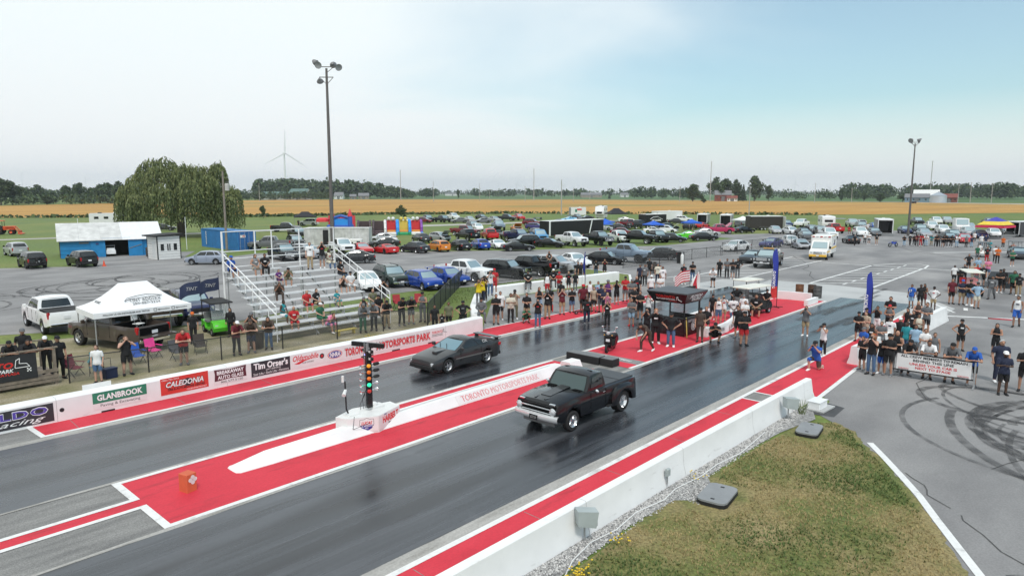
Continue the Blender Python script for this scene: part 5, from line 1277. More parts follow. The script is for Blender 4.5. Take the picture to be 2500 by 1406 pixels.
('parked_sedan','sedan','navy',166.5,62.6,218,0,'navy sedan behind the white sedan row and open trailer'),
('parked_hatchback','hatch','silver',135.3,53.1,215,0,'silver hatchback left of the camper row'),
('parked_sedan','sedan','grey',142.0,36.9,208,0,'grey sedan left of the open trailer'),
('pickup_truck','pickup','silver',173.7,50.0,209,0,'silver pickup behind the camper row'),
('parked_sedan','sedan','maroon',109.9,72.1,300,0,'maroon sedan behind the white pickup between black ones'),
('parked_sedan','sedan','black',86.4,79.9,239,0,'black sedan beside the red pickup'),
('parked_suv','suv','charcoal',107.8,110.6,244,0,'dark grey SUV behind the maroon pickup on the grass'),
('pickup_truck','pickup','charcoal',133.0,83.1,350,1,'dark grey pickup behind the blue tent and row of pickups'),
('parked_coupe','coupe','black',107.9,87.5,244,0,'black coupe with raised bonnet left of the race trailer'),
('parked_hatchback','hatch','purple',113.8,97.3,300,0,'purple hatchback near the wrapped pickups'),
('parked_coupe','coupe','white',118.5,70.3,300,0,'white coupe half hidden behind the black pickups'),
('parked_sedan','sedan','charcoal',159.3,87.9,300,0,'dark grey sedan beside the long white trailer'),
('parked_sedan','sedan','navy',153.1,34.2,206,0,'navy sedan beside the open trailer and mast'),
('parked_suv','suv','charcoal',138.1,23.4,203,0,'dark grey SUV behind the rail right of the black sedan'),
('parked_sedan','sedan','red',130.5,20.6,202,0,'red sedan low behind the rail of spectators'),
('pickup_truck','pickup','silver',205.4,36.6,203,0,'silver pickup behind the heavy white truck'),
('parked_hatchback','hatch','white',152.7,19.6,201,0,'white hatchback beneath the striped tent'),
('parked_suv','suv','charcoal',157.4,18.3,199,0,'dark grey SUV at the striped tent'),
('parked_sedan','sedan','white',33.7,47.4,247,1,'white sedan behind the bleacher handrail at the verge'),
('parked_suv','suv','darkgreen',36.6,47.8,255,2,'dark green SUV with roof rails behind the seated women'),
('parked_hatchback','hatch','blue',37.2,44.2,259,2,'blue hatchback nearest the dark mesh fence'),
('parked_sedan','sedan','blue',40.6,45.0,267,2,'blue sedan with rear wing behind the dark mesh fence'),
('pickup_truck','pickup','white',43.2,45.5,280,2,'white pickup behind the yellow-shirted spectators'),
('parked_suv','suv','black',47.4,44.1,282,2,'black SUV with chrome grille beside the white pickup'),
('pickup_truck','pickup','black',50.4,43.9,103,2,'black pickup with open tailgate and a seated woman'),
('parked_suv','suv','silver',54.0,43.5,282,2,'silver SUV with stickers in the rear window'),
('parked_sedan','sedan','white',59.6,45.2,247,2,'white sedan behind the blue feather flag'),
('parked_sedan','sedan','black',64.1,44.3,285,2,'black sedan behind the woman in black'),
('pickup_truck','lifted','greyblue',67.5,43.8,282,2,'grey-blue pickup large with steel bumper'),
('parked_hatchback','hatch','black',72.5,42.3,123,2,'black hatchback at the end of the lane row'),
('pickup_truck','pickup','white',11.1,47.3,90,2,'white pickup with black bed cover left of the white tent'),
('pickup_truck','pickup','brown',12.1,39.3,106,2,'old brown pickup with dropped tailgate under the white tent'),
('pickup_truck','lifted','brown',15.8,44.4,83,2,'dark brown pickup behind the rear tent leg'),
('parked_suv','suv','navy',18.3,45.1,261,2,'navy SUV with front towards the green golf cart'),
]
CAR_OBJ = {}
for nm, kd, c, x, y, hd, lod, lab in CARS:
 cat = {'sedan': 'car', 'coupe': 'car', 'hatch': 'car', 'sports': 'sports car', 'suv': 'SUV'}.get(kd, 'pickup truck')
 h_ = hash((x, y)) % 100
 CAR_OBJ[lab] = car(nm, kd, c, lab, cat, (x, y), hd, lod, 'vehicles parked around the lots', dark_rims=(int(x * 10 + y * 10) % 3 == 0)); car_extras(CAR_OBJ[lab], kd, lab)
# ================================================================ the two racing vehicles
KIND['racer'] = dict(L=4.4, W=1.75, H=1.30, r=.315, af=1.30, ar=-1.17, sill=.19, top=[(2.2, .42), (2.16, .58), (2.02, .66), (1.3, .80), (.62, .90), (.2, .92), (-1.0, .96), (-1.6, .99), (-2.1, .98), (-2.17, .84), (-2.2, .5)], gh=(.78, .02, -.62, -1.72), roof=(1.24, 1.29, 1.25), belt=(.90, .98))
_cm = car_meshes
def car_meshes(kind):
 if kind == 'racer':
  KIND['coupe'], keep = KIND['racer'], KIND['coupe']
  try: return _cm('coupe')
  finally: KIND['coupe'] = keep
 return _cm(kind)
GUN = paint('gunmetal')
tal = car('race_coupe', 'racer', 'gunmetal', 'matt dark grey race coupe with rear wing launching in the far lane', 'car', (21.33, 23.03, .022), 180, 2)
for c in list(tal.children):
 if c.data is CARM['racer']['front_plate']: bpy.data.objects.remove(c)
set_slots([c for c in tal.children if c.name.startswith('windshield')][0], [mat('blue_windscreen', (.14, .26, .32), .03, .35, var=0, coat=.4)])
mb = MB(); mb.box((1.15, .12, .86), (.75, .30, .10), ch=.04); extra(tal, 'bonnet_scoop', mb, GUN)
mb = MB(); mb.box((-2.02, 0, 1.12), (.32, 1.62, .035), ch=.012); extra(tal, 'rear_wing', mb, GUN)
for s in (-1, 1):
 mb = MB(); mb.box((-1.98, s * .68, 1.04), (.22, .05, .16)); extra(tal, 'wing_support', mb, GUN)
 mb = MB(); mb.box((-.3, s * .885, .56), (2.3, .02, .05)); extra(tal, 'side_moulding', mb, mat('side_trim', (.12, .118, .115), .45))
 mb = MB(); mb.box((-.42, s * .89, .80), (.18, .02, .045)); extra(tal, 'door_handle', mb, MBLACK)
for y in (-.25, .2): extra(tal, 'wiper', MB().tube((.80, y, .945), (.52, y - .32, 1.075), .012, None, 4), MBLACK)
mb = MB(); mb.box((2.19, 0, .36), (.05, 1.2, .16), ch=.02); extra(tal, 'air_intake', mb, UNDER)
mb = MB(); mb.box((2.06, 0, .245), (.30, 1.55, .035)); extra(tal, 'front_lip', mb, MBLACK)
text('OX', tal, (-1.05, .80, 1.10), .32, .16, mat('grey_decal', (.4, .4, .4), .5, var=0), axes((-1, 0, 0), (0, -.45, .9)), bold=.02)

PB = paint('black')
BEDC = mat('bed_cover_vinyl', (.05, .053, .058), .5, var=.08)
CX, CY = 19.3, 14.37
c10 = thing('classic_pickup', 'glossy black classic stepside pickup with chrome bumper launching in the near lane', 'pickup truck', (CX, CY, .022), R(180))
k10 = KIND['stepside']
mc = _cm('stepside')
set_slots(link('body', mc['body'], c10), [PB, UNDER])
set_slots(link('windshield', mc['windshield'], c10), [mat('teal_windscreen', (.055, .085, .085), .03, .25, var=0, coat=.4)]); link('rear_window', mc['rear_window'], c10)
for m in mc['side_window']: link('side_window', m, c10)
for m in mc['seam']: link('door_seam', m, c10)
for ax, rr_, tw in ((k10['af'], .355, .22), (k10['ar'], .40, .34)):
 for s in (-1, 1):
  w = MB().lathe([(rr_ * .60, -tw / 2), (rr_ * .92, -tw / 2), (rr_, -tw / 2 + .03), (rr_, tw / 2 - .03), (rr_ * .92, tw / 2), (rr_ * .60, tw / 2)], n=28, axis='y').build('wheel', RUBBER, c10, 40, loc=(ax, s * .80, rr_))
  rb = MB(); y = s * tw / 2
  rb.lathe([(rr_ * .62, y), (rr_ * .58, y * .8), (rr_ * .50, y * .45), (rr_ * .48, y * .35)], n=24, axis='y')
  rb.lathe([(rr_ * .50, y * .36), (rr_ * .2, y * .42), (rr_ * .16, y * .75), (.004, y * .8)], n=24, axis='y')
  rb.build('rim', CHROME, w, 40)
  for t in range(8):
   a = t * math.pi / 4; M = Matrix.Rotation(-a, 4, 'Y') @ Matrix.Translation((rr_ * .34, y * .5, 0)); MB().box((0, 0, 0), (rr_ * .30, .03, rr_ * .07), M=M).build('spoke', RIM, w)
# roof drip, bonnet ridges and cowl scoop
mb = MB(); mb.box((.05, 0, 1.745), (.05, 1.18, .012)); extra(c10, 'roof_seam', mb, UNDER)
for s in (-1, 1):
 mb = MB(); mb.extrude([(2.2, .18), (2.2, .24), (.95, .50), (.95, .34)], 0, .04, 'xy'); o = extra(c10, 'bonnet_ridge', mb, PB); o.location = (0, 0, 1.155); o.scale = (1, s, 1); o.rotation_euler = (0, R(-1.5) * -1, 0)
mb = MB(); mb.extrude([(1.9, 1.17), (.84, 1.265), (.80, 1.265), (.80, 1.16), (1.9, 1.14)], -.20, .20, 'xz'); extra(c10, 'cowl_scoop', mb, PB)
mb = MB(); mb.box((.79, 0, 1.23), (.03, .36, .06)); extra(c10, 'scoop_opening', mb, UNDER)
for s in (-1, 1):
 mb = MB(); mb.box((.86, s * .55, 1.205), (.18, .34, .03)); extra(c10, 'cowl_vent', mb, UNDER)
mb = MB(); mb.box((2.36, 0, .86), (.06, 1.66, .30)); extra(c10, 'grille_recess', mb, UNDER)
for z in (.985, .885, .735): extra(c10, 'grille_bar', MB().box((2.40, 0, z), (.05, 1.30 if z < .95 else 1.5, .035), ch=.01), CHROME if z < .95 else PB)
for s in (-1, 1):
 mb = MB(); mb.lathe([(.125, 2.36), (.135, 2.42), (.11, 2.43)], (0, s * .73, .83), 20, 0, 'x'); extra(c10, 'headlight_ring', mb, CHROME, 40)
 mb = MB(); mb.lathe([(.11, 2.42), (.07, 2.45), (.004, 2.46)], (0, s * .73, .83), 18, 0, 'x'); extra(c10, 'headlight', mb, HLAMP, 40)
 mb = MB(); mb.box((2.33, s * .66, 1.055), (.08, .24, .05), ch=.01); extra(c10, 'marker_light', mb, CHROME)
 mb = MB(); mb.box((.1, s * .945, .84), (3.6 if False else 2.9, .025, .04)); extra(c10, 'body_crease', mb, PB)
 mb = MB(); mb.box((-.18, s * .955, 1.03), (.14, .03, .03)); extra(c10, 'door_handle', mb, CHROME)
 mb = MB(); mb.tube((.42, s * .90, 1.12), (.45, s * 1.06, 1.17), .012, None, 5); mb.ball((.45, s * 1.09, 1.19), (.045, .09, .08), 10, 6); extra(c10, 'mirror', mb, CHROME, 40)
 # bulging rear fender with its own arch
 F = [(-1.42 + .58 * math.cos(R(t)), .52 + .50 * math.sin(R(t))) for t in range(0, 181, 15)]
 mb = MB(); fo = [(-.62, .40), (-.62, .72), (-.78, .95), (-1.05, 1.06), (-1.7, 1.08), (-2.05, .99), (-2.22, .78), (-2.24, .40)]
 inn = [(-.93, .40)] + [(-1.42 + .49 * math.cos(R(t)), .42 + .45 * math.sin(R(t))) for t in range(10, 171, 20)] + [(-1.91, .40)]
 n_ = 12
 def at_(P, t):
  i = min(int(t * (len(P) - 1)), len(P) - 2); f_ = t * (len(P) - 1) - i
  return (P[i][0] + (P[i + 1][0] - P[i][0]) * f_, P[i][1] + (P[i + 1][1] - P[i][1]) * f_)
 for i in range(n_ + 1):
  a, b = at_(fo, i / n_), at_(inn, i / n_); md = ((a[0] + b[0]) / 2, (a[1] + b[1]) / 2)
  mb.v += [(a[0], s * .86, a[1]), (a[0] * .97 + b[0] * .03, s * 1.0, a[1] - .02), (md[0], s * 1.06, md[1]), (b[0], s * 1.04, b[1]), (b[0], s * .84, b[1])]
 for i in range(n_):
  for j in range(4): mb.face((i * 5 + j, i * 5 + j + 1, (i + 1) * 5 + j + 1, (i + 1) * 5 + j))
 extra(c10, 'rear_fender', mb, PB, 50)
 mb = MB(); mb.box((-.62, s * .90, .44), (.44, .22, .05), ch=.015); extra(c10, 'side_step', mb, MBLACK)
 mb = MB(); mb.box((-2.40, s * .78, .78), (.07, .1, .17), ch=.02); extra(c10, 'taillight', mb, TLAMP)
 MB_ = MB(); MB_.tube((-2.36, s * .78, 1.12), (-2.42, s * .78, .98), .02, None, 5); extra(c10, 'tailgate_chain', MB_, CHROME)
mb = MB(); mb.box((-1.36, 0, 1.165), (1.88, 1.56, .03), ch=.01); extra(c10, 'bed_cover', mb, BEDC)
mb = MB(); mb.box((-1.36, 0, 1.185), (.012, 1.54, .006)); extra(c10, 'cover_seam', mb, UNDER)
bp = MB(); n_ = 10; prof = [(-.02, -.12), (.05, -.09), (.08, 0), (.05, .10), (-.02, .12)]
for i in range(n_ + 1):
 y = -.93 + 1.86 * i / n_; bow = -.10 * (abs(y) / .93) ** 3
 bp.v += [(2.46 + bow + a, y, .58 + b) for a, b in prof]
for i in range(n_):
 for j in range(4): bp.face((i * 5 + j, i * 5 + j + 1, (i + 1) * 5 + j + 1, (i + 1) * 5 + j))
extra(c10, 'front_bumper', bp, mat('polished_bumper', (.80, .81, .82), .18, .55, var=.04), 50)
pl = extra(c10, 'number_plate', MB().box((2.545, 0, .56), (.02, .34, .17), ch=.0), BLACK)
text('CST10', pl, (2.557, 0, .56), .24, .09, mat('grey_decal', (.4, .4, .4), .5, var=0), axes((0, 1, 0), (0, 0, 1)), shear=.2)
extra(c10, 'chin_spoiler', MB().box((2.25, 0, .36), (.03, 1.35, .16)), GPLAS)
for k in range(3): extra(c10, 'interior_strap', MB().tube((.1 + .06 * k, .25 * k - .3, 1.2), (.0, .25 * k - .2, 1.5), .01, None, 4), GPLAS)

# ================================================================ other vehicles
ram = car('pickup_truck', 'pickup', 'charcoal', 'dark grey work pickup with chrome bumper at the staging lines left of the ambulance', 'pickup truck', (74.0, 29.6), 188, 2)
extra(ram, 'light_bar', MB().box((.1, 0, 2.0), (.3, 1.1, .1), ch=.03), mat('amber_beacon', (.6, .3, .05), .3))
extra(ram, 'chrome_grille', MB().box((2.95, 0, 1.0), (.05, 1.1, .3), ch=.02), CHROME)
mb = MB(); mb.box((-2.2, .2, 1.5), (.9, .8, .5), ch=.06); extra(ram, 'rescue_gear', mb, WPLAS)
am = thing('ambulance', 'white and yellow box ambulance parked behind the staging lines', 'ambulance', (88.0, 28.6, .014), R(190))
AW = mat('ambulance_white', (.78, .78, .76), .4, var=.04, coat=.3); AY = mat('ambulance_yellow', (.72, .42, .03), .5)
mb = MB(); mb.box((-1.2, 0, 1.75), (4.2, 2.35, 2.15), ch=.08); mb.build('box_body', AW, am)
mb = MB(); mb.extrude([(.9, .42), (3.0, .42), (3.1, .75), (3.05, 1.05), (2.7, 1.18), (1.95, 1.32), (1.35, 2.15), (.9, 2.2)], -.98, .98, 'xz'); mb.build('cab', AW, am)
mb = MB(); mb.quad((1.98, -.86, 1.36), (1.98, .86, 1.36), (1.42, .78, 2.08), (1.42, -.78, 2.08)); mb.build('windshield', LGLASS, am, fix=False)
for s in (-1, 1):
 mb = MB(); mb.poly([(1.75, s * .99, 1.36), (1.30, s * .99, 2.0), (1.0, s * .99, 2.0), (1.0, s * .99, 1.36)]); mb.build('side_window', GLASS, am, fix=False)
 mb = MB(); mb.box((-1.2, s * 1.185, 1.30), (4.1, .015, .20)); mb.build('side_stripe', AY, am); mb = MB(); mb.box((1.9, s * .985, .95), (2.2, .015, .16)); mb.build('side_stripe', AY, am)
 for k in range(3): MB().box((-2.9 + 1.7 * k, s * 1.185, 2.62), (.28, .03, .16)).build('side_lamp', HLAMP, am)
 MB().box((-1.6, s * 1.185, 2.0), (.7, .02, .45)).build('side_window', GLASS, am)
 for ax in (2.3, -1.9):
  w = MB().lathe([(.24, -.13), (.36, -.13), (.39, -.1), (.39, .1), (.36, .13), (.24, .13)], n=18, axis='y').build('wheel', RUBBER, am, 40, loc=(ax, s * .92, .39)); MB().lathe([(.24, s * .12), (.12, s * .08), (.01, s * .1)], n=14, axis='y').build('rim', RIM, w, 40)
 MB().box((3.05, s * .72, .88), (.1, .3, .22), ch=.03).build('headlight', HLAMP, am); MB().box((1.75, s * 1.15, 1.45), (.12, .22, .32), ch=.03).build('mirror', MBLACK, am)
MB().box((3.08, 0, .86), (.08, 1.0, .30), ch=.02).build('grille', CHROME, am); MB().box((3.12, 0, .52), (.18, 1.95, .22), ch=.04).build('front_bumper', AY, am); MB().box((3.23, 0, .55), (.02, .3, .15)).build('number_plate', PLATE, am)
for k in range(5): MB().box((.93, -.9 + .45 * k, 2.68), (.06, .26, .14), ch=.02).build('front_lamp', HLAMP if k % 2 else TLAMP, am)
for s in (-1, 1): MB().box((-1.1, s * 1.186, 2.78), (4.15, .012, .05)).build('roof_stripe', AY, am)
text('AMBULANCE', am, (-1.2, 1.2, 1.72), 1.2, .18, NAVYT, axes((-1, 0, 0), (0, 0, 1)), bold=.03)

def wheels(root, xs, y, r, m=RUBBER):
 for x in xs:
  for s in (-1, 1):
   w = MB().lathe([(r * .55, -.1), (r * .93, -.1), (r, -.07), (r, .07), (r * .93, .1), (r * .55, .1)], n=16, axis='y').build('wheel', m, root, 40, loc=(x, s * y, r)); MB().lathe([(r * .56, s * .095), (r * .3, s * .05), (.01, s * .08)], n=12, axis='y').build('rim', RIM, w, 40)
def trailer(name, label, loc, rz, L, W, H, side, roof=None, end=None, open_end=False, z0=.42):
 """box trailer: sides, roof, ends, wheels, tongue; the ramp end is -x"""
 t = thing(name, label, 'trailer', loc, rz)
 for s in (-1, 1):
  n = max(2, int(L / 2.2))
  for k in range(n): MB().box((-L / 2 + L * (k + .5) / n, s * W / 2, (z0 + H) / 2), (L / n - .012, .05, H - z0)).build('side_panel', side, t)
  MB().box((0, s * (W / 2), H - .02), (L + .04, .09, .10)).build('top_trim', roof or WSTEEL, t)
 MB().box((0, 0, H + .01), (L, W - .02, .05), ch=.02).build('roof', roof or WSTEEL, t)
 MB().box((0, 0, z0), (L, W - .1, .1)).build('floor', GPLAS, t)
 MB().box((L / 2, 0, (z0 + H) / 2), (.05, W, H - z0)).build('front_wall', side, t)
 if open_end:
  rp = MB(); rp.box((0, 0, 0), (2.0, W - .1, .06)); o = rp.build('ramp_door', GPLAS, t, loc=(-L / 2 - .95, 0, z0 / 2)); o.rotation_euler = (0, R(-12), 0)
  for s in (-1, 1): MB().box((-L / 2, s * (W / 2 - .06), (z0 + H) / 2), (.08, .12, H - z0)).build('rear_frame', roof or WSTEEL, t)
  MB().box((-L / 2, 0, H - .1), (.08, W, .16)).build('rear_frame', roof or WSTEEL, t)
 else: MB().box((-L / 2, 0, (z0 + H) / 2), (.05, W, H - z0)).build('rear_door', end or side, t)
 wheels(t, (-.3, -1.1), W / 2 - .05, .34)
 MB().box((L / 2 + .6, 0, .45), (1.2, .12, .1)).build('tongue', GPLAS, t); MB().box((-.7, W / 2 + .02, .74), (1.9, .14, .06)).build('mudguard', GPLAS, t); MB().box((-.7, -W / 2 - .02, .74), (1.9, .14, .06)).build('mudguard', GPLAS, t)
 MB().box((.8, 0, H + .12), (.5, .5, .16), ch=.04).build('roof_vent', WPLAS, t)
 return t
BLKP = mat('black_aluminium_panel', (.016, .016, .018), .35, .2, var=.1)
GRYP = mat('grey_aluminium_panel', (.30, .30, .31), .45, .3, var=.1)
WHP = mat('white_aluminium_panel', (.74, .74, .74), .4, .1, var=.04)
t1 = trailer('race_trailer', 'long black enclosed race trailer with white roof behind the tall pickups', (101.5, 77.6, .02), R(-4), 15.0, 2.5, 3.0, BLKP)
extra(t1, 'slanted_stripe', MB().extrude([(3.2, .5), (3.5, .5), (4.2, 2.9), (3.9, 2.9)], -1.29, -1.28, 'xz'), WSTEEL); extra(t1, 'corner_trim', MB().box((-7.5, -1.27, 1.7), (.35, .05, 2.6)), WSTEEL)
t2 = trailer('race_trailer', 'black enclosed trailer with a white car outline on its side behind the blue tent', (145.5, 87.0, .02), R(-12), 7.0, 2.5, 2.9, BLKP)
extra(t2, 'car_outline_print', MB().path([(-2.2, -1.285, 1.7), (-1.2, -1.285, 2.2), (.4, -1.285, 2.3), (1.4, -1.285, 1.9), (2.2, -1.285, 1.6)], .06, 4), WSTEEL); text('DRT RACING', t2, (0, -1.285, 1.45), 3.2, .5, WHT, FACE_TRACK, bold=.05)
trailer('race_trailer', 'long white enclosed trailer with open dark side behind the black one', (169, 96.5, .02), R(-16), 9.0, 2.6, 3.0, WHP)
trailer('race_trailer', 'grey enclosed trailer with open ramp left of the pink pickup', (165, 83.5, .02), R(20), 6.5, 2.5, 2.6, GRYP, open_end=True)
trailer('race_trailer', 'grey enclosed trailer with open ramp beside the white tent', (155, 72.5, .02), R(20), 6.5, 2.5, 2.9, GRYP, open_end=True)
t6 = trailer('race_trailer', 'black enclosed trailer with its side open right of the white tent', (147, 60.2, .02), R(-42), 7.2, 2.6, 3.0, mat('dark_brown_panel', (.035, .03, .028), .5, .1))
extra(t6, 'open_door', MB().box((3.65, -1.9, 1.7), (.06, 1.2, 2.5)), WHP)
t7 = trailer('race_trailer', 'open-backed grey trailer with a black car on its ramp behind the spectators', (146.5, 36.5, .02), R(20), 7.0, 2.6, 3.0, GRYP, open_end=True)
trailer('race_trailer', 'dark open-sided trailer with pale roof behind the striped tent', (158, 15.0, .02), R(-30), 8.0, 2.6, 2.8, mat('dark_grey_panel', (.05, .05, .055), .5), open_end=True)
tb_ = trailer('box_trailer', 'white box trailer with red and green print at the wheat edge', (191, 144, .02), R(-35), 5.4, 2.4, 3.0, WHP, open_end=True)
extra(tb_, 'red_print', MB().box((.3, -1.235, 2.3), (1.7, .01, .55)), REDV); extra(tb_, 'green_print', MB().box((-.9, -1.235, 1.9), (.7, .01, 1.0)), GREENV)
def camper(label, loc, rz, L, W, H, nose=True, awn=None):
 c = thing('camper_trailer', label, 'camper', loc, rz)
 P = [(-L / 2, .6), (L / 2 - 1.6, .6), (L / 2 - 1.5, 1.6), (L / 2, 1.7), (L / 2 + .05, 2.5), (L / 2 - .5, H - .1), (-L / 2 + .2, H), (-L / 2, H - .3)] if nose else [(-L / 2, .5), (L / 2, .5), (L / 2 + .1, 1.6), (L / 2 - .1, H - .2), (L / 2 - .4, H), (-L / 2 + .15, H), (-L / 2, H - .2)]
 MB().extrude(P, -W / 2, W / 2, 'xz').build('body', WHP, c)
 for s in (-1, 1):
  MB().box((L * .12, s * (W / 2 + .01), 1.7), (.75, .02, 2.0)).build('door', mat('camper_door', (.62, .62, .62), .5), c)
  for x in (-L * .33, -L * .1, L * .3): MB().box((x, s * (W / 2 + .01), H - 1.0), (.9, .02, .55)).build('window', GLASS, c)
  MB().box((-.3, s * (W / 2 + .008), 1.0), (L * .7, .012, .12)).build('stripe', GRYP, c)
 for x in (-L * .25, L * .12): MB().box((x, 0, H + .1), (.8, .7, .22), ch=.06).build('roof_unit', WPLAS if x > 0 else MBLACK, c)
 MB().box((L / 2 + .03, 0, 2.15), (.08, 1.6, .5), ch=.03).build('front_window', GLASS, c)
 wheels(c, (-.5, -1.4), W / 2 - .08, .36)
 if awn: MB().box((0, awn * (W / 2 + 1.2), H - .55), (4.4, 2.4, .05)).build('awning', GRYP, c)
 return c
fw_ = camper('large white fifth-wheel camper with sloped nose behind the black canopy', (172.5, 121, .02), R(-152), 9.5, 2.6, 4.0)
camper('white camper trailer with an awning beside the red pickup', (154, 49.5, .02), R(205), 7.5, 2.5, 3.1, False, 1)
mh = camper('white motorhome half hidden behind the shed roof and willow', (54.5, 176, 0), R(-20), 8.4, 2.5, 3.35, False)
extra(mh, 'windshield', MB().box((4.25, 0, 2.2), (.06, 2.1, 1.0)), GLASS)
trk = thing('flatbed_truck', 'white heavy truck with a tall cab among the cars at the far right', 'truck', (160, 26.3, .014), R(205))
MB().extrude([(0, .6), (3.2, .6), (3.3, 1.5), (2.2, 1.75), (1.9, 3.0), (0, 3.05)], -1.15, 1.15, 'xz').build('cab', WHP, trk); MB().quad((2.23, -1, 1.85), (2.23, 1, 1.85), (1.97, 1, 2.85), (1.97, -1, 2.85)).build('windshield', LGLASS, trk, fix=False)
MB().box((-2.4, 0, 1.1), (4.8, 2.3, .25)).build('flatbed', GPLAS, trk); MB().box((3.3, 0, 1.05), (.08, 1.2, .6), ch=.02).build('grille', CHROME, trk); MB().box((3.38, 0, .6), (.2, 2.2, .3), ch=.05).build('front_bumper', WHP, trk); wheels(trk, (2.4, -2.4, -3.4), 1.0, .48)
for s in (-1, 1): MB().box((3.3, s * .9, 1.0), (.06, .3, .22)).build('headlight', HLAMP, trk)
flt = thing('flat_trailer', 'small empty flat trailer on the gravel road', 'trailer', (158, 134, .02), R(20)); MB().box((0, 0, .55), (4.4, 1.9, .08)).build('deck', GPLAS, flt); wheels(flt, (.35, -.45), 1.0, .33)
# tractor
tr = thing('tractor', 'orange tractor with a front loader on the grass at the left edge', 'tractor', (31.5, 162, 0), R(-30))
OR = mat('tractor_orange', (.65, .09, .025), .5)
MB().box((.7, 0, 1.25), (2.0, .8, .7), ch=.12).build('bonnet', OR, tr); MB().box((-.7, 0, 1.0), (1.0, 1.0, .5), ch=.05).build('chassis', MBLACK, tr)
for x, y in ((-1.2, .55), (-1.2, -.55), (-.2, .55), (-.2, -.55)): MB().box((x, y, 2.0), (.06, .06, 1.3)).build('cab_post', MBLACK, tr)
MB().box((-.7, 0, 2.68), (1.5, 1.4, .1), ch=.04).build('cab_roof', OR, tr); MB().box((-.85, 0, 1.5), (.5, .55, .5), ch=.08).build('seat', MBLACK, tr)
for s in (-1, 1):
 w = MB().lathe([(.42, -.22), (.78, -.22), (.82, -.18), (.82, .18), (.78, .22), (.42, .22)], n=20, axis='y').build('rear_wheel', RUBBER, tr, 40, loc=(-.9, s * .8, .82)); MB().lathe([(.42, s * .2), (.2, s * .05), (.01, s * .05)], n=14, axis='y').build('rim', OR, w, 40)
 w = MB().lathe([(.25, -.15), (.45, -.15), (.48, .0), (.45, .15), (.25, .15)], n=18, axis='y').build('front_wheel', RUBBER, tr, 40, loc=(1.2, s * .7, .48)); MB().lathe([(.25, s * .14), (.01, s * .06)], n=14, axis='y').build('rim', OR, w, 40)
 MB().path([(.2, s * .6, 1.5), (1.6, s * .6, 1.55), (2.5, s * .6, .45)], .09, 6).build('loader_arm', OR, tr)
MB().extrude([(2.4, .1), (3.0, .08), (3.05, .18), (2.55, .3), (2.5, .75), (2.4, .75)], -.95, .95, 'xz').build('bucket', OR, tr)
# golf carts
def golf_cart(label, loc, rz, body, roofm, six=False, screen=True, seatm=None):
 g = thing('golf_cart', label, 'golf cart', loc, rz); L = 3.1 if six else 2.4
 MB().extrude([(-L / 2, .28), (L / 2 - .1, .28), (L / 2, .5), (L / 2 - .15, .78), (L / 2 - .55, .86), (L / 2 - .75, .40), (-L / 2 + .75, .36), (-L / 2 + .7, .66), (-L / 2, .72)], -.58, .58, 'xz').build('body', body, g, 30)
 for x in ((-L / 2 + .55, -L / 2 + 1.35) if six else (-L / 2 + .75,)):
  MB().box((x, 0, .72), (.5, 1.1, .14), ch=.04).build('seat', seatm or GPLAS, g); b = MB().box((x - .28, 0, 1.0), (.1, 1.1, .4), ch=.03).build('backrest', seatm or GPLAS, g)
 for x in (L / 2 - .55, -L / 2 + .15):
  for s in (-1, 1): MB().tube((x, s * .54, .7), (x - (.25 if x > 0 else 0), s * .52, 1.82), .02, None, 6).build('roof_post', MBLACK, g)
 MB().box((-.08, 0, 1.86), (L - .35, 1.22, .08), ch=.035).build('roof', roofm, g)
 if screen: MB().quad((L / 2 - .56, -.5, .88), (L / 2 - .56, .5, .88), (L / 2 - .77, .5, 1.76), (L / 2 - .77, -.5, 1.76)).build('windscreen', mat('clear_perspex', (.55, .58, .6), .1, alpha=.35, var=0), g, fix=False)
 for x in (L / 2 - .42, -L / 2 + .45):
  for s in (-1, 1):
   w = MB().lathe([(.12, -.09), (.21, -.09), (.23, -.06), (.23, .06), (.21, .09), (.12, .09)], n=14, axis='y').build('wheel', RUBBER, g, 40, loc=(x, s * .52, .23)); MB().lathe([(.12, s * .085), (.01, s * .05)], n=10, axis='y').build('rim', RIM, w)
 MB().tube((L / 2 - .75, .25, .8), (L / 2 - .9, .25, 1.05), .02, None, 5).build('steering_column', MBLACK, g); MB().lathe([(.14, 0), (.16, .02), (.14, .03)], (L / 2 - .92, .25, 1.06), 12).build('steering_wheel', MBLACK, g)
 for s in (-1, 1): MB().box((L / 2 - .08, s * .4, .62), (.05, .16, .08)).build('headlight', HLAMP, g)
 return g
golf_cart('bright green golf cart with black roof between the tent and bleachers', (17.1, 38.6, 0), R(262), mat('lime_green_plastic', (.10, .55, .03), .35), MBLACK)
golf_cart('black golf cart with white roof carrying a large seated man on the red zone', (43.9, 18.5, .022), R(-8), BLACK, mat('cream_plastic', (.72, .70, .62), .4), True, False)
golf_cart('dark golf cart with pale roof parked behind the seated man', (47.2, 20.2, .022), R(-12), BLACK, mat('cream_plastic', (.72, .70, .62), .4))
golf_cart('golf cart with cream roof and red seats among standing men on the right', (64.3, 9.4, .014), R(200), BLACK, mat('cream_plastic', (.72, .70, .62), .4), True, True, REDV)
golf_cart('grey golf cart with a flat roof near the white road line at the far right', (103.5, 14.2, .014), R(190), WPLAS, GPLAS)
golf_cart('dark golf cart at the right edge near the black car', (108.2, 11.4, .014), R(200), MBLACK, GPLAS)
fb = thing('flat_wagon', 'low black flat wagon behind the golf cart on the right', 'wagon', (72.5, 8.3, .014), R(5)); MB().box((0, 0, .75), (5.2, 2.0, .35), ch=.03).build('bed', MBLACK, fb); wheels(fb, (1.6, -1.6), .85, .32)
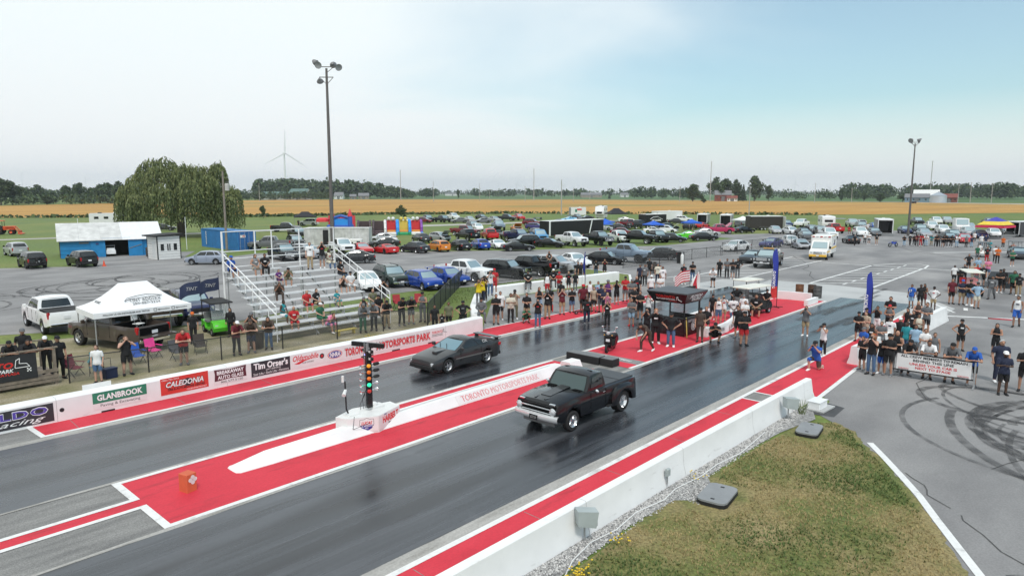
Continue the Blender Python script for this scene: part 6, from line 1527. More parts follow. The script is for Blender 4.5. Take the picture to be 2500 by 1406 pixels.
# scooter, kick scooter, dirt bike
def two_wheel(name, label, cat, loc, rz, kind):
 b = thing(name, label, cat, loc, rz)
 r = {'scooter': .22, 'dirt': .3, 'kick': .12}[kind]; wb = {'scooter': .64, 'dirt': .62, 'kick': .5}[kind]
 for x in (wb, -wb):
  w = MB().lathe([(r * .6, -.05), (r * .95, -.05), (r, 0), (r * .95, .05), (r * .6, .05)], n=18, axis='y').build('wheel', RUBBER, b, 40, loc=(x, 0, r)); MB().lathe([(r * .62, -.03), (.03, -.03), (.03, .03), (r * .62, .03)], n=14, axis='y').build('rim', RIM, w)
 return b, r, wb
sc_, r_, wb_ = two_wheel('scooter', 'black motor scooter with round headlamp standing on the red zone', 'scooter', (28.6, 19.35, .022), R(198), 'scooter')
MB().extrude([(.30, .18), (.42, .25), (.48, .60), (.42, .88), (.34, .92), (.36, .55), (.22, .26), (-.28, .26), (-.42, .62), (-.85, .66), (-.95, .45), (-.6, .22), (-.3, .16)], -.16, .16, 'xz').build('body', BLACK, sc_, 30)
MB().box((-.52, 0, .72), (.7, .28, .12), ch=.05).build('seat', MBLACK, sc_); MB().box((.44, 0, .62), (.06, .42, .5), ch=.03).build('front_shield', BLACK, sc_); MB().box((wb_, 0, .30), (.34, .14, .22), ch=.05).build('front_mudguard', BLACK, sc_)
MB().path([(.34, 0, .9), (.30, 0, 1.02)], .03).build('steering_stem', MBLACK, sc_); MB().path([(.24, -.33, 1.04), (.32, 0, 1.02), (.24, .33, 1.04)], .018).build('handlebar', CHROME, sc_)
MB().lathe([(.001, .47), (.085, .46), (.09, .40), (.05, .34)], (0, 0, .98), 16, 0, 'x').build('headlight', HLAMP, sc_, 40); MB().box((.485, 0, .62), (.015, .2, .13)).build('number_plate', PLATE, sc_)
for s in (-1, 1):
 MB().path([(.26, s * .26, 1.04), (.24, s * .34, 1.24)], .008).build('mirror_stalk', CHROME, sc_); MB().ball((.24, s * .36, 1.26), (.02, .06, .05), 10, 6).build('mirror', CHROME, sc_, 60); MB().ball((.44, s * .2, .88), (.03, .04, .03), 8, 5).build('indicator', mat('amber_beacon', (.6, .3, .05), .3), sc_)
ks, r_, wb_ = two_wheel('kick_scooter', 'black electric kick scooter held by a spectator on the red strip', 'scooter', (36.3, 26.9, .022), R(-12), 'kick')
MB().box((0, 0, .16), (.8, .16, .05), ch=.015).build('deck', MBLACK, ks); MB().path([(.5, 0, .12), (.40, 0, .5), (.30, 0, 1.1)], .025).build('stem', MBLACK, ks); MB().path([(.29, -.25, 1.1), (.29, .25, 1.1)], .018).build('handlebar', MBLACK, ks)
db, r_, wb_ = two_wheel('dirt_bike', 'small blue dirt bike standing alone on the asphalt near the far rail', 'motorbike', (113.6, 26.8, .014), R(150), 'dirt')
BLP = mat('blue_plastic', (.02, .06, .4), .4); MB().extrude([(-.6, .72), (-.05, .70), (.3, .82), (.35, .70), (.1, .35), (-.2, .32)], -.1, .1, 'xz').build('body', BLP, db); MB().box((-.35, 0, .8), (.7, .16, .07), ch=.02).build('seat', MBLACK, db); MB().path([(.62, .06, .3), (.36, .06, .95)], .025).build('fork', GALV, db); MB().path([(.34, -.32, 1.02), (.36, .32, 1.02)], .018).build('handlebar', GALV, db); MB().box((.66, 0, .66), (.5, .12, .03)).build('front_mudguard', BLP, db); MB().box((.0, 0, .42), (.35, .2, .25), ch=.04).build('engine', GALV, db)

# ================================================================ start tower, barriers and gear on the red zone
tw_ = thing('start_tower', 'black starter booth with printed canopy roof on the red zone', 'booth', (33.8, 17.9, .022))
MB().extrude([(0, 0), (2.45, 0), (2.45, 2.55), (0, 2.55)], 2.42, 2.48).build('roof', mat('dark_roof_sheet', (.075, .08, .088), .5, var=.06), tw_)
def fasc(a, b, c, d, nm):
 return MB().quad(a, b, c, d).build(nm, BLACK, tw_, fix=False)
i_ = .28
fasc((0, 2.55, 2.42), (0, 0, 2.42), (i_, i_, 1.86), (i_, 2.27, 1.86), 'fascia'); fasc((0, 0, 2.42), (2.45, 0, 2.42), (2.17, i_, 1.86), (i_, i_, 1.86), 'fascia'); fasc((2.45, 0, 2.42), (2.45, 2.55, 2.42), (2.17, 2.27, 1.86), (2.17, i_, 1.86), 'fascia'); fasc((2.45, 2.55, 2.42), (0, 2.55, 2.42), (i_, 2.27, 1.86), (2.17, 2.27, 1.86), 'fascia')
f1 = axes((0, -1, 0), (-i_, 0, .56)); f2 = axes((1, 0, 0), (0, -i_, .56))
text('TORONTO', tw_, (.088, 1.4, 2.20), 1.2, .19, RT, f1, bold=.04, shear=.15); text('MOTORSPORTS PARK', tw_, (.16, 1.4, 2.06), 1.2, .10, WHT, f1, bold=.02); text('CAYUGA', tw_, (.20, 1.0, 1.97), .5, .08, RT, f1)
MB().path([(.15, .72, 2.04), (.07, .68, 2.22), (.06, .6, 2.24), (.12, .62, 2.1), (.18, .42, 1.98)], .016, 4).build('track_outline', WHT, tw_)
text('FLETCH', tw_, (1.2, .075, 2.23), 1.35, .22, WHT, f2, bold=.05, shear=.3); text('RACING', tw_, (1.35, .165, 2.04), 1.0, .14, WHT, f2, bold=.03, shear=.3)
for x, y in ((.32, .32), (2.1, .32), (.32, 2.2), (2.1, 2.2)): MB().box((x, y, .93), (.07, .07, 1.86)).build('post', BLACK, tw_)
for c, d in (((.3, 1.27, .52), (.05, 1.9, .98)), ((1.22, .3, .52), (1.85, .05, .98)), ((2.12, 1.27, .52), (.05, 1.9, .98))): MB().box(c, d).build('wall_panel', BLACK, tw_)
MB().box((.24, 1.27, 1.03), (.3, 2.0, .05)).build('counter', MBLACK, tw_); MB().box((1.22, .24, 1.03), (1.9, .3, .05)).build('counter', MBLACK, tw_)
text('FLETCH', tw_, (1.1, .268, .84), .8, .13, WHT, FACE_TRACK, bold=.04, shear=.3)
mb = MB(); mb.lathe([(.2, 0), (.27, 0)], (1.35, .27, .5), 20, 0, 'y'); mb.lathe([(.001, 0), (.16, 0)], (1.35, .27, .5), 16, 0, 'y'); mb.build('round_emblem', mat('grey_decal', (.4, .4, .4), .5, var=0), tw_)
mb = MB(); mb.lathe([(.1, 0), (.2, 0)], (0.268, 1.0, .5), 20, 0, 'x'); mb.build('round_emblem', REDV, tw_); text('8', tw_, (.268, .55, .85), .1, .16, WHT, FACE_MX)
MB().tube((.22, .05, .0), (.35, .2, 1.1), .03, None, 6).build('yellow_pole', mat('yellow_paint', (.55, .44, .10), .6, var=.15), tw_)
MB().box((3.4, 1.9, 2.3), (1.9, .3, .1)).build('rear_beam', MBLACK, tw_)
tag(MB().box((0, 0, .27), (.55, .5, .52), ch=.03).build('white_crate', mat('scuffed_white_plastic', (.66, .66, .65), .6, var=.2, scale=5), None, loc=(35.1, 17.45, .022), rz=R(10)), 'scuffed white plastic crate at the corner of the starter booth', 'crate')
aw = wall('barrier_wall', [(35.8, 17.05), (37.2, 17.15), (38.8, 17.5), (40.3, 18.0), (41.3, 18.4)], [(-.12, 0), (-.12, .5), (-.1, .55), (.1, .55), (.12, .5), (.12, 0)], WHITE, 'low curved white barrier with black lettered panels beside the starter booth', z0=.022)
for (x, y, ang, tx) in ((.35, .03, 4, 'ACURA'), (2.2, .2, 12, 'ACURA'), (3.75, .68, 18, 'ACURA')):
 p = MB().box((0, 0, 0), (1.2, .36, .008)).build('sign_panel', VW, aw); p.matrix_local = Matrix.Translation((x, y - .13, .27)) @ Matrix.Rotation(R(ang), 4, 'Z') @ FACE_TRACK
 text(tx, p, (.12, 0, .006), .7, .2, BLKT, bold=.02); m_ = MB(); m_.extrude([(-.5, -.13), (-.4, .13), (-.34, .13), (-.24, -.13), (-.31, -.13), (-.37, .06), (-.43, -.13)], .005, .008); m_.build('emblem', BLKT, p)
wall('barrier_wall', [(38.2, 20.1), (39.9, 20.2), (42, 20.1)], [(-.12, 0), (-.12, .5), (.12, .5), (.12, 0)], WHITE, 'low white barrier on the far side of the red zone behind the booth', z0=.022)
wall('barrier_wall', [(49.5, 16.95), (51.6, 16.95)], [(-.14, 0), (-.14, .42), (.14, .42), (.14, 0)], WHITE, 'low white concrete block at the near corner of the red zone end', z0=.022)
wall('barrier_wall', [(51.9, 17.4), (51.9, 18.8), (51.7, 20.0)], [(-.14, 0), (-.14, .6), (.14, .6), (.14, 0)], WHITE, 'low white concrete wall closing the end of the red zone', z0=.022)
wall('barrier_wall', [(51.2, 20.1), (48.9, 20.1)], [(-.14, 0), (-.14, .6), (.14, .6), (.14, 0)], WHITE, 'low white concrete wall behind the parked golf carts', z0=.022)
RUST = mat('rusty_drum', (.16, .07, .035), .8, .2, var=.35, scale=4)
for x, y, m, lab in ((54.2, 19.1, RUST, 'rust brown oil drum left of two darker drums'), (54.6, 18.3, mat('dark_rusty_drum', (.08, .045, .03), .8, .2, var=.35, scale=4), 'dark rusty oil drum between two others'), (54.1, 17.7, mat('grey_mesh_drum', (.09, .09, .09), .7, .3, var=.3, scale=6), 'dark grey drum at the end of the red zone')):
 d = thing('oil_drum', lab, 'drum', (x, y, .016)); MB().lathe([(.001, 0), (.3, 0), (.3, .28), (.315, .3), (.3, .32), (.3, .58), (.315, .6), (.3, .62), (.3, .88), (.27, .88), (.27, .86), (.001, .86)], n=18).build('shell', m, d, 40); MB().lathe([(.3, .87), (.312, .885), (.3, .9)], n=18).build('rim', m, d)
# feather flags and hand flags
def feather(label, loc, rz, h, cols):
 f = thing('feather_flag', label, 'flag', loc, rz)
 MB().tube((0, 0, 0), (0, 0, h * .75), .025, .018, 6).build('pole', MBLACK, f)
 for a in (0, 90, 180, 270): MB().tube((0, 0, .03), (.45 * math.cos(R(a)), .45 * math.sin(R(a)), .02), .02, None, 5).build('foot', MBLACK, f)
 n, w = 14, h * .095
 for part in range(2):
  mb = MB(); z0, z1 = (h * .16, h * .36) if part else (h * .36, h)
  for i in range(n + 1):
   t = i / n; z = z0 + (z1 - z0) * t; tt = (z - h * .16) / (h * .84)
   ww = w * (1.15 - .2 * tt) * (1 if tt < .75 else math.sqrt(max(0, 1 - ((tt - .75) / .25) ** 2)) * .9 + .1); bend = .06 * h * max(0, tt - .6) ** 2 * 4
   for j in range(4): u = j / 3; mb.v.append((bend + ww * u + (.0 if part == 0 else .0), .10 * math.sin(z * 2.3 + u * 2.2) * u, z))
  for i in range(n):
   for j in range(3): k = i * 4 + j; mb.face((k, k + 1, k + 5, k + 4))
  mb.build('sail', cols[part], f, 60, fix=False)
 return f
FB = mat('royal_blue_cloth', (.018, .035, .30), .7, var=.1); FR = mat('red_cloth', (.55, .03, .03), .7, var=.1); FV = mat('violet_cloth', (.10, .03, .28), .7, var=.1)
for lab, loc, rz, h, c in (('blue feather flag in the crowd beside the white barrier', (42.2, 31.0, .014), R(48), 3.5, [FB, FB]), ('blue and red feather flag on the red zone beside the golf cart', (47.6, 18.3, .022), R(135), 4.1, [FB, FR]), ('deep blue feather flag standing in the crowd on the right', (42.6, 10.9, .022), R(110), 3.5, [FB, FB])):
 f = feather(lab, loc, rz, h, c); text('TORONTO', f, (.33, -.12, h * .48), h * .3, .2, WHT, axes((0, 0, 1), (-1, 0, 0)), bold=.03); text('TORONTO', f, (.33, .13, h * .48), h * .3, .2, WHT, axes((0, 0, 1), (1, 0, 0)), bold=.03)
def hand_flag(label, loc, rz, w, h, zc, paint_fn, pole_h, drop=0.0):
 f = thing('hand_flag', label, 'flag', loc, rz); MB().tube((0, 0, 0), (0, 0, pole_h), .018, None, 6).build('pole', MBLACK, f)
 return f
def cloth(f, x0, x1, z0, z1, m, ph, zs, nm, sag=.25, n=8):
 mb = MB()
 for i in range(n + 1):
  u = x0 + (x1 - x0) * i / n
  for z in (z0, z1): mb.v.append((u, .12 * math.sin(u * 4 + ph), z + zs - sag * u * u - .03 * math.sin(u * 6)))
 for i in range(n): k = i * 2; mb.face((k, k + 2, k + 3, k + 1))
 return mb.build(nm, m, f, 60, fix=False)
us = hand_flag('striped red and white flag with a blue canton flown behind the starter booth', (48.6, 25.6, .014), R(140), 1, 1, 1, None, 2.45)
FWH = mat('white_cloth', (.75, .75, .75), .7, var=.05); FRD = mat('flag_red', (.55, .03, .05), .7, var=.05); FBL = mat('flag_blue', (.03, .08, .32), .7, var=.08)
for k in range(9): cloth(us, .0, 1.7, k * .11, k * .11 + .108, FRD if k % 2 == 0 else FWH, .5, 1.35, 'stripe')
us.scale = (.72, .72, .86)
c_ = cloth(us, .0, .72, .44, .99, FBL, .5, 1.35, 'canton'); c_.location = (0, -.012, 0)
for i in range(4):
 for j in range(3):
  for sd_ in (-.02, .012): MB().box((.1 + .16 * i, .12 * math.sin((.1 + .16 * i) * 4 + .5) + sd_, 1.35 + .52 + .16 * j - .25 * (.1 + .16 * i) ** 2), (.05, .004, .05)).build('star', FWH, us)
ca = hand_flag('red and white maple leaf flag hanging from a pole beside the booth', (38.3, 19.5, .022), R(135), 1, 1, 1, None, 3.3)
for a, b, m in ((0, .2, FWH), (.2, .5, FRD), (.5, .72, FWH)):
 mb = MB()
 for i in range(7):
  z = 3.25 - 1.1 * i / 6
  for u in (a, b): mb.v.append((u * (.55 + .25 * math.sin(z * 3)) , .10 * math.sin(u * 9 + z * 3), z - u * .5))
 for i in range(6): k = i * 2; mb.face((k, k + 1, k + 3, k + 2))
 mb.build('cloth_band', m, ca, 60, fix=False)
for x, y, lab in ((16.9, 40.2, 'dark blue drooping flag on a pole beside the white tent'), (18.3, 40.9, 'second dark blue flag with pale print behind the green golf cart')):
 f = hand_flag(lab, (x, y, 0), R(170), 1, 1, 1, None, 3.05); cl_ = cloth(f, 0, 1.1, 0, .75, mat('navy_cloth', (.02, .03, .075), .7, var=.1), .9, 2.2, 'cloth', .3); text('TINT', f, (.5, -.1, 2.5), .6, .2, mat('grey_decal', (.4, .4, .4), .5, var=0), FACE_TRACK, shear=.3); text('TINT', f, (.5, .16, 2.5), .6, .2, mat('grey_decal', (.4, .4, .4), .5, var=0), axes((-1, 0, 0), (0, 0, 1)), shear=.3)
# crew banner on its frame
cb = thing('crew_banner', 'white banner with black and red lines of capitals on a metal barricade', 'banner', (32.95, 7.45, .014), R(-89))
text_pl = MB().box((1.55, 0, .72), (2.75, .02, .72)).build('cloth', VW, cb)
for x in (.02, 3.05): MB().box((x, 0, .55), (.06, .06, 1.1)).build('post', GALV, cb); MB().box((x, 0, .02), (.06, .7, .05)).build('foot', GALV, cb)
for z in (1.1, .34): MB().box((1.53, 0, z), (3.1, .05, .05)).build('rail', MBLACK, cb)
for tx, z, w, m in (('ALL CREW MEMBERS TO REMAIN', .98, 2.45, BLKT), ('BEHIND THIS LINE', .825, 1.5, BLKT), ('UNLESS YOUR CAR IS', .665, 1.75, REDT), ('NEXT TO STAGE', .51, 1.3, REDT)): text(tx, cb, (1.55, -.014, z), w, .11, m, FACE_TRACK, bold=.025)
for x in (.45, 2.65): text('TORONTO', cb, (x, -.014, .43), .4, .06, REDT, FACE_TRACK, shear=.2); MB().box((x, -.013, .385), (.42, .004, .012)).build('underline', BLKT, cb)
# verge furniture
def vault(label, x, y, rz, sx, sy):
 v = thing('utility_vault', label, 'utility vault', (x, y, .0), R(rz)); mb = MB()
 def rr(x, y, z, k=.16): return [(-x + k, -y, z), (x - k, -y, z), (x - .05, -y + .05, z), (x, -y + k, z), (x, y - k, z), (x - .05, y - .05, z), (x - k, y, z), (-x + k, y, z), (-x + .05, y - .05, z), (-x, y - k, z), (-x, -y + k, z), (-x + .05, -y + .05, z)]
 def block(sx, sy, z0, z1, m, nm):
  b = MB(); A = rr(sx, sy, z0) + rr(sx, sy, z1); b.v += A
  for k in range(12): b.face((k, (k + 1) % 12, 12 + (k + 1) % 12, 12 + k))
  b.face(range(12, 24)); b.face(range(11, -1, -1)); return b.build(nm, m, v, 30)
 block(sx, sy, 0, .10, MBLACK, 'collar'); block(sx - .01, sy - .01, .11, .16, mat('vault_lid_grey', (.24, .25, .26), .65, var=.1), 'lid')
 for s in (-1, 1): MB().box((s * (sx - .2), 0, .162), (.06, .1, .008)).build('lid_bolt', MBLACK, v)
vault('grey rounded utility vault lid nearer the camera in the grass', 16.3, 7.55, 8, .62, .40)
vault('grey rounded utility vault lid near the dark tar patch', 23.1, 7.55, 8, .62, .36)
ca_ = thing('junction_cabinet', 'white metal junction cabinet on a slab behind the near wall end', 'cabinet', (26.0, 8.2, .014), R(-4)); MB().box((0, 0, .03), (1.1, .75, .05)).build('slab', CONC, ca_); MB().box((-.05, .05, .18), (.7, .45, .26), ch=.015).build('box', WSTEEL, ca_); MB().box((-.05, .05, .315), (.74, .49, .02)).build('lid', WSTEEL, ca_)
def speaker(label, x, y):
 s = thing('loudspeaker', label, 'loudspeaker', (x, y, 0), R(-35)); MB().tube((0, .1, 0), (0, .12, .45), .025, None, 6).build('post', GALV, s)
 MB().extrude([(-.22, .5), (.2, .42), (.26, .80), (-.24, .86)], -.14, .14, 'xz').build('cabinet', mat('pale_speaker_grey', (.36, .40, .40), .5), s); MB().box((.23, 0, .61), (.02, .22, .30)).build('grille', mat('speaker_grille', (.28, .31, .31), .8), s); MB().box((0, .17, .5), (.1, .06, .08)).build('bracket', GALV, s)
speaker('grey loudspeaker on a short post at the near end of the wall', 12.05, 8.72); speaker('grey loudspeaker on a short post near the wall end', 23.9, 8.5)
jb = thing('socket_box', 'small grey electrical box on conduit on the wall face', 'electrical box', (15.95, 8.84, 0)); MB().box((0, 0, .48), (.16, .1, .2), ch=.02).build('box', mat('pale_speaker_grey', (.36, .40, .40), .5), jb); 
for dx in (-.03, .04): MB().tube((dx, .02, 0), (dx, .02, .4), .014, None, 5).build('conduit', GALV, jb)
tag(MB().path([(10.5, 8.15, .05), (11.2, 8.45, .05), (12.1, 8.62, .05), (13, 8.52, .05), (14.1, 8.66, .05), (15.2, 8.5, .05), (16.0, 8.62, .05), (17.2, 8.5, .05), (18.4, 8.55, .05), (19.6, 8.42, .05), (20.7, 8.5, .05), (22, 8.62, .05)], .014, 5).build('cable', WPLAS), 'white cable snaking over the gravel along the wall', 'cable')
wd = thing('weed_plant', 'tall grey-green weed at the end of the gravel bed', 'plant', (24.9, 8.45, 0))
mb = MB(); 
for k in range(16): a = q.uniform(0, 6.28); mb.tube((q.gauss(0, .05), q.gauss(0, .05), 0), (.22 * math.cos(a), .22 * math.sin(a), q.uniform(.25, .55)), .02, .006, 4)
mb.build('stems', mat('weed_green', (.14, .17, .09), .8, var=.3), wd)
# folding chairs, cooler, bench goods by the fence
def camp_chair(label, x, y, rz, m):
 c = thing('camp_chair', label, 'chair', (x, y, 0), R(rz))
 MB().extrude([(-.24, .42), (.24, .38), (.24, .40), (-.24, .44)], -.25, .25, 'xz').build('seat', m, c); MB().extrude([(-.24, .42), (-.38, .95), (-.36, .955), (-.22, .43)], -.26, .26, 'xz').build('backrest', m, c)
 for s in (-1, 1):
  MB().tube((.25, s * .26, 0), (-.28, s * .26, .62), .014, None, 5).build('leg', MBLACK, c); MB().tube((-.28, s * .26, 0), (.25, s * .26, .62), .014, None, 5).build('leg', MBLACK, c); MB().box((0, s * .28, .63), (.5, .07, .02)).build('armrest', m, c)
  MB().tube((-.28, s * .26, .4), (-.38, s * .26, .96), .012, None, 5).build('back_post', MBLACK, c)
for lab, x, y, rz, col in (('teal folding camp chair behind the woman in white', 9.35, 33.6, 250, (.03, .22, .26)), ('maroon folding camp chair beside the deck', 8.6, 33.9, 300, (.18, .02, .04)), ('blue folding camp chair behind the fence', 11.3, 34.3, 280, (.02, .10, .45)), ('bright pink folding camp chair behind the fence', 12.25, 34.9, 285, (.72, .06, .28)), ('grey folding camp chair beside the red-shirted boy', 12.9, 33.7, 280, (.09, .09, .10)), ('dark brown folding camp chair behind the fence near the pickup', 14.2, 34.2, 260, (.05, .04, .035)), ('red folding chair of the woman in a cap beside the bleachers', 29.3, 37.6, 250, (.35, .03, .04)), ('red folding chair beside the fence with a seated woman', 30.6, 36.9, 235, (.35, .03, .04))):
 camp_chair(lab, x, y, rz, mat('canvas_' + lab.split()[0] + '_%d' % int(x * 10), col, .8, var=.12))
fc = thing('folding_chair', 'white plastic folding chair standing in the brown pickup bed', 'chair', (12.6, 37.75, .86), R(-60)); MB().box((0, 0, .45), (.42, .42, .03), ch=.01).build('seat', WPLAS, fc); o = MB().box((-.24, 0, .78), (.03, .44, .32), ch=.01).build('backrest', WPLAS, fc)
for s in (-1, 1): MB().tube((.22, s * .2, 0), (-.24, s * .2, .95), .013, None, 5).build('leg', GPLAS, fc); MB().tube((-.25, s * .2, 0), (.2, s * .2, .45), .013, None, 5).build('leg', GPLAS, fc)
co = thing('cooler', 'navy wheeled cooler with an upright handle in front of the fence chairs', 'cooler', (9.55, 32.5, 0), R(10)); MB().box((0, 0, .22), (.5, .36, .40), ch=.03).build('tub', mat('navy_plastic', (.012, .02, .06), .4), co); MB().box((0, 0, .44), (.53, .39, .06), ch=.02).build('lid', mat('navy_plastic', (.012, .02, .06), .4), co); MB().path([(-.15, .17, .4), (-.15, .19, .85), (.15, .19, .85), (.15, .17, .4)], .012, 5).build('handle', MBLACK, co)
tag(MB().lathe([(.001, 0), (.3, 0), (.34, .85), (.36, .9), (.001, .9)], n=16).build('waste_drum', mat('brown_drum', (.07, .055, .045), .8), None, 40, loc=(16.7, 33.2, 0)), 'brown waste drum behind the leaning spectators', 'bin')
# engine on a stand, gas cylinder, black case
en = thing('engine', 'greasy engine and parts piled on a low stand near the fence', 'engine', (60.5, 35.6, .014), R(20)); MB().box((0, 0, .25), (2.0, .8, .08)).build('stand', MBLACK, en); 
for c, d in (((0, 0, .6), (.8, .6, .6)), ((.3, .2, .95), (.5, .3, .25)), ((-.55, 0, .55), (.4, .5, .4)), ((.8, -.1, .5), (.4, .4, .35)), ((-1.0, .2, .4), (.5, .3, .2))): MB().box(c, d, ch=.06).build('block', mat('oily_metal', (.06, .05, .045), .5, .5, var=.4, scale=8), en)
MB().tube((-.2, -.35, .5), (.6, -.38, .62), .06, None, 8).build('exhaust', mat('rusty_exhaust', (.30, .09, .03), .7, .3), en)
gc = thing('gas_cylinder', 'white gas cylinder standing beside the fence', 'gas cylinder', (69.5, 37.6, .014)); MB().lathe([(.16, 0), (.18, .05), (.18, 1.0), (.12, 1.15), (.05, 1.2), (.05, 1.3), (.001, 1.3)], n=14).build('tank', WPLAS, gc, 40); MB().lathe([(.1, 1.2), (.1, 1.36), (.08, 1.36)], n=12).build('collar', GALV, gc)
tag(MB().box((0, 0, .65), (.5, .7, 1.3), ch=.03).build('black_cabinet', MBLACK, None, loc=(70.6, 38.4, .014)), 'tall black cabinet beside the gas cylinder', 'cabinet')
fw2 = thing('extinguisher', 'red fire extinguisher on the asphalt among the standing crowd', 'extinguisher', (35.6, 28.9, .014)); MB().lathe([(.001, 0), (.09, 0), (.09, .42), (.03, .5), (.03, .56), (.001, .56)], n=12).build('bottle', REDV, fw2, 40); MB().path([(0, 0, .54), (.12, .05, .5), (.16, .05, .2)], .015, 5).build('hose', MBLACK, fw2)
for x, y, rz, lab in ((28.2, 30.0, 30, 'small black bicycle lying in the grass by the wall'), ): 
 bk = thing('bicycle', lab, 'bicycle', (x, y, 0), R(rz))
 for dx in (-.45, .45): MB().lathe([(.27, -.02), (.29, 0), (.27, .02)], n=18, axis='y').build('wheel', RUBBER, bk, 40, loc=(dx, 0, .29))
 MB().path([(-.45, 0, .29), (-.1, 0, .29), (.3, 0, .7), (-.2, 0, .68), (-.45, 0, .29)], .02, 5).build('frame', MBLACK, bk); MB().path([(.45, 0, .29), (.3, 0, .85), (.3, -.25, .9), (.3, .25, .9)], .016, 5).build('handlebar', GALV, bk); MB().box((-.24, 0, .75), (.22, .12, .05), ch=.02).build('saddle', MBLACK, bk)
# ================================================================ more tents and the inflatables
canopy('canopy_tent', 'black pop-up tent with a colourful print in the grass behind the containers', (89, 149.5, 0), R(-28), 5.2, 3.2, 2.4, 3.5, mat('black_canvas', (.018, .018, .024), .7, var=.1))
jp = car('parked_suv', 'suv', 'white', 'white off-roader with open tailgate under the black printed tent', 'SUV', (90.5, 150.5), 130, 1)
BLT = mat('blue_canvas', (.02, .11, .55), .65, var=.08)
for loc, lab in (((121.5, 72.4, 0), 'blue pop-up tent beside the black logo trailer'), ((134, 70.6, 0), 'blue pop-up tent between grey trailers and the dark truck'), ((124, 86, 0), 'blue pop-up tent half hidden behind the race trailer'), ((116, 81, 0), 'blue pop-up tent at the right end of the race trailer')):
 canopy('canopy_tent', lab, loc, R(-25), 3.3, 3.0, 1.75, 2.45, BLT, ridge=.05, val=.2)
canopy('canopy_tent', 'plain white pop-up tent between grey and black trailers', (151, 66.8, 0), R(-30), 3.6, 3.2, 1.95, 2.75, CW, ridge=.05, val=.2)
canopy('canopy_tent', 'black pop-up canopy beside the large fifth-wheel camper', (163.5, 109.6, 0), R(-28), 5.4, 4.0, 2.3, 3.7, mat('black_canvas', (.018, .018, .024), .7, var=.1), ridge=.3)
mt = canopy('canopy_tent', 'striped red yellow and blue pop-up tent at the far right', (146.5, 18.6, .014), R(-12), 5.2, 4.4, 2.3, 2.6, mat('pink_red_canvas', (.62, .03, .09), .7), ridge=.75, val=.35)
for z0, z1, s0, s1, m in ((2.45, 3.05, .93, .60, mat('yellow_canvas', (.70, .52, .06), .7)), (3.0, 3.75, .62, .06, mat('violet_blue_canvas', (.06, .06, .38), .7))):
 mb = MB(); a = [(2.6 * s0 * x, 2.2 * s0 * y, z0) for x, y in ((-1, -1), (1, -1), (1, 1), (-1, 1))]; b = [(2.6 * s1 * x, 2.2 * s1 * y, z1) for x, y in ((-1, -1), (1, -1), (1, 1), (-1, 1))]
 for k in range(4): mb.quad(a[k], a[(k + 1) % 4], b[(k + 1) % 4], b[k])
 mb.build('roof_panel', m, mt, fix=False)
INR, INB, INBL, INP, INY, ING, INO, INK = [mat('inflatable_' + n, c, .45, var=.08) for n, c in (('red', (.62, .04, .05)), ('blue', (.03, .10, .42)), ('azure', (.02, .26, .72)), ('purple', (.22, .06, .36)), ('yellow', (.70, .55, .10)), ('green', (.03, .30, .12)), ('orange', (.62, .25, .04)), ('brown', (.07, .045, .05)))]
bc = thing('bouncy_castle', 'red and blue inflatable castle with two pointed towers behind the old container', 'bouncy castle', (90, 136, 0), R(-42))
MB().box((0, 0, .4), (5.6, 5, .8), ch=.25).build('base', INB, bc); MB().box((0, 2.2, 1.5), (5.4, .5, 2.2), ch=.2).build('back_wall', INR, bc); MB().box((.5, -2.2, 1.4), (3.4, .2, 1.7), ch=.05).build('net_panel', INBL, bc)
for x, y in ((-1.5, -2.3), (2.5, -2.3), (-2.6, 2.2), (2.6, 2.2)):
 mb = MB(); mb.lathe([(.5, .1), (.52, 1.4), (.48, 2.6), (.45, 2.75)], (x, y, 0), 12); mb.build('tower', INB if y < 0 else INR, bc, 50)
 if y < 0: mb = MB(); mb.lathe([(.55, 2.7), (.5, 3.1), (.3, 3.7), (.05, 4.4), (.001, 4.4)], (x, y, 0), 12); mb.build('spire', INR, bc, 50)
mb = MB(); mb.path([(-1.5, -2.3, 2.3), (.5, -2.3, 2.85), (2.5, -2.3, 2.3)], .32, 8); mb.build('arch', INB, bc, 50); MB().box((-3.9, -.5, 1.9), (2.6, 3.0, .9), ch=.35).build('red_hood', INR, bc)
for lab, x, y, cols, eyes in (('brown inflatable game booth left of the colourful arches', 76.8, 108.2, (INK, INK, INK, INK), False), ('brown and white inflatable game booth beside the purple arch', 79.3, 106.9, (INK, WPLAS, INK, INK), False), ('purple and blue inflatable arch booth with a white base', 81.9, 106.6, (INP, INBL, INR, INBL), True), ('blue inflatable arch booth with green base between two others', 83.8, 105.2, (INBL, INBL, INY, ING), False), ('blue and purple inflatable arch booth at the right end', 85.7, 103.9, (INBL, INP, INR, INBL), True)):
 g = thing('inflatable_booth', lab, 'inflatable', (x, y, 0), R(-36))
 for s, m in ((-1, cols[0]), (1, cols[1])):
  MB().path([(s * 1.1, -1.6, .2), (s * 1.1, -1.35, 1.2), (s * 1.1, -.6, 2.2), (s * 1.1, .4, 2.7)], .26, 9).build('arch_tube', m, g, 60)
 MB().box((0, .8, 1.4), (2.2, .3, 2.6), ch=.1).build('back_panel', cols[2], g); MB().box((0, -1.6, .3), (2.0, .6, .55), ch=.2).build('front_base', WPLAS if eyes else cols[3], g); MB().box((0, -.6, .7), (1.9, 1.4, .4), ch=.15).build('slope', INO if not cols[0] is INK else INK, g)
 for s in (-1, 1): MB().box((s * 1.15, -1.65, .35), (.45, .7, .6), ch=.15).build('corner_block', cols[3], g)
 if cols[0] is not INK:
  for s in (-.4, .4): MB().ball((s, .5, 3.05), (.35, .3, .35), 10, 6).build('top_ball', INY if cols[2] is INY else WPLAS, g, 60)
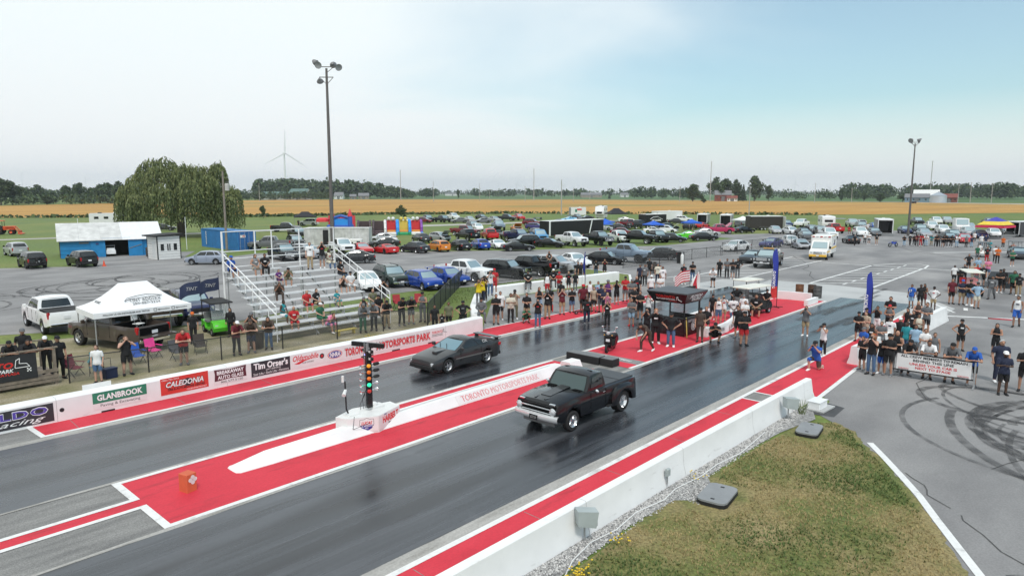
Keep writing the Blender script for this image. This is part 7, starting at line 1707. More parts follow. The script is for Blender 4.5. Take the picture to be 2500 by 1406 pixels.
PEOPLE = """
6.28 33.60 0.40 -100 1.02 lean bkt bkp cb 1 deck -
6.96 34.60 0.40 -101 1.08 walk bkt gys cg 1 deck -
6.88 33.60 0.40 -101 1.00 lean bkt bkp h0 2 deck -
7.53 33.60 0.40 -102 1.02 lean bkt bkp cw 1 deck -
8.03 33.90 0.01 -103 1.08 stand bkt bkp cb 1 deck -
8.95 31.99 0.01 -105 0.94 stand wht dns L1 0 fencel -
10.25 32.48 0.01 -107 1.01 camera bkk bks h1 0 fencel H
12.70 32.48 0.01 -111 1.08 lean rdt bks h1 0 fencel -
14.95 36.79 0.01 -112 0.97 stand bkt bkp co 1 fencel -
18.39 39.39 2.98 270 1.00 sit blt bks cbl 1 bl -
17.08 36.96 0.01 -114 0.94 stand bkl bkp L0 1 fencel -
15.25 32.48 0.01 -115 1.08 lean mrt bkp cw 1 fencel -
16.02 32.48 0.01 -116 1.08 lean brt nvs cbe 0 fencel -
16.52 33.34 0.01 -116 1.08 camera bkt bkp cg 1 fencel -
19.91 39.39 2.98 270 1.00 sit grk bes L1 1 bl -
20.55 39.39 2.98 270 1.00 sit bkt bkp h0 2 bl -
16.96 32.48 0.01 -117 1.08 lean brt dnp h0 1 fencel -
20.75 38.17 2.45 270 0.72 sit put bks L1 0 bl K
20.06 36.95 1.68 270 1.00 sitf brt brp h0 2 bl -
19.24 35.12 0.70 270 1.00 sit tlk whs h0 3 bl -
21.34 38.17 2.32 270 1.00 sitf olt bes cb 1 bl -
19.57 34.51 0.38 270 1.00 sit rdt brs b 1 bl -
83.60 143.49 0.01 290 1.08 stand bkt bkp h0 1 lotfar -
21.12 35.73 1.03 270 1.00 sit rdt brs h3 0 bl -
23.54 39.17 3.11 260 1.00 stand wht khp h1 0 bl -
21.72 35.73 1.03 270 1.00 sit bkt khs h1 0 bl -
21.21 34.51 0.38 270 1.00 sit gnt gns cw 0 bl -
24.43 39.17 3.11 260 1.00 camera bkt gys b 1 bl -
21.37 33.90 0.05 270 1.00 sitf pkt dns h1 1 bl -
25.03 39.39 2.98 270 1.00 sit crk dnp L0 3 bl -
23.17 35.73 1.15 270 0.72 sit tlt bes h2 0 bl K
25.09 38.17 2.32 270 1.00 sit bkt dnp cb 1 bl -
24.37 36.95 1.68 270 1.00 sitf brk bks h2 0 bl -
25.02 36.95 1.68 270 1.00 sit wht whs cb 1 bl -
22.77 32.48 0.01 -125 1.07 lean gyl gnp cg 1 fencer -
24.27 34.51 0.38 270 1.00 sit bkk brs cg 1 bl -
25.40 35.12 0.70 270 1.00 sit olt bkp h2 0 bl -
23.54 32.48 0.01 -125 1.05 lean gyt bkp cg 1 fencer -
25.31 34.51 0.38 270 1.00 sit bkt bkp cb 1 bl -
26.04 34.90 0.83 260 1.00 camera bkt gys cb 1 bl -
25.27 33.90 0.05 270 1.00 sitf bet bkp h1 1 bl -
24.46 32.48 0.01 -126 1.05 lean bkt khp cb 1 fencer -
25.40 34.51 0.38 270 1.00 sit bkt bkp h0 1 bl -
25.59 32.48 0.01 -128 1.08 lean bkt bkp cb 1 fencer -
26.32 32.48 0.01 -129 1.06 lean bkt gys cg 1 fencer -
27.24 32.48 0.01 -129 1.08 phone gyk gyp cb 1 fencer -
25.54 29.39 0.01 -130 0.93 stand bkt bkp h0 2 corner -
26.14 29.43 0.01 -131 0.60 stand bkt bkp h0 2 corner K
77.12 85.89 0.01 290 0.93 bend bkt bkp h0 1 lotfar -
26.81 29.60 0.01 -132 0.93 stand olt bks h0 2 corner -
27.64 29.25 0.01 -133 0.93 hip bkt bks cb 1 corner H
30.61 30.91 0.86 -134 0.93 camera ylt gyp h1 1 wallstand -
28.37 28.45 0.40 -134 1.08 sit gyl gyp cb 1 corner -
31.48 31.44 0.86 -135 0.93 camera ylt nvp h0 1 wallstand -
32.06 31.83 0.86 -135 0.95 camera bkt bkp cb 1 wallstand -
33.90 33.08 0.86 -135 1.01 camera wht dnp h0 1 wallstand -
34.80 33.55 0.86 -136 1.03 stand rdt rds cr 1 wallstand -
29.71 28.51 0.01 -136 1.08 phone bkt bks h0 1 crowdl -
30.98 29.34 0.01 -136 1.05 stand wht bks h0 1 crowdl -
30.81 28.30 0.01 -137 1.05 phone crt bkp h0 2 crowdl -
31.81 28.86 0.01 -137 1.08 camera bet olp cb 1 crowdl -
110.28 98.74 0.01 290 1.07 bend bkt bkp h0 1 lotfar -
31.35 27.51 0.01 -138 0.93 squat gnt bks L1 1 crowdl -
31.69 27.74 0.01 -138 1.05 crossed bkt kht h0 1 crowdl -
40.91 35.69 0.40 -138 1.08 sit bkt gyp cb 1 wallsit -
30.75 26.04 0.01 -139 0.99 camera bkt dnp h0 1 crowdl -
33.87 28.57 0.01 -139 1.08 phone bkk lbs L1 1 crowdl -
33.32 27.42 0.01 -140 1.05 camera bkt khp cg 1 crowdl -
40.93 33.71 0.01 -140 1.00 stand whk rds h0 3 wallsit -
52.49 43.03 0.82 -140 1.08 sit bkk bes L1 1 wallsit -
35.31 28.85 0.01 -140 0.99 stand bkt bkp h0 1 crowdl -
43.19 34.92 0.40 -141 1.08 sit bkt gyp cw 1 wallsit -
42.60 33.85 0.01 -141 0.98 crossed rdt gyp cr 1 wallsit -
38.53 30.42 0.01 -141 0.94 stand bkt bks cb 1 wallsit -
35.13 27.65 0.01 -141 1.00 camera mrt khs h1 0 crowdl -
44.03 34.00 0.01 -142 0.93 stand bkt bks L2 0 wallsit -
36.19 27.65 0.01 -142 0.96 phone bkt dns h1 1 crowdl -
44.02 33.32 0.01 -142 0.93 stand bkt gyp h0 1 wallsit -
48.90 36.71 0.01 -143 1.08 stand bkt gyp h0 1 wallsit -
48.64 36.15 0.01 -143 1.08 stand bkt gyp L1 1 wallsit -
36.82 27.19 0.01 -143 1.08 stand mrt bks cr 2 crowdm H
33.67 24.57 0.01 -143 0.93 stand bkt nvp b 3 crowdm H
39.49 28.56 0.01 -144 1.00 stand whk bks h0 2 crowdm -
37.46 26.74 0.01 -144 0.98 stand bet bks h1 0 crowdm -
53.46 37.99 0.01 -144 0.93 stand bkt dnp cb 1 wallsit -
39.74 28.02 0.01 -144 1.00 stand lbt bks h0 1 crowdm -
37.51 26.20 0.01 -145 1.08 crossed nvt gys cb 1 crowdm -
54.83 37.95 0.01 -145 0.93 camera bkk bkd L1 1 wallsit -
37.16 25.66 0.01 -145 0.97 phone nvt bks h1 1 crowdm -
36.27 24.84 0.01 -145 0.93 camera pkk bks L2 0 crowdm -
33.45 22.90 0.01 -145 0.93 camera bkk bkp L0 1 crowdm -
39.92 27.30 0.01 -145 1.08 phone puk bks cg 1 crowdm H
41.09 27.35 0.01 -146 0.99 camera bkt bks cb 1 crowdm -
42.63 27.62 0.01 -147 1.07 crossed rdt gys cb 1 crowdr -
34.97 22.18 0.01 -147 0.96 phone gyt lbs h1 1 crowdr R
41.52 26.34 0.01 -147 1.07 crossed gyt bks cg 1 crowdr H
39.44 24.81 0.01 -147 0.93 crossed bkt bks h4 0 crowdr -
43.18 27.02 0.01 -147 1.08 stand bkt bkp b 1 crowdr H
37.08 22.89 0.01 -148 1.05 crossed bkt bks h0 1 crowdr -
50.99 31.57 0.01 -148 1.04 stand nvt bkp h0 2 crowdr -
51.05 31.12 0.01 -148 1.08 stand gyt bkp h0 2 crowdr -
29.65 17.89 0.01 180 1.08 bend brt brp cb 1 booth -
32.23 19.44 0.01 -148 0.99 camera bkt bks h0 1 booth -
37.43 22.51 0.01 -148 0.93 camera wht bkp h0 1 crowdr -
56.91 34.22 0.01 -148 1.02 stand bkt bks h0 2 crowdr -
45.32 27.05 0.01 -149 1.01 stand wht nvs cw 1 crowdr -
31.65 18.54 0.01 -149 1.08 camera bkl bkp h4 0 booth H
53.23 31.15 0.01 -149 1.01 stand crt nvp h0 1 crowdr -
45.78 26.54 0.01 -149 1.01 crossed wht nvs h1 1 crowdr -
50.72 29.20 0.01 -150 1.07 stand wht whp h0 2 crowdr -
31.50 17.54 0.01 -150 1.03 hip bkt dnp cb 1 booth H
54.28 29.18 0.01 250 1.04 stand bkt bks h1 0 back -
56.35 29.40 0.01 -152 1.04 crossed bkt dnp cb 1 back -
129.78 68.13 0.01 290 0.93 stand bkt bes h1 1 lotfar -
33.53 16.93 0.01 180 1.07 stand brt brp cb 1 booth -
36.53 18.08 0.01 200 1.08 sit bkt brs h4 0 booth -
40.19 19.48 0.01 -154 0.93 stand bkt bks cb 1 booth -
54.07 26.29 0.01 200 1.05 lean wht bks h0 1 back -
34.07 16.34 0.01 -154 1.08 squat bkt bks cb 1 booth -
38.90 18.47 0.01 -154 0.96 stand whk dns L2 0 booth -
61.15 29.11 0.01 200 0.99 stand bkt bkp b 1 back -
39.86 18.61 0.01 -154 0.96 camera wht khs L2 0 booth -
60.73 28.17 0.01 -155 1.08 crossed gyt bkp h0 2 back -
60.80 27.63 0.01 -155 1.06 phone bkt gys h0 1 back -
41.35 18.65 0.01 -155 1.08 sit wht dnp h0 3 booth -
44.13 19.69 0.01 -155 0.98 hip bkt bkp b 1 booth -
61.71 27.56 0.01 -155 1.07 hip bkt gyp h0 2 back -
36.02 15.93 0.01 -156 1.01 stand bkt bks h1 1 booth -
41.24 17.92 0.01 -156 0.93 stand wht gyp cg 0 booth -
34.36 14.84 0.01 -156 1.04 phone bkt rds cb 1 booth H
38.99 16.84 0.01 -156 0.93 phone wht bks h0 1 booth -
43.20 17.93 0.01 -157 1.08 sit bkt khs h1 1 booth HR
46.86 18.68 0.01 -158 1.00 sit bkt bkp cb 1 booth -
39.02 13.31 0.01 180 0.98 camera gyt khs h1 1 photo -
31.75 10.29 0.01 180 1.05 kneel blt brs cb 0 photo -
34.79 10.97 0.01 180 0.93 camera whk bkp cb 1 photo -
145.50 42.39 0.01 200 1.08 sit rdt bks h0 1 rlot -
112.07 31.71 0.01 200 0.96 walk bkt bkp h0 1 rlot -
39.51 10.70 0.01 175 0.93 crossed bkt bks cb 1 rcrowd -
33.10 8.71 0.01 180 0.90 phone bkt bks h1 1 rcrowd K
35.04 9.21 0.01 180 0.93 crossed blt bkp cg 0 rcrowd -
39.88 10.45 0.01 180 0.93 crossed bet gys h1 0 rcrowd -
117.71 31.82 0.01 200 1.08 stand wht bkp cw 1 rlot -
41.07 10.74 0.01 180 0.93 stand bkt bks cb 1 rcrowd -
154.30 41.33 0.01 200 1.01 stand wht bes h1 1 rlot -
117.20 31.09 0.01 200 1.03 crossed wht gys cw 1 rlot -
36.38 9.23 0.01 180 0.93 stand bkk bkp L0 2 rcrowd -
32.53 8.18 0.01 175 1.07 camera bkk dnp L4 0 rcrowd -
42.35 10.51 0.01 175 0.93 camera bkk whs h0 2 rcrowd -
116.11 29.74 0.01 200 1.05 stand bkt bes h0 1 rlot -
37.29 9.02 0.01 180 0.93 crossed gyt bks h1 0 rcrowd -
32.99 7.88 0.01 185 0.93 stand bkt bls cg 1 rcrowd -
32.88 7.59 0.01 190 1.07 phone bkt bks cb 1 rcrowd -
43.19 10.10 0.01 185 0.93 crossed gyk bks cr 1 rcrowd -
44.83 10.46 0.01 180 1.08 crossed bkt bks h0 1 rcrowd -
38.81 8.98 0.01 185 0.93 stand wht bks h0 2 rcrowd -
33.98 7.54 0.01 190 1.06 crossed bkk gyp b 1 rcrowd -
39.14 8.62 0.01 180 0.93 stand bkt bks cw 1 rcrowd -
116.26 25.93 0.01 200 0.97 lean bkt lbp h0 1 rail -
37.56 7.94 0.01 180 0.97 stand tlt dns h0 3 rcrowd -
42.62 9.05 0.01 180 0.93 stand bkk bkp L0 1 rcrowd -
33.42 7.02 0.01 200 1.02 lean bkt bkp cb 1 rbanner -
118.69 25.69 0.01 200 0.93 walk bkt bkp cw 1 rail -
53.66 11.25 0.01 180 0.96 stand blt lbs h0 2 rback J
41.87 8.60 0.01 185 0.94 stand bkt bks L0 1 rcrowd -
37.46 7.54 0.01 185 0.93 stand lbt gys h0 2 rcrowd -
118.18 25.03 0.01 200 0.98 lean bkt bkp h0 2 rail -
45.67 9.17 0.01 190 0.94 crossed brk bks L2 0 rcrowd -
117.56 24.51 0.01 200 1.08 lean mrt bkp h0 1 rail -
40.90 8.13 0.01 185 0.93 phone crk bks L0 2 rcrowd -
54.48 10.87 0.01 185 0.93 stand bkt bks h0 3 rback -
117.94 24.10 0.01 200 1.08 lean rdt rdp cb 1 rail -
55.05 10.76 0.01 185 0.93 crossed bkk mrs L0 2 rback -
36.65 6.97 0.01 185 0.93 crossed wht gyp h0 1 rcrowd -
119.20 23.92 0.01 200 0.98 lean bkt nvp h0 1 rail -
44.12 8.41 0.01 185 1.05 crossed gyt bks h1 1 rcrowd -
118.48 23.50 0.01 200 1.08 lean wht lbp h0 1 rail -
33.42 6.18 0.01 200 1.08 lean wht gys h0 2 rbanner -
119.96 23.09 0.01 200 0.94 lean tlt khp h0 1 rail -
35.88 6.44 0.01 190 0.93 stand gyk bks h1 1 rcrowd -
53.73 9.92 0.01 200 0.93 hip wht khs cb 3 rback -
118.57 22.23 0.01 200 1.08 lean bkt bkp h0 1 rail -
118.86 21.91 0.01 200 1.00 lean gyt bkp cb 1 rail -
118.37 21.29 0.01 200 1.08 lean bkt bks cb 1 rail -
118.69 20.93 0.01 200 1.08 lean bkt bkp h0 2 rail -
33.42 5.35 0.01 190 1.08 lean gyt gys cb 1 rbanner -
57.63 9.54 0.01 195 1.06 stand mrt bks h1 1 rcart -
119.19 20.39 0.01 200 1.07 lean bkt bkp cb 1 rail -
71.03 11.69 0.01 200 0.93 stand wht bks h0 3 rcart -
119.77 19.75 0.01 200 1.08 lean wht lbp h0 1 rail -
68.83 10.91 0.01 200 0.93 crossed bkt bkp h0 3 rcart -
40.64 6.16 0.01 205 0.93 hip bkk bks cb 1 rright -
57.71 8.92 0.01 195 1.04 crossed nvt khs cbl 1 rcart -
72.29 11.15 0.01 200 0.95 crossed bkt bkp h0 1 rcart -
119.80 18.57 0.01 200 0.97 stand gyt bkp h0 1 rail -
83.32 12.55 0.01 200 1.02 hip bkt bks h0 1 rcart -
57.68 8.42 0.01 195 1.06 crossed bkt dns cb 1 rcart -
120.33 17.99 0.01 200 0.93 stand nvt lbp h0 1 rail -
33.42 4.56 0.01 195 1.04 lean blt bks cbl 1 rbanner -
71.54 10.32 0.01 200 1.08 phone bet khs h0 1 rcart -
132.66 19.50 0.01 200 0.95 stand wht bkp h0 1 rail -
56.55 7.84 0.01 195 1.04 hip lbt crs cb 1 rcart -
70.45 9.92 0.01 200 1.08 crossed rdt bks h1 1 rcart -
78.15 11.00 0.01 200 1.08 stand lbt bes h1 1 rcart -
98.50 14.03 0.01 200 0.96 stand gnt gyp h0 1 rfar -
102.47 14.41 0.01 200 0.97 stand wht bkp cb 1 rfar -
121.32 16.92 0.01 200 1.08 stand wht dnp h0 1 rfar -
70.16 9.46 0.01 200 1.08 stand bkt bks h2 0 rcart -
119.91 16.21 0.01 200 1.08 stand nvt bkp h0 1 rfar -
95.72 12.70 0.01 200 1.04 stand bkt rdp h0 1 rfar -
77.29 10.07 0.01 200 1.08 crossed pkt dns L1 1 rcart -
115.16 15.07 0.01 200 1.08 sit tlt bkp h0 1 rfar -
62.42 7.75 0.01 195 1.00 walk gyl gyp h0 2 rcart H
40.34 4.65 0.01 205 0.95 phone bkk bks L0 1 rright -
96.36 11.99 0.01 200 1.08 stand wht bkp h0 2 rfar -
94.86 11.56 0.01 200 1.08 crossed ort bkp h0 1 rfar -
34.91 3.80 0.01 195 1.05 stand nvt nvp h3 1 rright H
66.71 7.83 0.01 200 1.08 crossed bkt bks cb 1 rcart -
32.76 3.41 0.01 195 1.01 phone nvt bks cw 3 rright -
67.73 7.74 0.01 200 1.08 stand bkt bks h0 3 rcart -
121.64 14.32 0.01 200 0.95 stand ort bkp h0 1 rfar -
92.21 9.88 0.01 200 1.01 crossed gnt bks h2 0 rfar -
111.01 11.95 0.01 200 1.08 sit ort bks h0 1 rfar -
66.66 6.88 0.01 190 1.07 stand gnt bks h0 2 rcart H
50.27 4.89 0.01 200 1.08 walk whk bls h0 2 rright -
65.85 6.48 0.01 190 1.00 stand bkt khp cb 1 rcart -
33.88 2.86 0.01 190 1.07 phone bkt bks h0 1 rright -
"""
# ================================================================ people
HANDS = {}
SEG = {}          # pose -> bones
def pose_bones(pose):
 """joint positions of a 1.75 m figure facing +x; returns joints dict"""
 V = Vector
 J = dict(pel=V((0, 0, .93)), lean=0.0, tw=0.0)
 leg = {s: (V((.01, s * .11, .50)), V((-.02, s * .12, .085)), 0.0) for s in (-1, 1)}
 arm = {s: (V((-.02, s * .25, 1.15)), V((.06, s * .24, .90))) for s in (-1, 1)}
 rel = None
 if pose == 'crossed': arm = {-1: (V((.02, -.26, 1.17)), V((.23, .02, 1.14))), 1: (V((.02, .26, 1.16)), V((.25, -.04, 1.19)))}
 elif pose == 'camera': arm = {-1: (V((.17, -.27, 1.30)), V((.19, -.07, 1.56))), 1: (V((.18, .27, 1.31)), V((.21, .06, 1.54)))}
 elif pose == 'phone': arm = {-1: (V((.03, -.25, 1.16)), V((.26, -.08, 1.24))), 1: (V((.03, .25, 1.16)), V((.27, .05, 1.22)))}
 elif pose == 'hip': arm = {-1: (V((-.10, -.40, 1.19)), V((.02, -.20, 1.02))), 1: (V((-.10, .40, 1.19)), V((.02, .20, 1.02)))}
 elif pose == 'walk':
  leg = {-1: (V((.17, -.10, .52)), V((.24, -.10, .10)), .1), 1: (V((-.02, .10, .50)), V((-.30, .10, .16)), -.4)}
  arm = {-1: (V((-.14, -.25, 1.17)), V((-.06, -.25, .93))), 1: (V((.10, .25, 1.17)), V((.25, .22, .98)))}
 elif pose == 'lean':
  J['lean'] = 24
  arm = {-1: (V((.36, -.27, 1.08)), V((.47, -.06, 1.13))), 1: (V((.36, .27, 1.08)), V((.48, .08, 1.14)))}
  leg = {-1: (V((.03, -.11, .50)), V((-.06, -.13, .085)), 0), 1: (V((.06, .10, .50)), V((.02, .12, .085)), 0)}; J['pel'] = V((-.05, 0, .92))
 elif pose == 'bend':
  J['lean'] = 48; J['pel'] = V((-.10, 0, .90))
  arm = {-1: (V((.40, -.26, .98)), V((.50, -.16, .74))), 1: (V((.36, .26, .96)), V((.46, .14, .72)))}
  leg = {-1: (V((.22, -.12, .52)), V((.20, -.14, .085)), 0), 1: (V((-.12, .12, .50)), V((-.38, .14, .12)), -.2)}
 elif pose in ('sit', 'sitf'):
  J['pel'] = V((0, 0, .53)); J['lean'] = 6 if pose == 'sit' else 34
  leg = {s: (V((.42, s * .17, .50)), V((.46, s * .16, .085)), 0) for s in (-1, 1)}
  if pose == 'sit': arm = {s: (V((.06, s * .27, .78)), V((.28, s * .10, .66))) for s in (-1, 1)}
  else: arm = {s: (V((.38, s * .24, .66)), V((.44, s * .07, .92))) for s in (-1, 1)}
 elif pose == 'squat':
  J['pel'] = V((-.14, 0, .34)); J['lean'] = 28
  leg = {s: (V((.22, s * .24, .48)), V((.02, s * .18, .085)), 0) for s in (-1, 1)}
  arm = {s: (V((.28, s * .24, .62)), V((.44, s * .06, .74))) for s in (-1, 1)}
 elif pose == 'kneel':
  J['pel'] = V((-.06, 0, .50)); J['lean'] = 16
  leg = {-1: (V((.34, -.16, .52)), V((.30, -.16, .085)), 0), 1: (V((-.02, .14, .08)), V((-.44, .16, .09)), -1.2)}
  arm = {s: (V((.30, s * .22, .86)), V((.44, s * .06, 1.10))) for s in (-1, 1)}
 J['leg'], J['arm'] = leg, arm
 M = Matrix.Rotation(R(J['lean']), 3, 'Y')
 J['sp'] = lambda t, y=0, x=0: J['pel'] + M @ Vector((x, y, t))
 J['M'] = M
 return J
def loft(mb, C, n=12):
 """C: list of (centre, side-vector*halfwidth, front-vector*halfdepth); closed with rounded caps"""
 i = len(mb.v)
 for c, a, b in C:
  for k in range(n):
   t = 2 * math.pi * k / n; mb.v.append(tuple(c + a * math.cos(t) + b * math.sin(t)))
 for r in range(len(C) - 1):
  for k in range(n): mb.face((i + r * n + k, i + r * n + (k + 1) % n, i + (r + 1) * n + (k + 1) % n, i + (r + 1) * n + k))
 mb.face(range(i + n - 1, i - 1, -1)); e = i + (len(C) - 1) * n; mb.face(range(e, e + n))
def limb(mb, pts, n=10):
 for (p, r) in pts: mb.ball(tuple(p), r, n, 6)
 for (a, ra), (b, rb) in zip(pts, pts[1:]): mb.tube(tuple(a), tuple(b), ra, rb, n)
BODY = {}
def body(pose):
 """continuous remeshed figure; returns mesh, per-vertex labels, joints"""
 if pose in BODY: return BODY[pose]
 J = pose_bones(pose); M = J['M']; sp = J['sp']; yv, xv = Vector((0, 1, 0)), M @ Vector((1, 0, 0))
 mb = MB()
 loft(mb, [(sp(z), yv * w, xv * d) for z, w, d in ((-.09, .10, .08), (-.04, .16, .115), (.05, .165, .115), (.16, .145, .10), (.27, .152, .108), (.38, .172, .12), (.46, .18, .105), (.52, .15, .085), (.56, .07, .06))], 14)
 hc = sp(.71, 0, .02) + Vector((.02 * J['lean'] / 20, 0, 0))
 if J['lean'] > 20: hc = sp(.68, 0, .06); 
 limb(mb, [(sp(.53), .055), (hc - Vector((.01, 0, .07)), .05)])
 mb.ball(tuple(hc), (.095, .076, .118), 14, 10); mb.ball(tuple(hc + Vector((.035, 0, -.055))), (.055, .05, .06), 10, 8)
 mb.ball(tuple(hc + Vector((.098, 0, -.012))), (.018, .013, .024), 6, 5)
 for s in (-1, 1): mb.ball(tuple(hc + Vector((-.005, s * .078, -.01))), (.02, .012, .03), 6, 5)
 bones = [('torso', sp(0), sp(.5), .14), ('head', hc - Vector((0, 0, .03)), hc + Vector((0, 0, .05)), .1), ('neck', sp(.53), sp(.60), .05)]
 hands = MB()
 for s in (-1, 1):
  kn, an, ft = J['leg'][s]; hp = sp(-.02, s * .095)
  limb(mb, [(hp, .088), (hp.lerp(kn, .5), .078), (kn, .056), (kn.lerp(an, .35), .058), (an, .040)])
  d = Vector((math.cos(ft), s * .18, math.sin(ft))).normalized()
  loft(mb, [(an + d * x + Vector((0, 0, z)), yv * w, Vector((0, 0, h))) for x, z, w, h in ((-.07, -.035, .03, .035), (-.02, -.03, .042, .05), (.08, -.045, .045, .036), (.15, -.055, .045, .026), (.195, -.06, .03, .018))], 10)
  bones += [('thigh', hp, kn, .075), ('shin', kn, an, .05), ('foot', an + Vector((-.05, 0, -.05)), an + d * .19 + Vector((0, 0, -.06)), .04)]
  el, wr = J['arm'][s]; shd = sp(.475, s * .185)
  limb(mb, [(shd, .058), (shd.lerp(el, .5), .050), (el, .040), (el.lerp(wr, .3), .041), (wr, .028)])
  hd = (wr - el).normalized(); side = hd.cross(Vector((0, 0, 1)) if abs(hd.z) < .9 else Vector((1, 0, 0))).normalized(); nr = side.cross(hd)
  loft(mb, [(wr + hd * x, side * w, nr * .017) for x, w in ((-.01, .026), (.03, .038), (.075, .042), (.09, .036))], 8)
  bones += [('uparm', shd, el, .05), ('forearm', el, wr, .038), ('hand', wr, wr + hd * .17, .03)]
  for f in range(4):
   b0 = wr + hd * .085 + side * (.030 - .020 * f); ln = (.066, .074, .070, .054)[f]
   b1 = b0 + hd * ln * .5 - nr * .008; b2 = b1 + hd * ln * .38 - nr * .024
   limb(hands, [(b0, .0092), (b1, .0088), (b2, .0072)], 5)
  t0 = wr + hd * .025 + side * .034; t1 = t0 + hd * .04 + side * .026; limb(hands, [(t0, .012), (t1, .0105), (t1 + hd * .034 - nr * .012, .008)], 5)
 me = mb.mesh('tmp', [], None)
 ob = bpy.data.objects.new('tmp', me); COL.objects.link(ob)
 rm = ob.modifiers.new('r', 'REMESH'); rm.mode = 'VOXEL'; rm.voxel_size = .016
 sm = ob.modifiers.new('s', 'SMOOTH'); sm.iterations = 3; sm.factor = .5
 dc = ob.modifiers.new('d', 'DECIMATE'); dc.ratio = .28
 dg = bpy.context.evaluated_depsgraph_get(); bm_ = bpy.data.meshes.new_from_object(ob.evaluated_get(dg))
 bpy.data.objects.remove(ob)
 co = [v.co.copy() for v in bm_.vertices]; no = [v.normal.copy() for v in bm_.vertices]; fc = [tuple(p.vertices) for p in bm_.polygons]
 lab, par = [], []
 for c in co:
  best = None
  for nm, a, b, r in bones:
   d = b - a; t = max(0, min(1, (c - a).dot(d) / d.length_squared)); ds = (c - (a + d * t)).length - r
   if best is None or ds < best[0]: best = (ds, nm, t)
  lab.append(best[1]); par.append(best[2])
 n0 = len(co); hv = [Vector(v) for v in hands.v]
 fm = bpy.data.meshes.new('person')
 eyes, ef = [], []
 for s in (-1, 1):
  for (dx, dy, dz, w, h) in ((.088, .032, .012, .012, .006), (.092, .032, .03, .016, .004)):
   k = n0 + len(hv) + len(eyes); c = hc + Vector((dx, s * dy, dz)); eyes += [c + Vector((.004, -w, -h)), c + Vector((.004, w, -h)), c + Vector((.004, w, h)), c + Vector((.004, -w, h))]; ef.append((k, k + 1, k + 2, k + 3))
 k = n0 + len(hv) + len(eyes); c = hc + Vector((.093, 0, -.062)); eyes += [c + Vector((.004, -.02, -.005)), c + Vector((.004, .02, -.005)), c + Vector((.004, .02, .004)), c + Vector((.004, -.02, .004))]; mf = [(k, k + 1, k + 2, k + 3)]
 fm.from_pydata([tuple(v) for v in co + hv + eyes], [], fc + [tuple(i + n0 for i in f) for f in hands.f] + ef + mf)
 for m in (UNDER, UNDER, UNDER): fm.materials.append(m)
 mi = [0] * (len(fc) + len(hands.f)) + [1] * len(ef) + [2]; fm.polygons.foreach_set('material_index', mi)
 fm.shade_smooth(); fm.update()
 BODY[pose] = (fm, co, no, fc, lab, par, J, hc)
 return BODY[pose]
GARM = {}
def garment(pose, what):
 key = (pose, what)
 if key in GARM: return GARM[key]
 fm, co, no, fc, lab, par, J, hc = body(pose)
 up = J['M'] @ Vector((0, 0, 1))
 def spz(c): return (c - J['pel']).dot(up)
 def want(i):
  l, t = lab[i], par[i]
  if what in 'tlk':
   if l == 'torso': return spz(co[i]) > -.06 and (what != 'k' or not (spz(co[i]) > .40 and abs(co[i].y) > .12))
   if what != 'k' and l == 'uparm': return t < (.72 if what == 't' else 2)
   if what == 'l' and l == 'forearm': return t < .95
   if l == 'thigh': return spz(co[i]) > -.05
   return False
  if what in 'sp':
   if l == 'torso': return spz(co[i]) < .06
   if l == 'thigh': return what == 'p' or t < .88
   return what == 'p' and l == 'shin' and t < .93
  if what == 'shoe': return l == 'foot' or (l == 'shin' and t > .97)
  if what == 'hair': return l == 'head' and (co[i] - hc).dot(Vector((-.75, 0, .66))) > -.012
  return False
 off = {'t': .020, 'l': .022, 'k': .014, 's': .016, 'p': .012, 'shoe': .010, 'hair': .012}[what]
 sel = [want(i) for i in range(len(co))]
 mp, vs, fs = {}, [], []
 for f in fc:
  if sum(sel[i] for i in f) >= (len(f) if what == 'hair' else len(f) - 1):
   q_ = []
   for i in f:
    if i not in mp:
     o = off
     if what in 'tl' and lab[i] == 'torso' and spz(co[i]) < .08: o += .012
     if what == 's' and lab[i] == 'thigh': o += .014 * par[i]
     mp[i] = len(vs); p_ = co[i] + no[i] * o
     if what == 'shoe': p_.z = max(p_.z, co[i].z - .004)
     vs.append(tuple(p_))
    q_.append(mp[i])
   fs.append(tuple(q_))
 nm = {'t': 'shirt', 'l': 'sweatshirt', 'k': 'vest', 's': 'shorts', 'p': 'trousers', 'shoe': 'shoes', 'hair': 'hair'}[what]
 me = bpy.data.meshes.new(nm); me.from_pydata(vs, [], fs); me.materials.append(UNDER); me.shade_smooth(); me.update(); GARM[key] = me
 return me
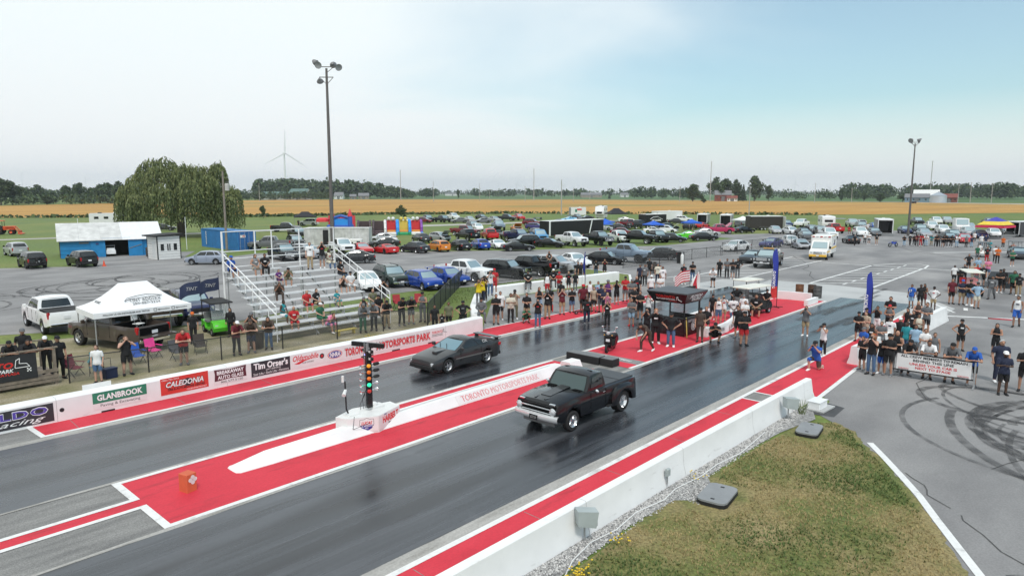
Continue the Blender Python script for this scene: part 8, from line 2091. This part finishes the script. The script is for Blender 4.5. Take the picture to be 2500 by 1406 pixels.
def headgear(pose, kind):
 key = (pose, kind)
 if key in GARM: return GARM[key]
 hc = body(pose)[7]; mb = MB()
 if kind == 'cap':
  mb.lathe([(.104, .035), (.104, .06), (.095, .10), (.06, .132), (.002, .142)], n=14); mb.v = [(x * 1.06, y * .92, z) for x, y, z in mb.v]
  i = len(mb.v)
  for k in range(7):
   a = R(-60 + 20 * k); mb.v += [(.10 * math.cos(a), .088 * math.sin(a), .045), (.10 * math.cos(a) + .085 * math.cos(a * .6), .095 * math.sin(a), .030)]
  for k in range(6): b = i + k * 2; mb.face((b, b + 1, b + 3, b + 2))
 elif kind == 'long':
  loft(mb, [(Vector((x, 0, z)), Vector((0, w, 0)), Vector((d, 0, 0))) for x, z, w, d in ((-.03, .09, .07, .06), (-.045, .02, .088, .065), (-.07, -.08, .09, .05), (-.085, -.18, .085, .04), (-.09, -.27, .06, .025))], 12)
 elif kind == 'skirt':
  pz = Vector((0, 0, .93)); hcz = pz - hc
  mb.lathe([(.15, .10), (.17, .0), (.20, -.15), (.24, -.34)], n=16); mb.v = [(x * .85 + hcz.x, y + hcz.y, z + hcz.z) for x, y, z in mb.v]
 elif kind == 'print':
  J = body(pose)[6]
  for i in range(4):
   for z in (.33, .40):
    y = -.075 + .05 * i; p = J['sp'](z, y, .148 - .9 * y * y) - hc; mb.v.append(tuple(p))
  for i in range(3): mb.face((2 * i, 2 * i + 2, 2 * i + 3, 2 * i + 1))
 elif kind == 'cam':
  mb.box((.20, 0, -.03), (.08, .13, .09), ch=.01); mb.tube((.24, 0, -.03), (.36, 0, -.03), .035, .04, 10)
 mb.v = [(x + hc.x, y + hc.y, z + hc.z) for x, y, z in mb.v]
 nm = {'cap': 'cap', 'long': 'long_hair', 'skirt': 'skirt', 'cam': 'camera', 'print': 'shirt_print'}[kind]
 GARM[key] = mb.mesh(nm, UNDER, 60); return GARM[key]
CC = dict(bk=(.010, .010, .012), wh=(.74, .74, .75), gy=(.13, .135, .145), rd=(.45, .02, .025), bl=(.02, .10, .42), nv=(.018, .024, .055), yl=(.68, .52, .015), mr=(.12, .012, .022), gn=(.025, .13, .07), tl=(.02, .26, .30), pk=(.70, .22, .36), pu=(.11, .03, .16), be=(.42, .34, .26), br=(.065, .045, .036), ol=(.14, .14, .085), lb=(.30, .44, .58), dn=(.07, .13, .24), kh=(.36, .27, .16), cr=(.62, .58, .48), gr=(.2, .21, .22), o=(.62, .20, .02))
CC['or'] = (.60, .13, .02)
SKIN = [mat('skin_%d' % i, c, .55, var=.06) for i, c in enumerate(((.52, .30, .22), (.42, .225, .15), (.24, .12, .075), (.085, .045, .03)))]
HAIR = [mat('hair_%d' % i, c, .7, var=.2) for i, c in enumerate(((.012, .010, .010), (.07, .04, .022), (.42, .28, .12), (.42, .42, .42), (.35, .12, .03)))]
EYE = mat('eye_dark', (.03, .02, .015), .3); LIP = mat('lip', (.30, .10, .085), .5)
def fab(c): return mat('fabric_' + c, CC[c], .85, var=.12, scale=5)
NM = dict(bk='black', wh='white', gy='grey', rd='red', bl='blue', nv='navy', yl='yellow', mr='maroon', gn='green', tl='teal', pk='pink', pu='purple', be='beige', br='brown', ol='olive', lb='pale blue', dn='denim', kh='khaki', cr='cream', gr='grey')
NM['or'] = 'orange'
PW = dict(stand='standing', lean='leaning', walk='walking', camera='hands raised', phone='hands together', crossed='arms folded', hip='hands on hips', sit='seated', sitf='hunched', squat='crouching', kneel='kneeling', bend='bending')
WS = dict(deck='on the deck', fencel='by the tent fence', fencer='at bleacher fence', corner='at the wall corner', wallstand='atop the barrier', crowdl='by the curved barrier', wallsit='on straight barrier', crowdm='by the blue flag', crowdr='beside the booth', back='by the staging lines', booth='around the booth', photo='at the lane edge', rback='behind banner crowd', rcrowd='in banner crowd', rbanner='at the banner', rright='past the banner', rcart='near the golf cart', rfar='by the road line', rail='at the far rail', rlot='behind the ambulance', lotfar='among parked cars', bl='on the bleachers')
ORDN = ['first', 'second', 'third', 'fourth', 'fifth', 'sixth', 'seventh', 'eighth', 'ninth']
rows = [l.split() for l in PEOPLE.strip().splitlines()]
def plab(r):
 hat = {'c': 'capped ', 'L': 'long-haired ', 'b': 'bald '}.get(r[8][0], '')
 return '%s%s in %s %s and %s %s' % (hat, 'child' if 'K' in r[11] else 'person', NM[r[6][:2]], dict(t='T-shirt', l='sweatshirt', k='vest')[r[6][2]], NM[r[7][:2]], dict(s='shorts', t='shorts', p='trousers', d='skirt')[r[7][2]]), PW[r[5]] + ' ' + WS[r[10]]
cnt, seen = {}, {}
for r in rows: cnt[plab(r)] = cnt.get(plab(r), 0) + 1
def orient(r, pr):
 g = r[10]
 return float(r[3]) + pr.uniform(-22, 22)
prn = random.Random(11)
for r in rows:
 x, y, z, hd, s = map(float, r[:5]); pose, sh, bo, hg, sk, gid, fl = r[5:12]; sk = int(sk)
 a, b = plab(r); k = seen.get((a, b), 0); seen[(a, b)] = k + 1
 lb_ = '%s %s' % (a, b) if cnt[(a, b)] == 1 else '%s %s, %s from left' % (a, b, ORDN[k])
 fm, co, no, fc, lab, par, J, hc = body(pose)
 p = tag(link('person', fm, None, (x, y, z)), lb_, 'person', 'people ' + WS[gid])
 p.rotation_euler = (0, 0, R(orient(r, prn))); w = (1.2 if 'H' in fl else 1.0) * prn.uniform(.97, 1.05)
 p.scale = (s * w, s * w, s)
 set_slots(p, [SKIN[sk], EYE, LIP])
 set_slots(link(garment(pose, sh[2]).name.split('.')[0], garment(pose, sh[2]), p), [fab(sh[:2])])
 bt = {'s': 's', 't': 's', 'p': 'p', 'd': 's'}[bo[2]]
 set_slots(link({'s': 'shorts', 'p': 'trousers'}[bt], garment(pose, bt), p), [fab(bo[:2])])
 if bo[2] == 'd': set_slots(link('skirt', headgear(pose, 'skirt'), p), [fab(bo[:2])])
 set_slots(link('shoes', garment(pose, 'shoe'), p), [fab('rd' if 'R' in fl else prn.choice(('bk', 'bk', 'wh', 'gy')))])
 if pose in ('stand', 'camera', 'hip', 'walk', 'sit') and prn.random() < .45: set_slots(link('shirt_print', headgear(pose, 'print'), p), [fab(prn.choice(('wh', 'wh', 'gr', 'rd') if sh[:2] != 'wh' else ('bk', 'nv', 'rd')))])
 if hg[0] != 'b': set_slots(link('hair', garment(pose, 'hair'), p), [HAIR[int(hg[1])] if hg[0] in 'hL' else HAIR[prn.choice((0, 1, 1))]])
 if hg[0] == 'L': set_slots(link('long_hair', headgear(pose, 'long'), p), [HAIR[int(hg[1])]])
 if hg[0] == 'c': set_slots(link('cap', headgear(pose, 'cap'), p), [fab({'b': 'bk', 'w': 'wh', 'g': 'gy', 'r': 'rd', 'o': 'or', 'bl': 'bl', 'be': 'br'}[hg[1:]])])
 if gid == 'photo' or (pose == 'camera' and prn.random() < .45):
  c_ = link('camera', headgear(pose, 'cam'), None); c_.matrix_world = Matrix.LocRotScale(p.location, p.rotation_euler.to_quaternion(), p.scale); set_slots(c_, [MBLACK])
  tag(c_, 'black camera held up by the %s' % lb_.replace(' and ', ' in ', 0)[:400] if len(lb_.split()) < 9 else 'black camera held by the %s' % ' '.join(lb_.split()[:11]).rstrip(','), 'camera', 'cameras held by spectators')
 if 'J' in fl: text('17', p, (.165, 0, 1.28), .2, .2, WHT, axes((0, 1, 0), (0, 0, 1)), bold=.05)
# ================================================================ trees and woods
LEAFD = mat('leaf_dark', (.030, .052, .020), .8, var=.35, scale=.8); LEAFM = mat('leaf_mid', (.052, .085, .028), .8, var=.35, scale=.8); LEAFL = mat('leaf_light', (.085, .120, .040), .8, var=.3, scale=.8)
WIL = [mat('willow_leaf_%d' % i, c, .7, var=.25, scale=.5) for i, c in enumerate(((.050, .074, .028), (.100, .130, .046), (.185, .210, .082)))]
BARK = mat('bark', (.085, .07, .055), .95, var=.3, scale=4, bump=.4)
tq = random.Random(77)
def leafquad(mb, p, s, mi, up=0.0):
 a = Vector((tq.gauss(0, 1), tq.gauss(0, 1), tq.gauss(0, 1))).normalized(); b = a.cross(Vector((tq.gauss(0, 1), tq.gauss(0, 1), tq.gauss(0, 1) + up))).normalized(); c = a.cross(b)
 u, v = b * s * tq.uniform(.7, 1.3), c * s * tq.uniform(.5, 1.0)
 mb.quad(p - u - v * .4, p + u * .3 - v, p + u + v * .4, p - u * .3 + v, mi)
def crown_mesh(seed, lobes, n, s, conical=False):
 """unit tree (height 1): leaf faces spread through several lobes, light ones towards the outside and top"""
 tq.seed(seed); mb = MB(); L = []
 if conical:
  for k in range(n):
   h = tq.random() ** 1.3; r = (1 - h) * .20 * (.55 + .45 * tq.random() ** .5) * (1 + .25 * math.sin(h * 40)); a = tq.uniform(0, 6.28)
   leafquad(mb, Vector((r * math.cos(a), r * math.sin(a), .06 + h * .93)), s, 0 if tq.random() < .6 else 1)
  return mb.mesh('crown', [LEAFD, LEAFM, LEAFL], fix=False)
 for k in range(lobes):
  a = tq.uniform(0, 6.28); r = tq.uniform(.05, .27); z = tq.uniform(.24, .80); L.append((Vector((r * math.cos(a), r * math.sin(a), z)), tq.uniform(.12, .2) * (1.15 - .4 * abs(z - .55))))
 L.append((Vector((0, 0, .62)), .26)); L.append((Vector((0, 0, .85)), .14))
 for k in range(n):
  c, r = tq.choice(L); d = Vector((tq.gauss(0, 1), tq.gauss(0, 1), tq.gauss(0, 1))).normalized(); t = tq.random() ** .45
  p = c + Vector((d.x * r * 1.05, d.y * r * 1.05, d.z * r * .9)) * t
  if p.z < .08: continue
  mi = 2 if tq.random() < .25 else (1 if tq.random() < .55 else 0)
  leafquad(mb, p, s, mi)
 return mb.mesh('crown', [LEAFD, LEAFM, LEAFL], fix=False)
CROWN = [crown_mesh(1, 8, 1500, .038), crown_mesh(2, 11, 1600, .036), crown_mesh(3, 6, 1400, .040), crown_mesh(5, 0, 1100, .034, True)]
def trunk_mesh():
 mb = MB(); mb.tube((0, 0, 0), (.01, 0, .45), .026, .016, 7)
 for a in range(5): mb.tube((.005, 0, .22 + .05 * a), (.2 * math.cos(a * 1.26), .2 * math.sin(a * 1.26), .45 + .06 * a), .011, .004, 5)
 return mb.mesh('trunk', BARK, 40)
TRUNK = trunk_mesh()
def tree(label, x, y, h, w, kind, rz=0.0, group=None):
 t = thing('tree', label, 'tree', (x, y, 0), rz, group); t.scale = (h * w, h * w, h)
 link('trunk', TRUNK, t); link('crown', CROWN[kind], t)
 return t
def polar(px, d):
 """a spot at plan distance d in the compass direction that lies px/1250 half-frames from the view axis"""
 a = R(42.458) - math.atan((px - 1250) / 1683.0)
 return d * math.cos(a), d * math.sin(a)
# trees at the far edge of the wheat on the left
LT = [(0, 560, 24, 1.1, 0), (28, 570, 21, 1.1, 1), (52, 640, 17, 1.1, 2), (92, 760, 21, 1.15, 1), (128, 700, 12, 1.3, 2), (160, 640, 19, .8, 0), (182, 690, 18, .95, 1), (196, 640, 22, .75, 0), (222, 700, 17, 1.1, 2), (244, 620, 20, .95, 1), (262, 640, 22, 1.0, 0), (290, 610, 23, 1.0, 1), (112, 560, 9, 1.6, 2), (205, 600, 9, 1.6, 1)]
for k, (px, d, h, w, kd) in enumerate(LT):
 x, y = polar(px, d); tree('%s broadleaf tree beyond the wheat, number %s from the left edge' % (['dense', 'spreading', 'rounded', ''][kd], ['one', 'two', 'three', 'four', 'five', 'six', 'seven', 'eight', 'nine', 'ten', 'eleven', 'twelve', 'thirteen', 'fourteen'][sorted(p[0] for p in LT).index(px)]), x, y, h * .76, w * 1.15, kd, k * 1.3, 'trees beyond the wheat on the left')
RT_ = [(1692, 655, 16.5, 1.25, 2, 'rounded lone tree left of the farmhouse trees'), (1712, 668, 8, 1.4, 1, 'small bush-like tree beside the rounded lone tree'), (1748, 700, 24, .95, 1, 'tall loose tree at the left of the farmhouse'), (1772, 720, 23, .9, 0, 'tall broad tree behind the farmhouse'), (1796, 715, 22, .8, 1, 'slim leafy tree right of the farmhouse roof'), (1803, 690, 17, 1.0, 3, 'dark pointed conifer beside the farmhouse'), (1815, 700, 16, 1.0, 3, 'second dark pointed conifer right of the farmhouse'), (1842, 705, 25, .9, 2, 'tallest round-crowned tree right of the conifers'), (1878, 715, 16, .75, 0, 'narrow tree at the right end of the farmhouse group'), (1762, 690, 13, 1.2, 2, 'low tree shading the front of the farmhouse')]
for px, d, h, w, kd, lab in RT_:
 x, y = polar(px, d); tree(lab, x, y, h, w, kd, px * .7, 'trees around the farmhouse')
MT = [(1118, 900, 13, .6, 0, 'lone dark tree in the green field left of centre'), (1488, 900, 9, 1.0, 3, 'small conifer beside the tan barn'), (640, 232, 4.2, .7, 0, 'small bush at the wheat edge left of the black tent'), (978, 205, 4.6, .9, 1, 'small bush at the wheat edge above the inflatables'), (2055, 760, 12, .9, 2, 'small dark tree beyond the wheat at right centre'), (2110, 720, 9, 1.0, 1, 'low tree left of the grain bin'), (2150, 690, 8, 1.6, 2, 'wide low tree near the farm road'), (2205, 700, 8, 1.6, 1, 'low bush cluster before the grain bin'), (1720, 560, 3.6, 1.5, 2, 'small bush near the farmhouse hedge')]
for px, d, h, w, kd, lab in MT:
 x, y = polar(px, d); tree(lab, x, y, h, w, kd, px * .7)
# woods that read as one mass
def wood(name, label, spots, s, n, mats=None):
 mb = MB(); tq.seed(len(spots))
 for x, y, h, w in spots:
  for k in range(n):
   d = Vector((tq.gauss(0, 1), tq.gauss(0, 1), tq.gauss(0, 1))).normalized(); t = tq.random() ** .4
   p = Vector((x, y, h * .55)) + Vector((d.x * w * .5, d.y * w * .5, d.z * h * .46)) * t
   leafquad(mb, p, s * h, 2 if tq.random() < .18 else (1 if tq.random() < .5 else 0))
 return tag(mb.build(name, mats or [LEAFD, LEAFM, LEAFL], fix=False), label, 'woodland', kind='stuff')
wq = random.Random(9); sp = []
for k in range(150):
 px = wq.uniform(628, 1012); t = (px - 628) / 384
 d = wq.uniform(930, 1150); hh = (27 if t < .12 else 30 - 8 * t if t < .75 else 24 - 12 * (t - .75) * 4) * wq.uniform(.75, 1.05)
 x, y = polar(px, d); sp.append((x, y, hh, wq.uniform(14, 22)))
for k in range(40):
 px = wq.uniform(585, 800); x, y = polar(px, wq.uniform(780, 850)); sp.append((x, y, wq.uniform(7, 11), wq.uniform(9, 15)))
for k in range(12): x, y = polar(wq.uniform(1028, 1066), wq.uniform(1100, 1250)); sp.append((x, y, wq.uniform(13, 18), 16))
wood('woodland', 'broad dark wood behind the green-roofed barns', sp, .085, 120)
sp = []
for k in range(130): x, y = polar(wq.uniform(2060, 2640), wq.uniform(1000, 1250)); sp.append((x, y, wq.uniform(13, 22), wq.uniform(16, 24)))
for k in range(26): x, y = polar(wq.uniform(1880, 2150), wq.uniform(800, 1000)); sp.append((x, y, wq.uniform(7, 13), wq.uniform(10, 18)))
for k in range(24): x, y = polar(wq.uniform(1535, 1700), wq.uniform(900, 1050)); sp.append((x, y, wq.uniform(11, 17), wq.uniform(10, 16)))
wood('woodland', 'long dark wood beyond the grain bin on the right', sp, .085, 110)
sp = []
for k in range(560): x, y = polar(wq.uniform(-500, 3200), wq.uniform(1700, 2900)); sp.append((x, y, wq.uniform(8, 19), wq.uniform(30, 60)))
for k in range(60): x, y = polar(wq.uniform(-200, 330), wq.uniform(900, 1300)); sp.append((x, y, wq.uniform(9, 15), wq.uniform(20, 30)))
for k in range(46): x, y = polar(wq.uniform(-60, 320), wq.uniform(545, 640)); sp.append((x, y, wq.uniform(4, 8), wq.uniform(9, 16)))
for k in range(60): x, y = polar(wq.uniform(1150, 1560), wq.uniform(1250, 1600)); sp.append((x, y, wq.uniform(8, 17), wq.uniform(15, 30)))
wood('woodland', 'distant hazy tree line along the whole horizon', sp, .16, 46)
# rough grass margin along the wheat
mb = MB(); tq.seed(4)
for a, b in (((51.9, 271.8), (111, 218.4)), ((111, 218.4), (150, 209)), ((150, 209), (200, 178)), ((200, 178), (260, 88))):
 for k in range(420):
  t = tq.random(); x, y = a[0] + (b[0] - a[0]) * t, a[1] + (b[1] - a[1]) * t
  leafquad(mb, Vector((x + tq.gauss(0, 1.2), y + tq.gauss(0, 1.2), tq.uniform(.1, .7))), tq.uniform(.4, .8), tq.choice((0, 1, 2, 2)))
tag(mb.build('undergrowth', [LEAFD, LEAFM, LEAFL], fix=False), 'rough weedy margin along the wheat', 'undergrowth', kind='stuff')
# willow
wl_ = thing('willow_tree', 'big weeping willow with a thick forked trunk behind the booth', 'tree', (52.0, 130.5, 0)); wl_.scale = (.78, .78, 1)
mb = MB()
mb.tube((0, 0, -.1), (.1, 0, .5), 1.25, .95, 12); mb.tube((.1, 0, .45), (.1, .1, 3.0), .95, .78, 12)
tips = []
for k in range(8):
 a = k * .785 + .2; b1 = Vector((.1 + 1.8 * math.cos(a), 1.8 * math.sin(a), 5.0 + (k % 3) * .6)); b2 = Vector((4.6 * math.cos(a), 4.6 * math.sin(a), 8.4 + (k % 3) * .8))
 mb.tube((.1, .1, 2.6 + .1 * (k % 2)), tuple(b1), .40, .26, 8); mb.tube(tuple(b1), tuple(b2), .26, .10, 7)
 for j in (-.5, .4): b3 = Vector((8 * math.cos(a + j), 8 * math.sin(a + j), 10.2 - .4 * (k % 2))); mb.tube(tuple(b2), tuple(b3), .10, .04, 5)
mb.build('trunk', BARK, wl_, 50)
mb = MB(); tq.seed(31)
SUBS = [(Vector((11.2 * math.cos(a) * r, 10.2 * math.sin(a) * r, 0)), hz, rr) for a, r, hz, rr in ((0, 0, 13.2, 3.8), (.6, .40, 12.6, 3.2), (2.0, .35, 14.2, 3.4), (2.5, .5, 14.0, 3.0), (3.4, .45, 12.4, 3.4), (4.8, .45, 13.0, 3.3), (5.6, .5, 12.6, 2.8), (.2, .74, 10.4, 2.8), (1.2, .74, 10.9, 2.8), (2.4, .80, 11.6, 2.8), (3.1, .82, 9.8, 2.8), (3.9, .78, 9.4, 3.0), (4.6, .8, 10.2, 2.8), (5.2, .72, 11.2, 2.6), (5.9, .76, 12.0, 2.4), (-.55, .80, 13.4, 1.8), (3.0, 1.0, 8.6, 2.0), (2.55, .98, 9.4, 2.0), (.45, .95, 8.4, 2.4), (5.55, .98, 8.2, 2.4), (-.5, 1.05, 9.0, 2.0), (3.5, 1.02, 7.6, 1.8))]
for k in range(3100):
 c, top, rr = tq.choice(SUBS); a = tq.uniform(0, 6.283); t = tq.random() ** .5
 x0, y0 = c.x + rr * t * math.cos(a), c.y + rr * t * math.sin(a); z = top - rr * .62 * t * t + tq.gauss(0, .3)
 rad = math.hypot(x0, y0); ln = tq.uniform(2.0, 5.0) if rad < 5 else tq.uniform(5.0, 11.0)
 ox, oy = (math.cos(a), math.sin(a)); n = max(5, int(ln / .42)); mi0 = tq.choice((0, 1, 1, 1, 2, 2))
 for j in range(n):
  u = j / n; p = Vector((x0 + ox * (.9 * math.sin(u * 1.5)), y0 + oy * (.9 * math.sin(u * 1.5)), z + .25 * math.sin(u * 2.2) - ln * u * u * .75 - ln * .25 * u))
  if p.z < 2.3 + 1.1 * math.sin(math.atan2(p.y, p.x) * 3 + 1) + tq.gauss(0, .4): break
  w = tq.uniform(.07, .15); l2 = tq.uniform(.28, .5); dx, dy = tq.gauss(0, .14), tq.gauss(0, .14)
  t2 = tq.uniform(0, 6.28); sx, sy = w * math.cos(t2), w * math.sin(t2)
  mb.quad(p + Vector((-sx, -sy, 0)), p + Vector((sx, sy, 0)), p + Vector((sx * .4 + dx, sy * .4 + dy, -l2)), p + Vector((-sx * .4 + dx, -sy * .4 + dy, -l2)), 2 if (u < .18 and tq.random() < .6) else mi0 if tq.random() < .7 else tq.choice((0, 1)))
mb.build('crown', WIL, wl_, fix=False)
# ================================================================ far buildings, wind turbines, more poles
def barn(label, px, d, L, W, E, P, rz, wallm, roofm, name='barn', door=True):
 x, y = polar(px, d); b = thing(name, label, 'building', (x, y, 0), R(rz))
 MB().box((0, 0, E / 2), (L, W, E)).build('wall', wallm, b)
 for s in (-1, 1): MB().extrude([(s * (W / 2 + .5), E - .2), (0, P), (0, P + .35), (s * (W / 2 + .5), E + .15)], -L / 2 - .4, L / 2 + .4, 'yz').build('roof_slope', roofm, b)
 for s in (-1, 1): MB().extrude([(-W / 2, E), (W / 2, E), (0, P)], s * L / 2 - .05, s * L / 2 + .05, 'yz').build('gable', wallm, b)
 if door: MB().box((0, -W / 2 - .05, E * .4), (3, .1, E * .8)).build('door', GPLAS, b)
 for k in range(4): MB().box((-L * .38 + L * .25 * k, -W / 2 - .05, E * .6), (1.2, .1, 1.0)).build('window', GLASS, b)
 return b
PAL = mat('pale_siding', (.50, .50, .48), .7, var=.08); GRF = mat('green_tin_roof', (.10, .17, .15), .5, .1, var=.1); TAN = mat('tan_siding', (.30, .26, .22), .8, var=.1); BRK = mat('red_brick_wall', (.20, .06, .045), .8, var=.15); GRR = mat('grey_roof', (.18, .18, .19), .7, var=.1); WSD = mat('white_siding', (.68, .68, .67), .6, var=.06)
barn('long low barn with a green roof before the dark wood', 672, 850, 34, 14, 5, 9, -32, PAL, GRF); barn('taller green-roofed barn end beside the mast', 733, 840, 22, 16, 7, 12.5, -60, PAL, GRF); barn('small white house right of the mast', 828, 900, 11, 8, 4.5, 8.5, -50, WSD, GRR, 'house'); barn('tan farm shed in the distance right of the white house', 862, 900, 8, 7, 3.5, 6, -40, TAN, GRR); barn('tan farmhouse at the foot of the wood', 888, 905, 13, 9, 4, 7.5, -40, TAN, GRR, 'house')
barn('long tan barn with two roofs on the horizon right of centre', 1443, 1150, 34, 16, 4.5, 8, -45, TAN, GRR); barn('white farm building on the distant green field', 1105, 1900, 40, 14, 5, 8, -45, WSD, GRR); barn('small white farmhouse in the distant trees', 1524, 1300, 14, 9, 4.5, 8, -40, WSD, GRR, 'house')
barn('red brick farmhouse among tall trees', 1765, 690, 15, 10, 6, 10, -62, BRK, GRR, 'house'); barn('white porch house front beside the brick farmhouse', 1788, 680, 9, 5, 3.2, 5, -62, WSD, BRK, 'house'); barn('red barn behind the grain bin', 2318, 690, 12, 9, 4, 7, -80, BRK, BRK); barn('blue-grey machine shed left of the grain bin', 2240, 690, 18, 10, 4, 7, -80, mat('blue_grey_siding', (.16, .24, .30), .7), GRR); barn('pale silver roofed shed behind the grain bin', 2262, 740, 20, 12, 6, 10.5, -80, PAL, WSD)
x, y = polar(2292, 660); gb = thing('grain_bin', 'round silver grain bin with a cone roof beyond the wheat', 'grain bin', (x, y, 0)); STL = mat('corrugated_silver', (.52, .56, .60), .4, .6, var=.08)
for k in range(8): MB().lathe([(5.9, k * .72), (6.0, k * .72 + .36), (5.9, k * .72 + .70)], n=28).build('ring', STL, gb, 60)
MB().lathe([(6.2, 5.7), (.6, 8.6), (.6, 9.0), (.01, 9.0)], n=28).build('roof_cone', STL, gb, 40)
sb = car('suv_on_road', 'suv', 'charcoal', 'dark car driving on the far road beneath the slim mast', 'car', polar(2231, 600), 60, 0)
TW = mat('turbine_white', (.72, .73, .74), .5, var=.03)
def turbine(label, px, d, hub, bl, a0, grp='wind turbines on the horizon'):
 x, y = polar(px, d); t = thing('wind_turbine', label, 'wind turbine', (x, y, 0), math.atan2(y, x) + R(18), grp)
 MB().tube((0, 0, 0), (0, 0, hub), bl * .05, bl * .028, 10).build('tower', TW, t, 40); MB().box((0, 0, hub), (bl * .2, bl * .075, bl * .075), ch=.5).build('nacelle', TW, t); MB().ball((-bl * .12, 0, hub), bl * .035, 8, 6).build('hub', TW, t, 60)
 for k in range(3):
  a = R(a0 + 120 * k); M = Matrix.Translation((-bl * .13, 0, hub)) @ Matrix.Rotation(a, 4, 'X')
  mb = MB(); mb.extrude([(-.5, 0), (.5, 0), (bl * .035, bl * .16), (bl * .010, bl), (-bl * .006, bl), (-bl * .025, bl * .16)], -.25, .25, 'yz'); mb.v = [tuple(M @ Vector(v)) for v in mb.v]; mb.build('blade', TW, t)
turbine('large white wind turbine rising behind the wood', 698, 1500, 88, 47, 2)
for px, hy, bp_, a0, lab in ((1262, 450, 17, 10, 'clearest small wind turbine near the centre of the horizon'), (1172, 458, 10, 30, 'small wind turbine left of the centre pole'), (1376, 452, 11, 50, 'small wind turbine behind the leaning grey pole'), (1543, 449, 14, 70, 'small wind turbine right of the centre pole'), (1655, 457, 9, 20, 'faint wind turbine left of the farmhouse trees'), (1940, 451, 13, 0, 'small wind turbine right of the farmhouse trees'), (2025, 459, 8, 40, 'faint wind turbine over the right wood'), (2058, 458, 9, 15, 'second faint wind turbine over the right wood'), (57, 432, 10, 100, 'faint wind turbine at the far left above the trees'), (211, 440, 8, 35, 'faint wind turbine left of the willow')):
 d = 47 * 1683 / bp_ / 1.0; d = min(d, 6000); bl = bp_ * d / 1683; turbine(lab, px, d, 8 + (471 - hy) * d / 1683, bl, a0)
for k, (px, d, h) in enumerate(((1171, 700, 18), (1195, 800, 11), (1282, 620, 14), (1400, 640, 13), (1440, 700, 11), (1660, 640, 14), (1990, 620, 16), (2080, 650, 12), (2340, 640, 15), (2370, 620, 16), (2422, 610, 15), (633, 700, 17), (1058, 620, 18))):
 x, y = polar(px, d); upole('thin far power pole, %s of thirteen from the left' % ['first', 'second', 'third', 'fourth', 'fifth', 'sixth', 'seventh', 'eighth', 'ninth', 'tenth', 'eleventh', 'twelfth', 'thirteenth'][[633, 1058, 1171, 1195, 1282, 1400, 1440, 1660, 1990, 2080, 2340, 2370, 2422].index(px)], (x, y, 0), h, .22, 1.6, group='far power poles', m=GP)
# ================================================================ haze
hz = MB(); hz.box((900, 900, 86), (12600, 12600, 174))
HM = bpy.data.materials.new('haze_air'); HM.use_nodes = True; hn = HM.node_tree.nodes; hn.clear()
ho = hn.new('ShaderNodeOutputMaterial'); hv = hn.new('ShaderNodeVolumePrincipled'); hv.inputs['Color'].default_value = (.82, .91, 1.0, 1); hv.inputs['Density'].default_value = .00011
HM.node_tree.links.new(hv.outputs[0], ho.inputs['Volume'])
tag(hz.build('haze', HM), 'thin pale summer haze over the fields', 'haze', kind='stuff')
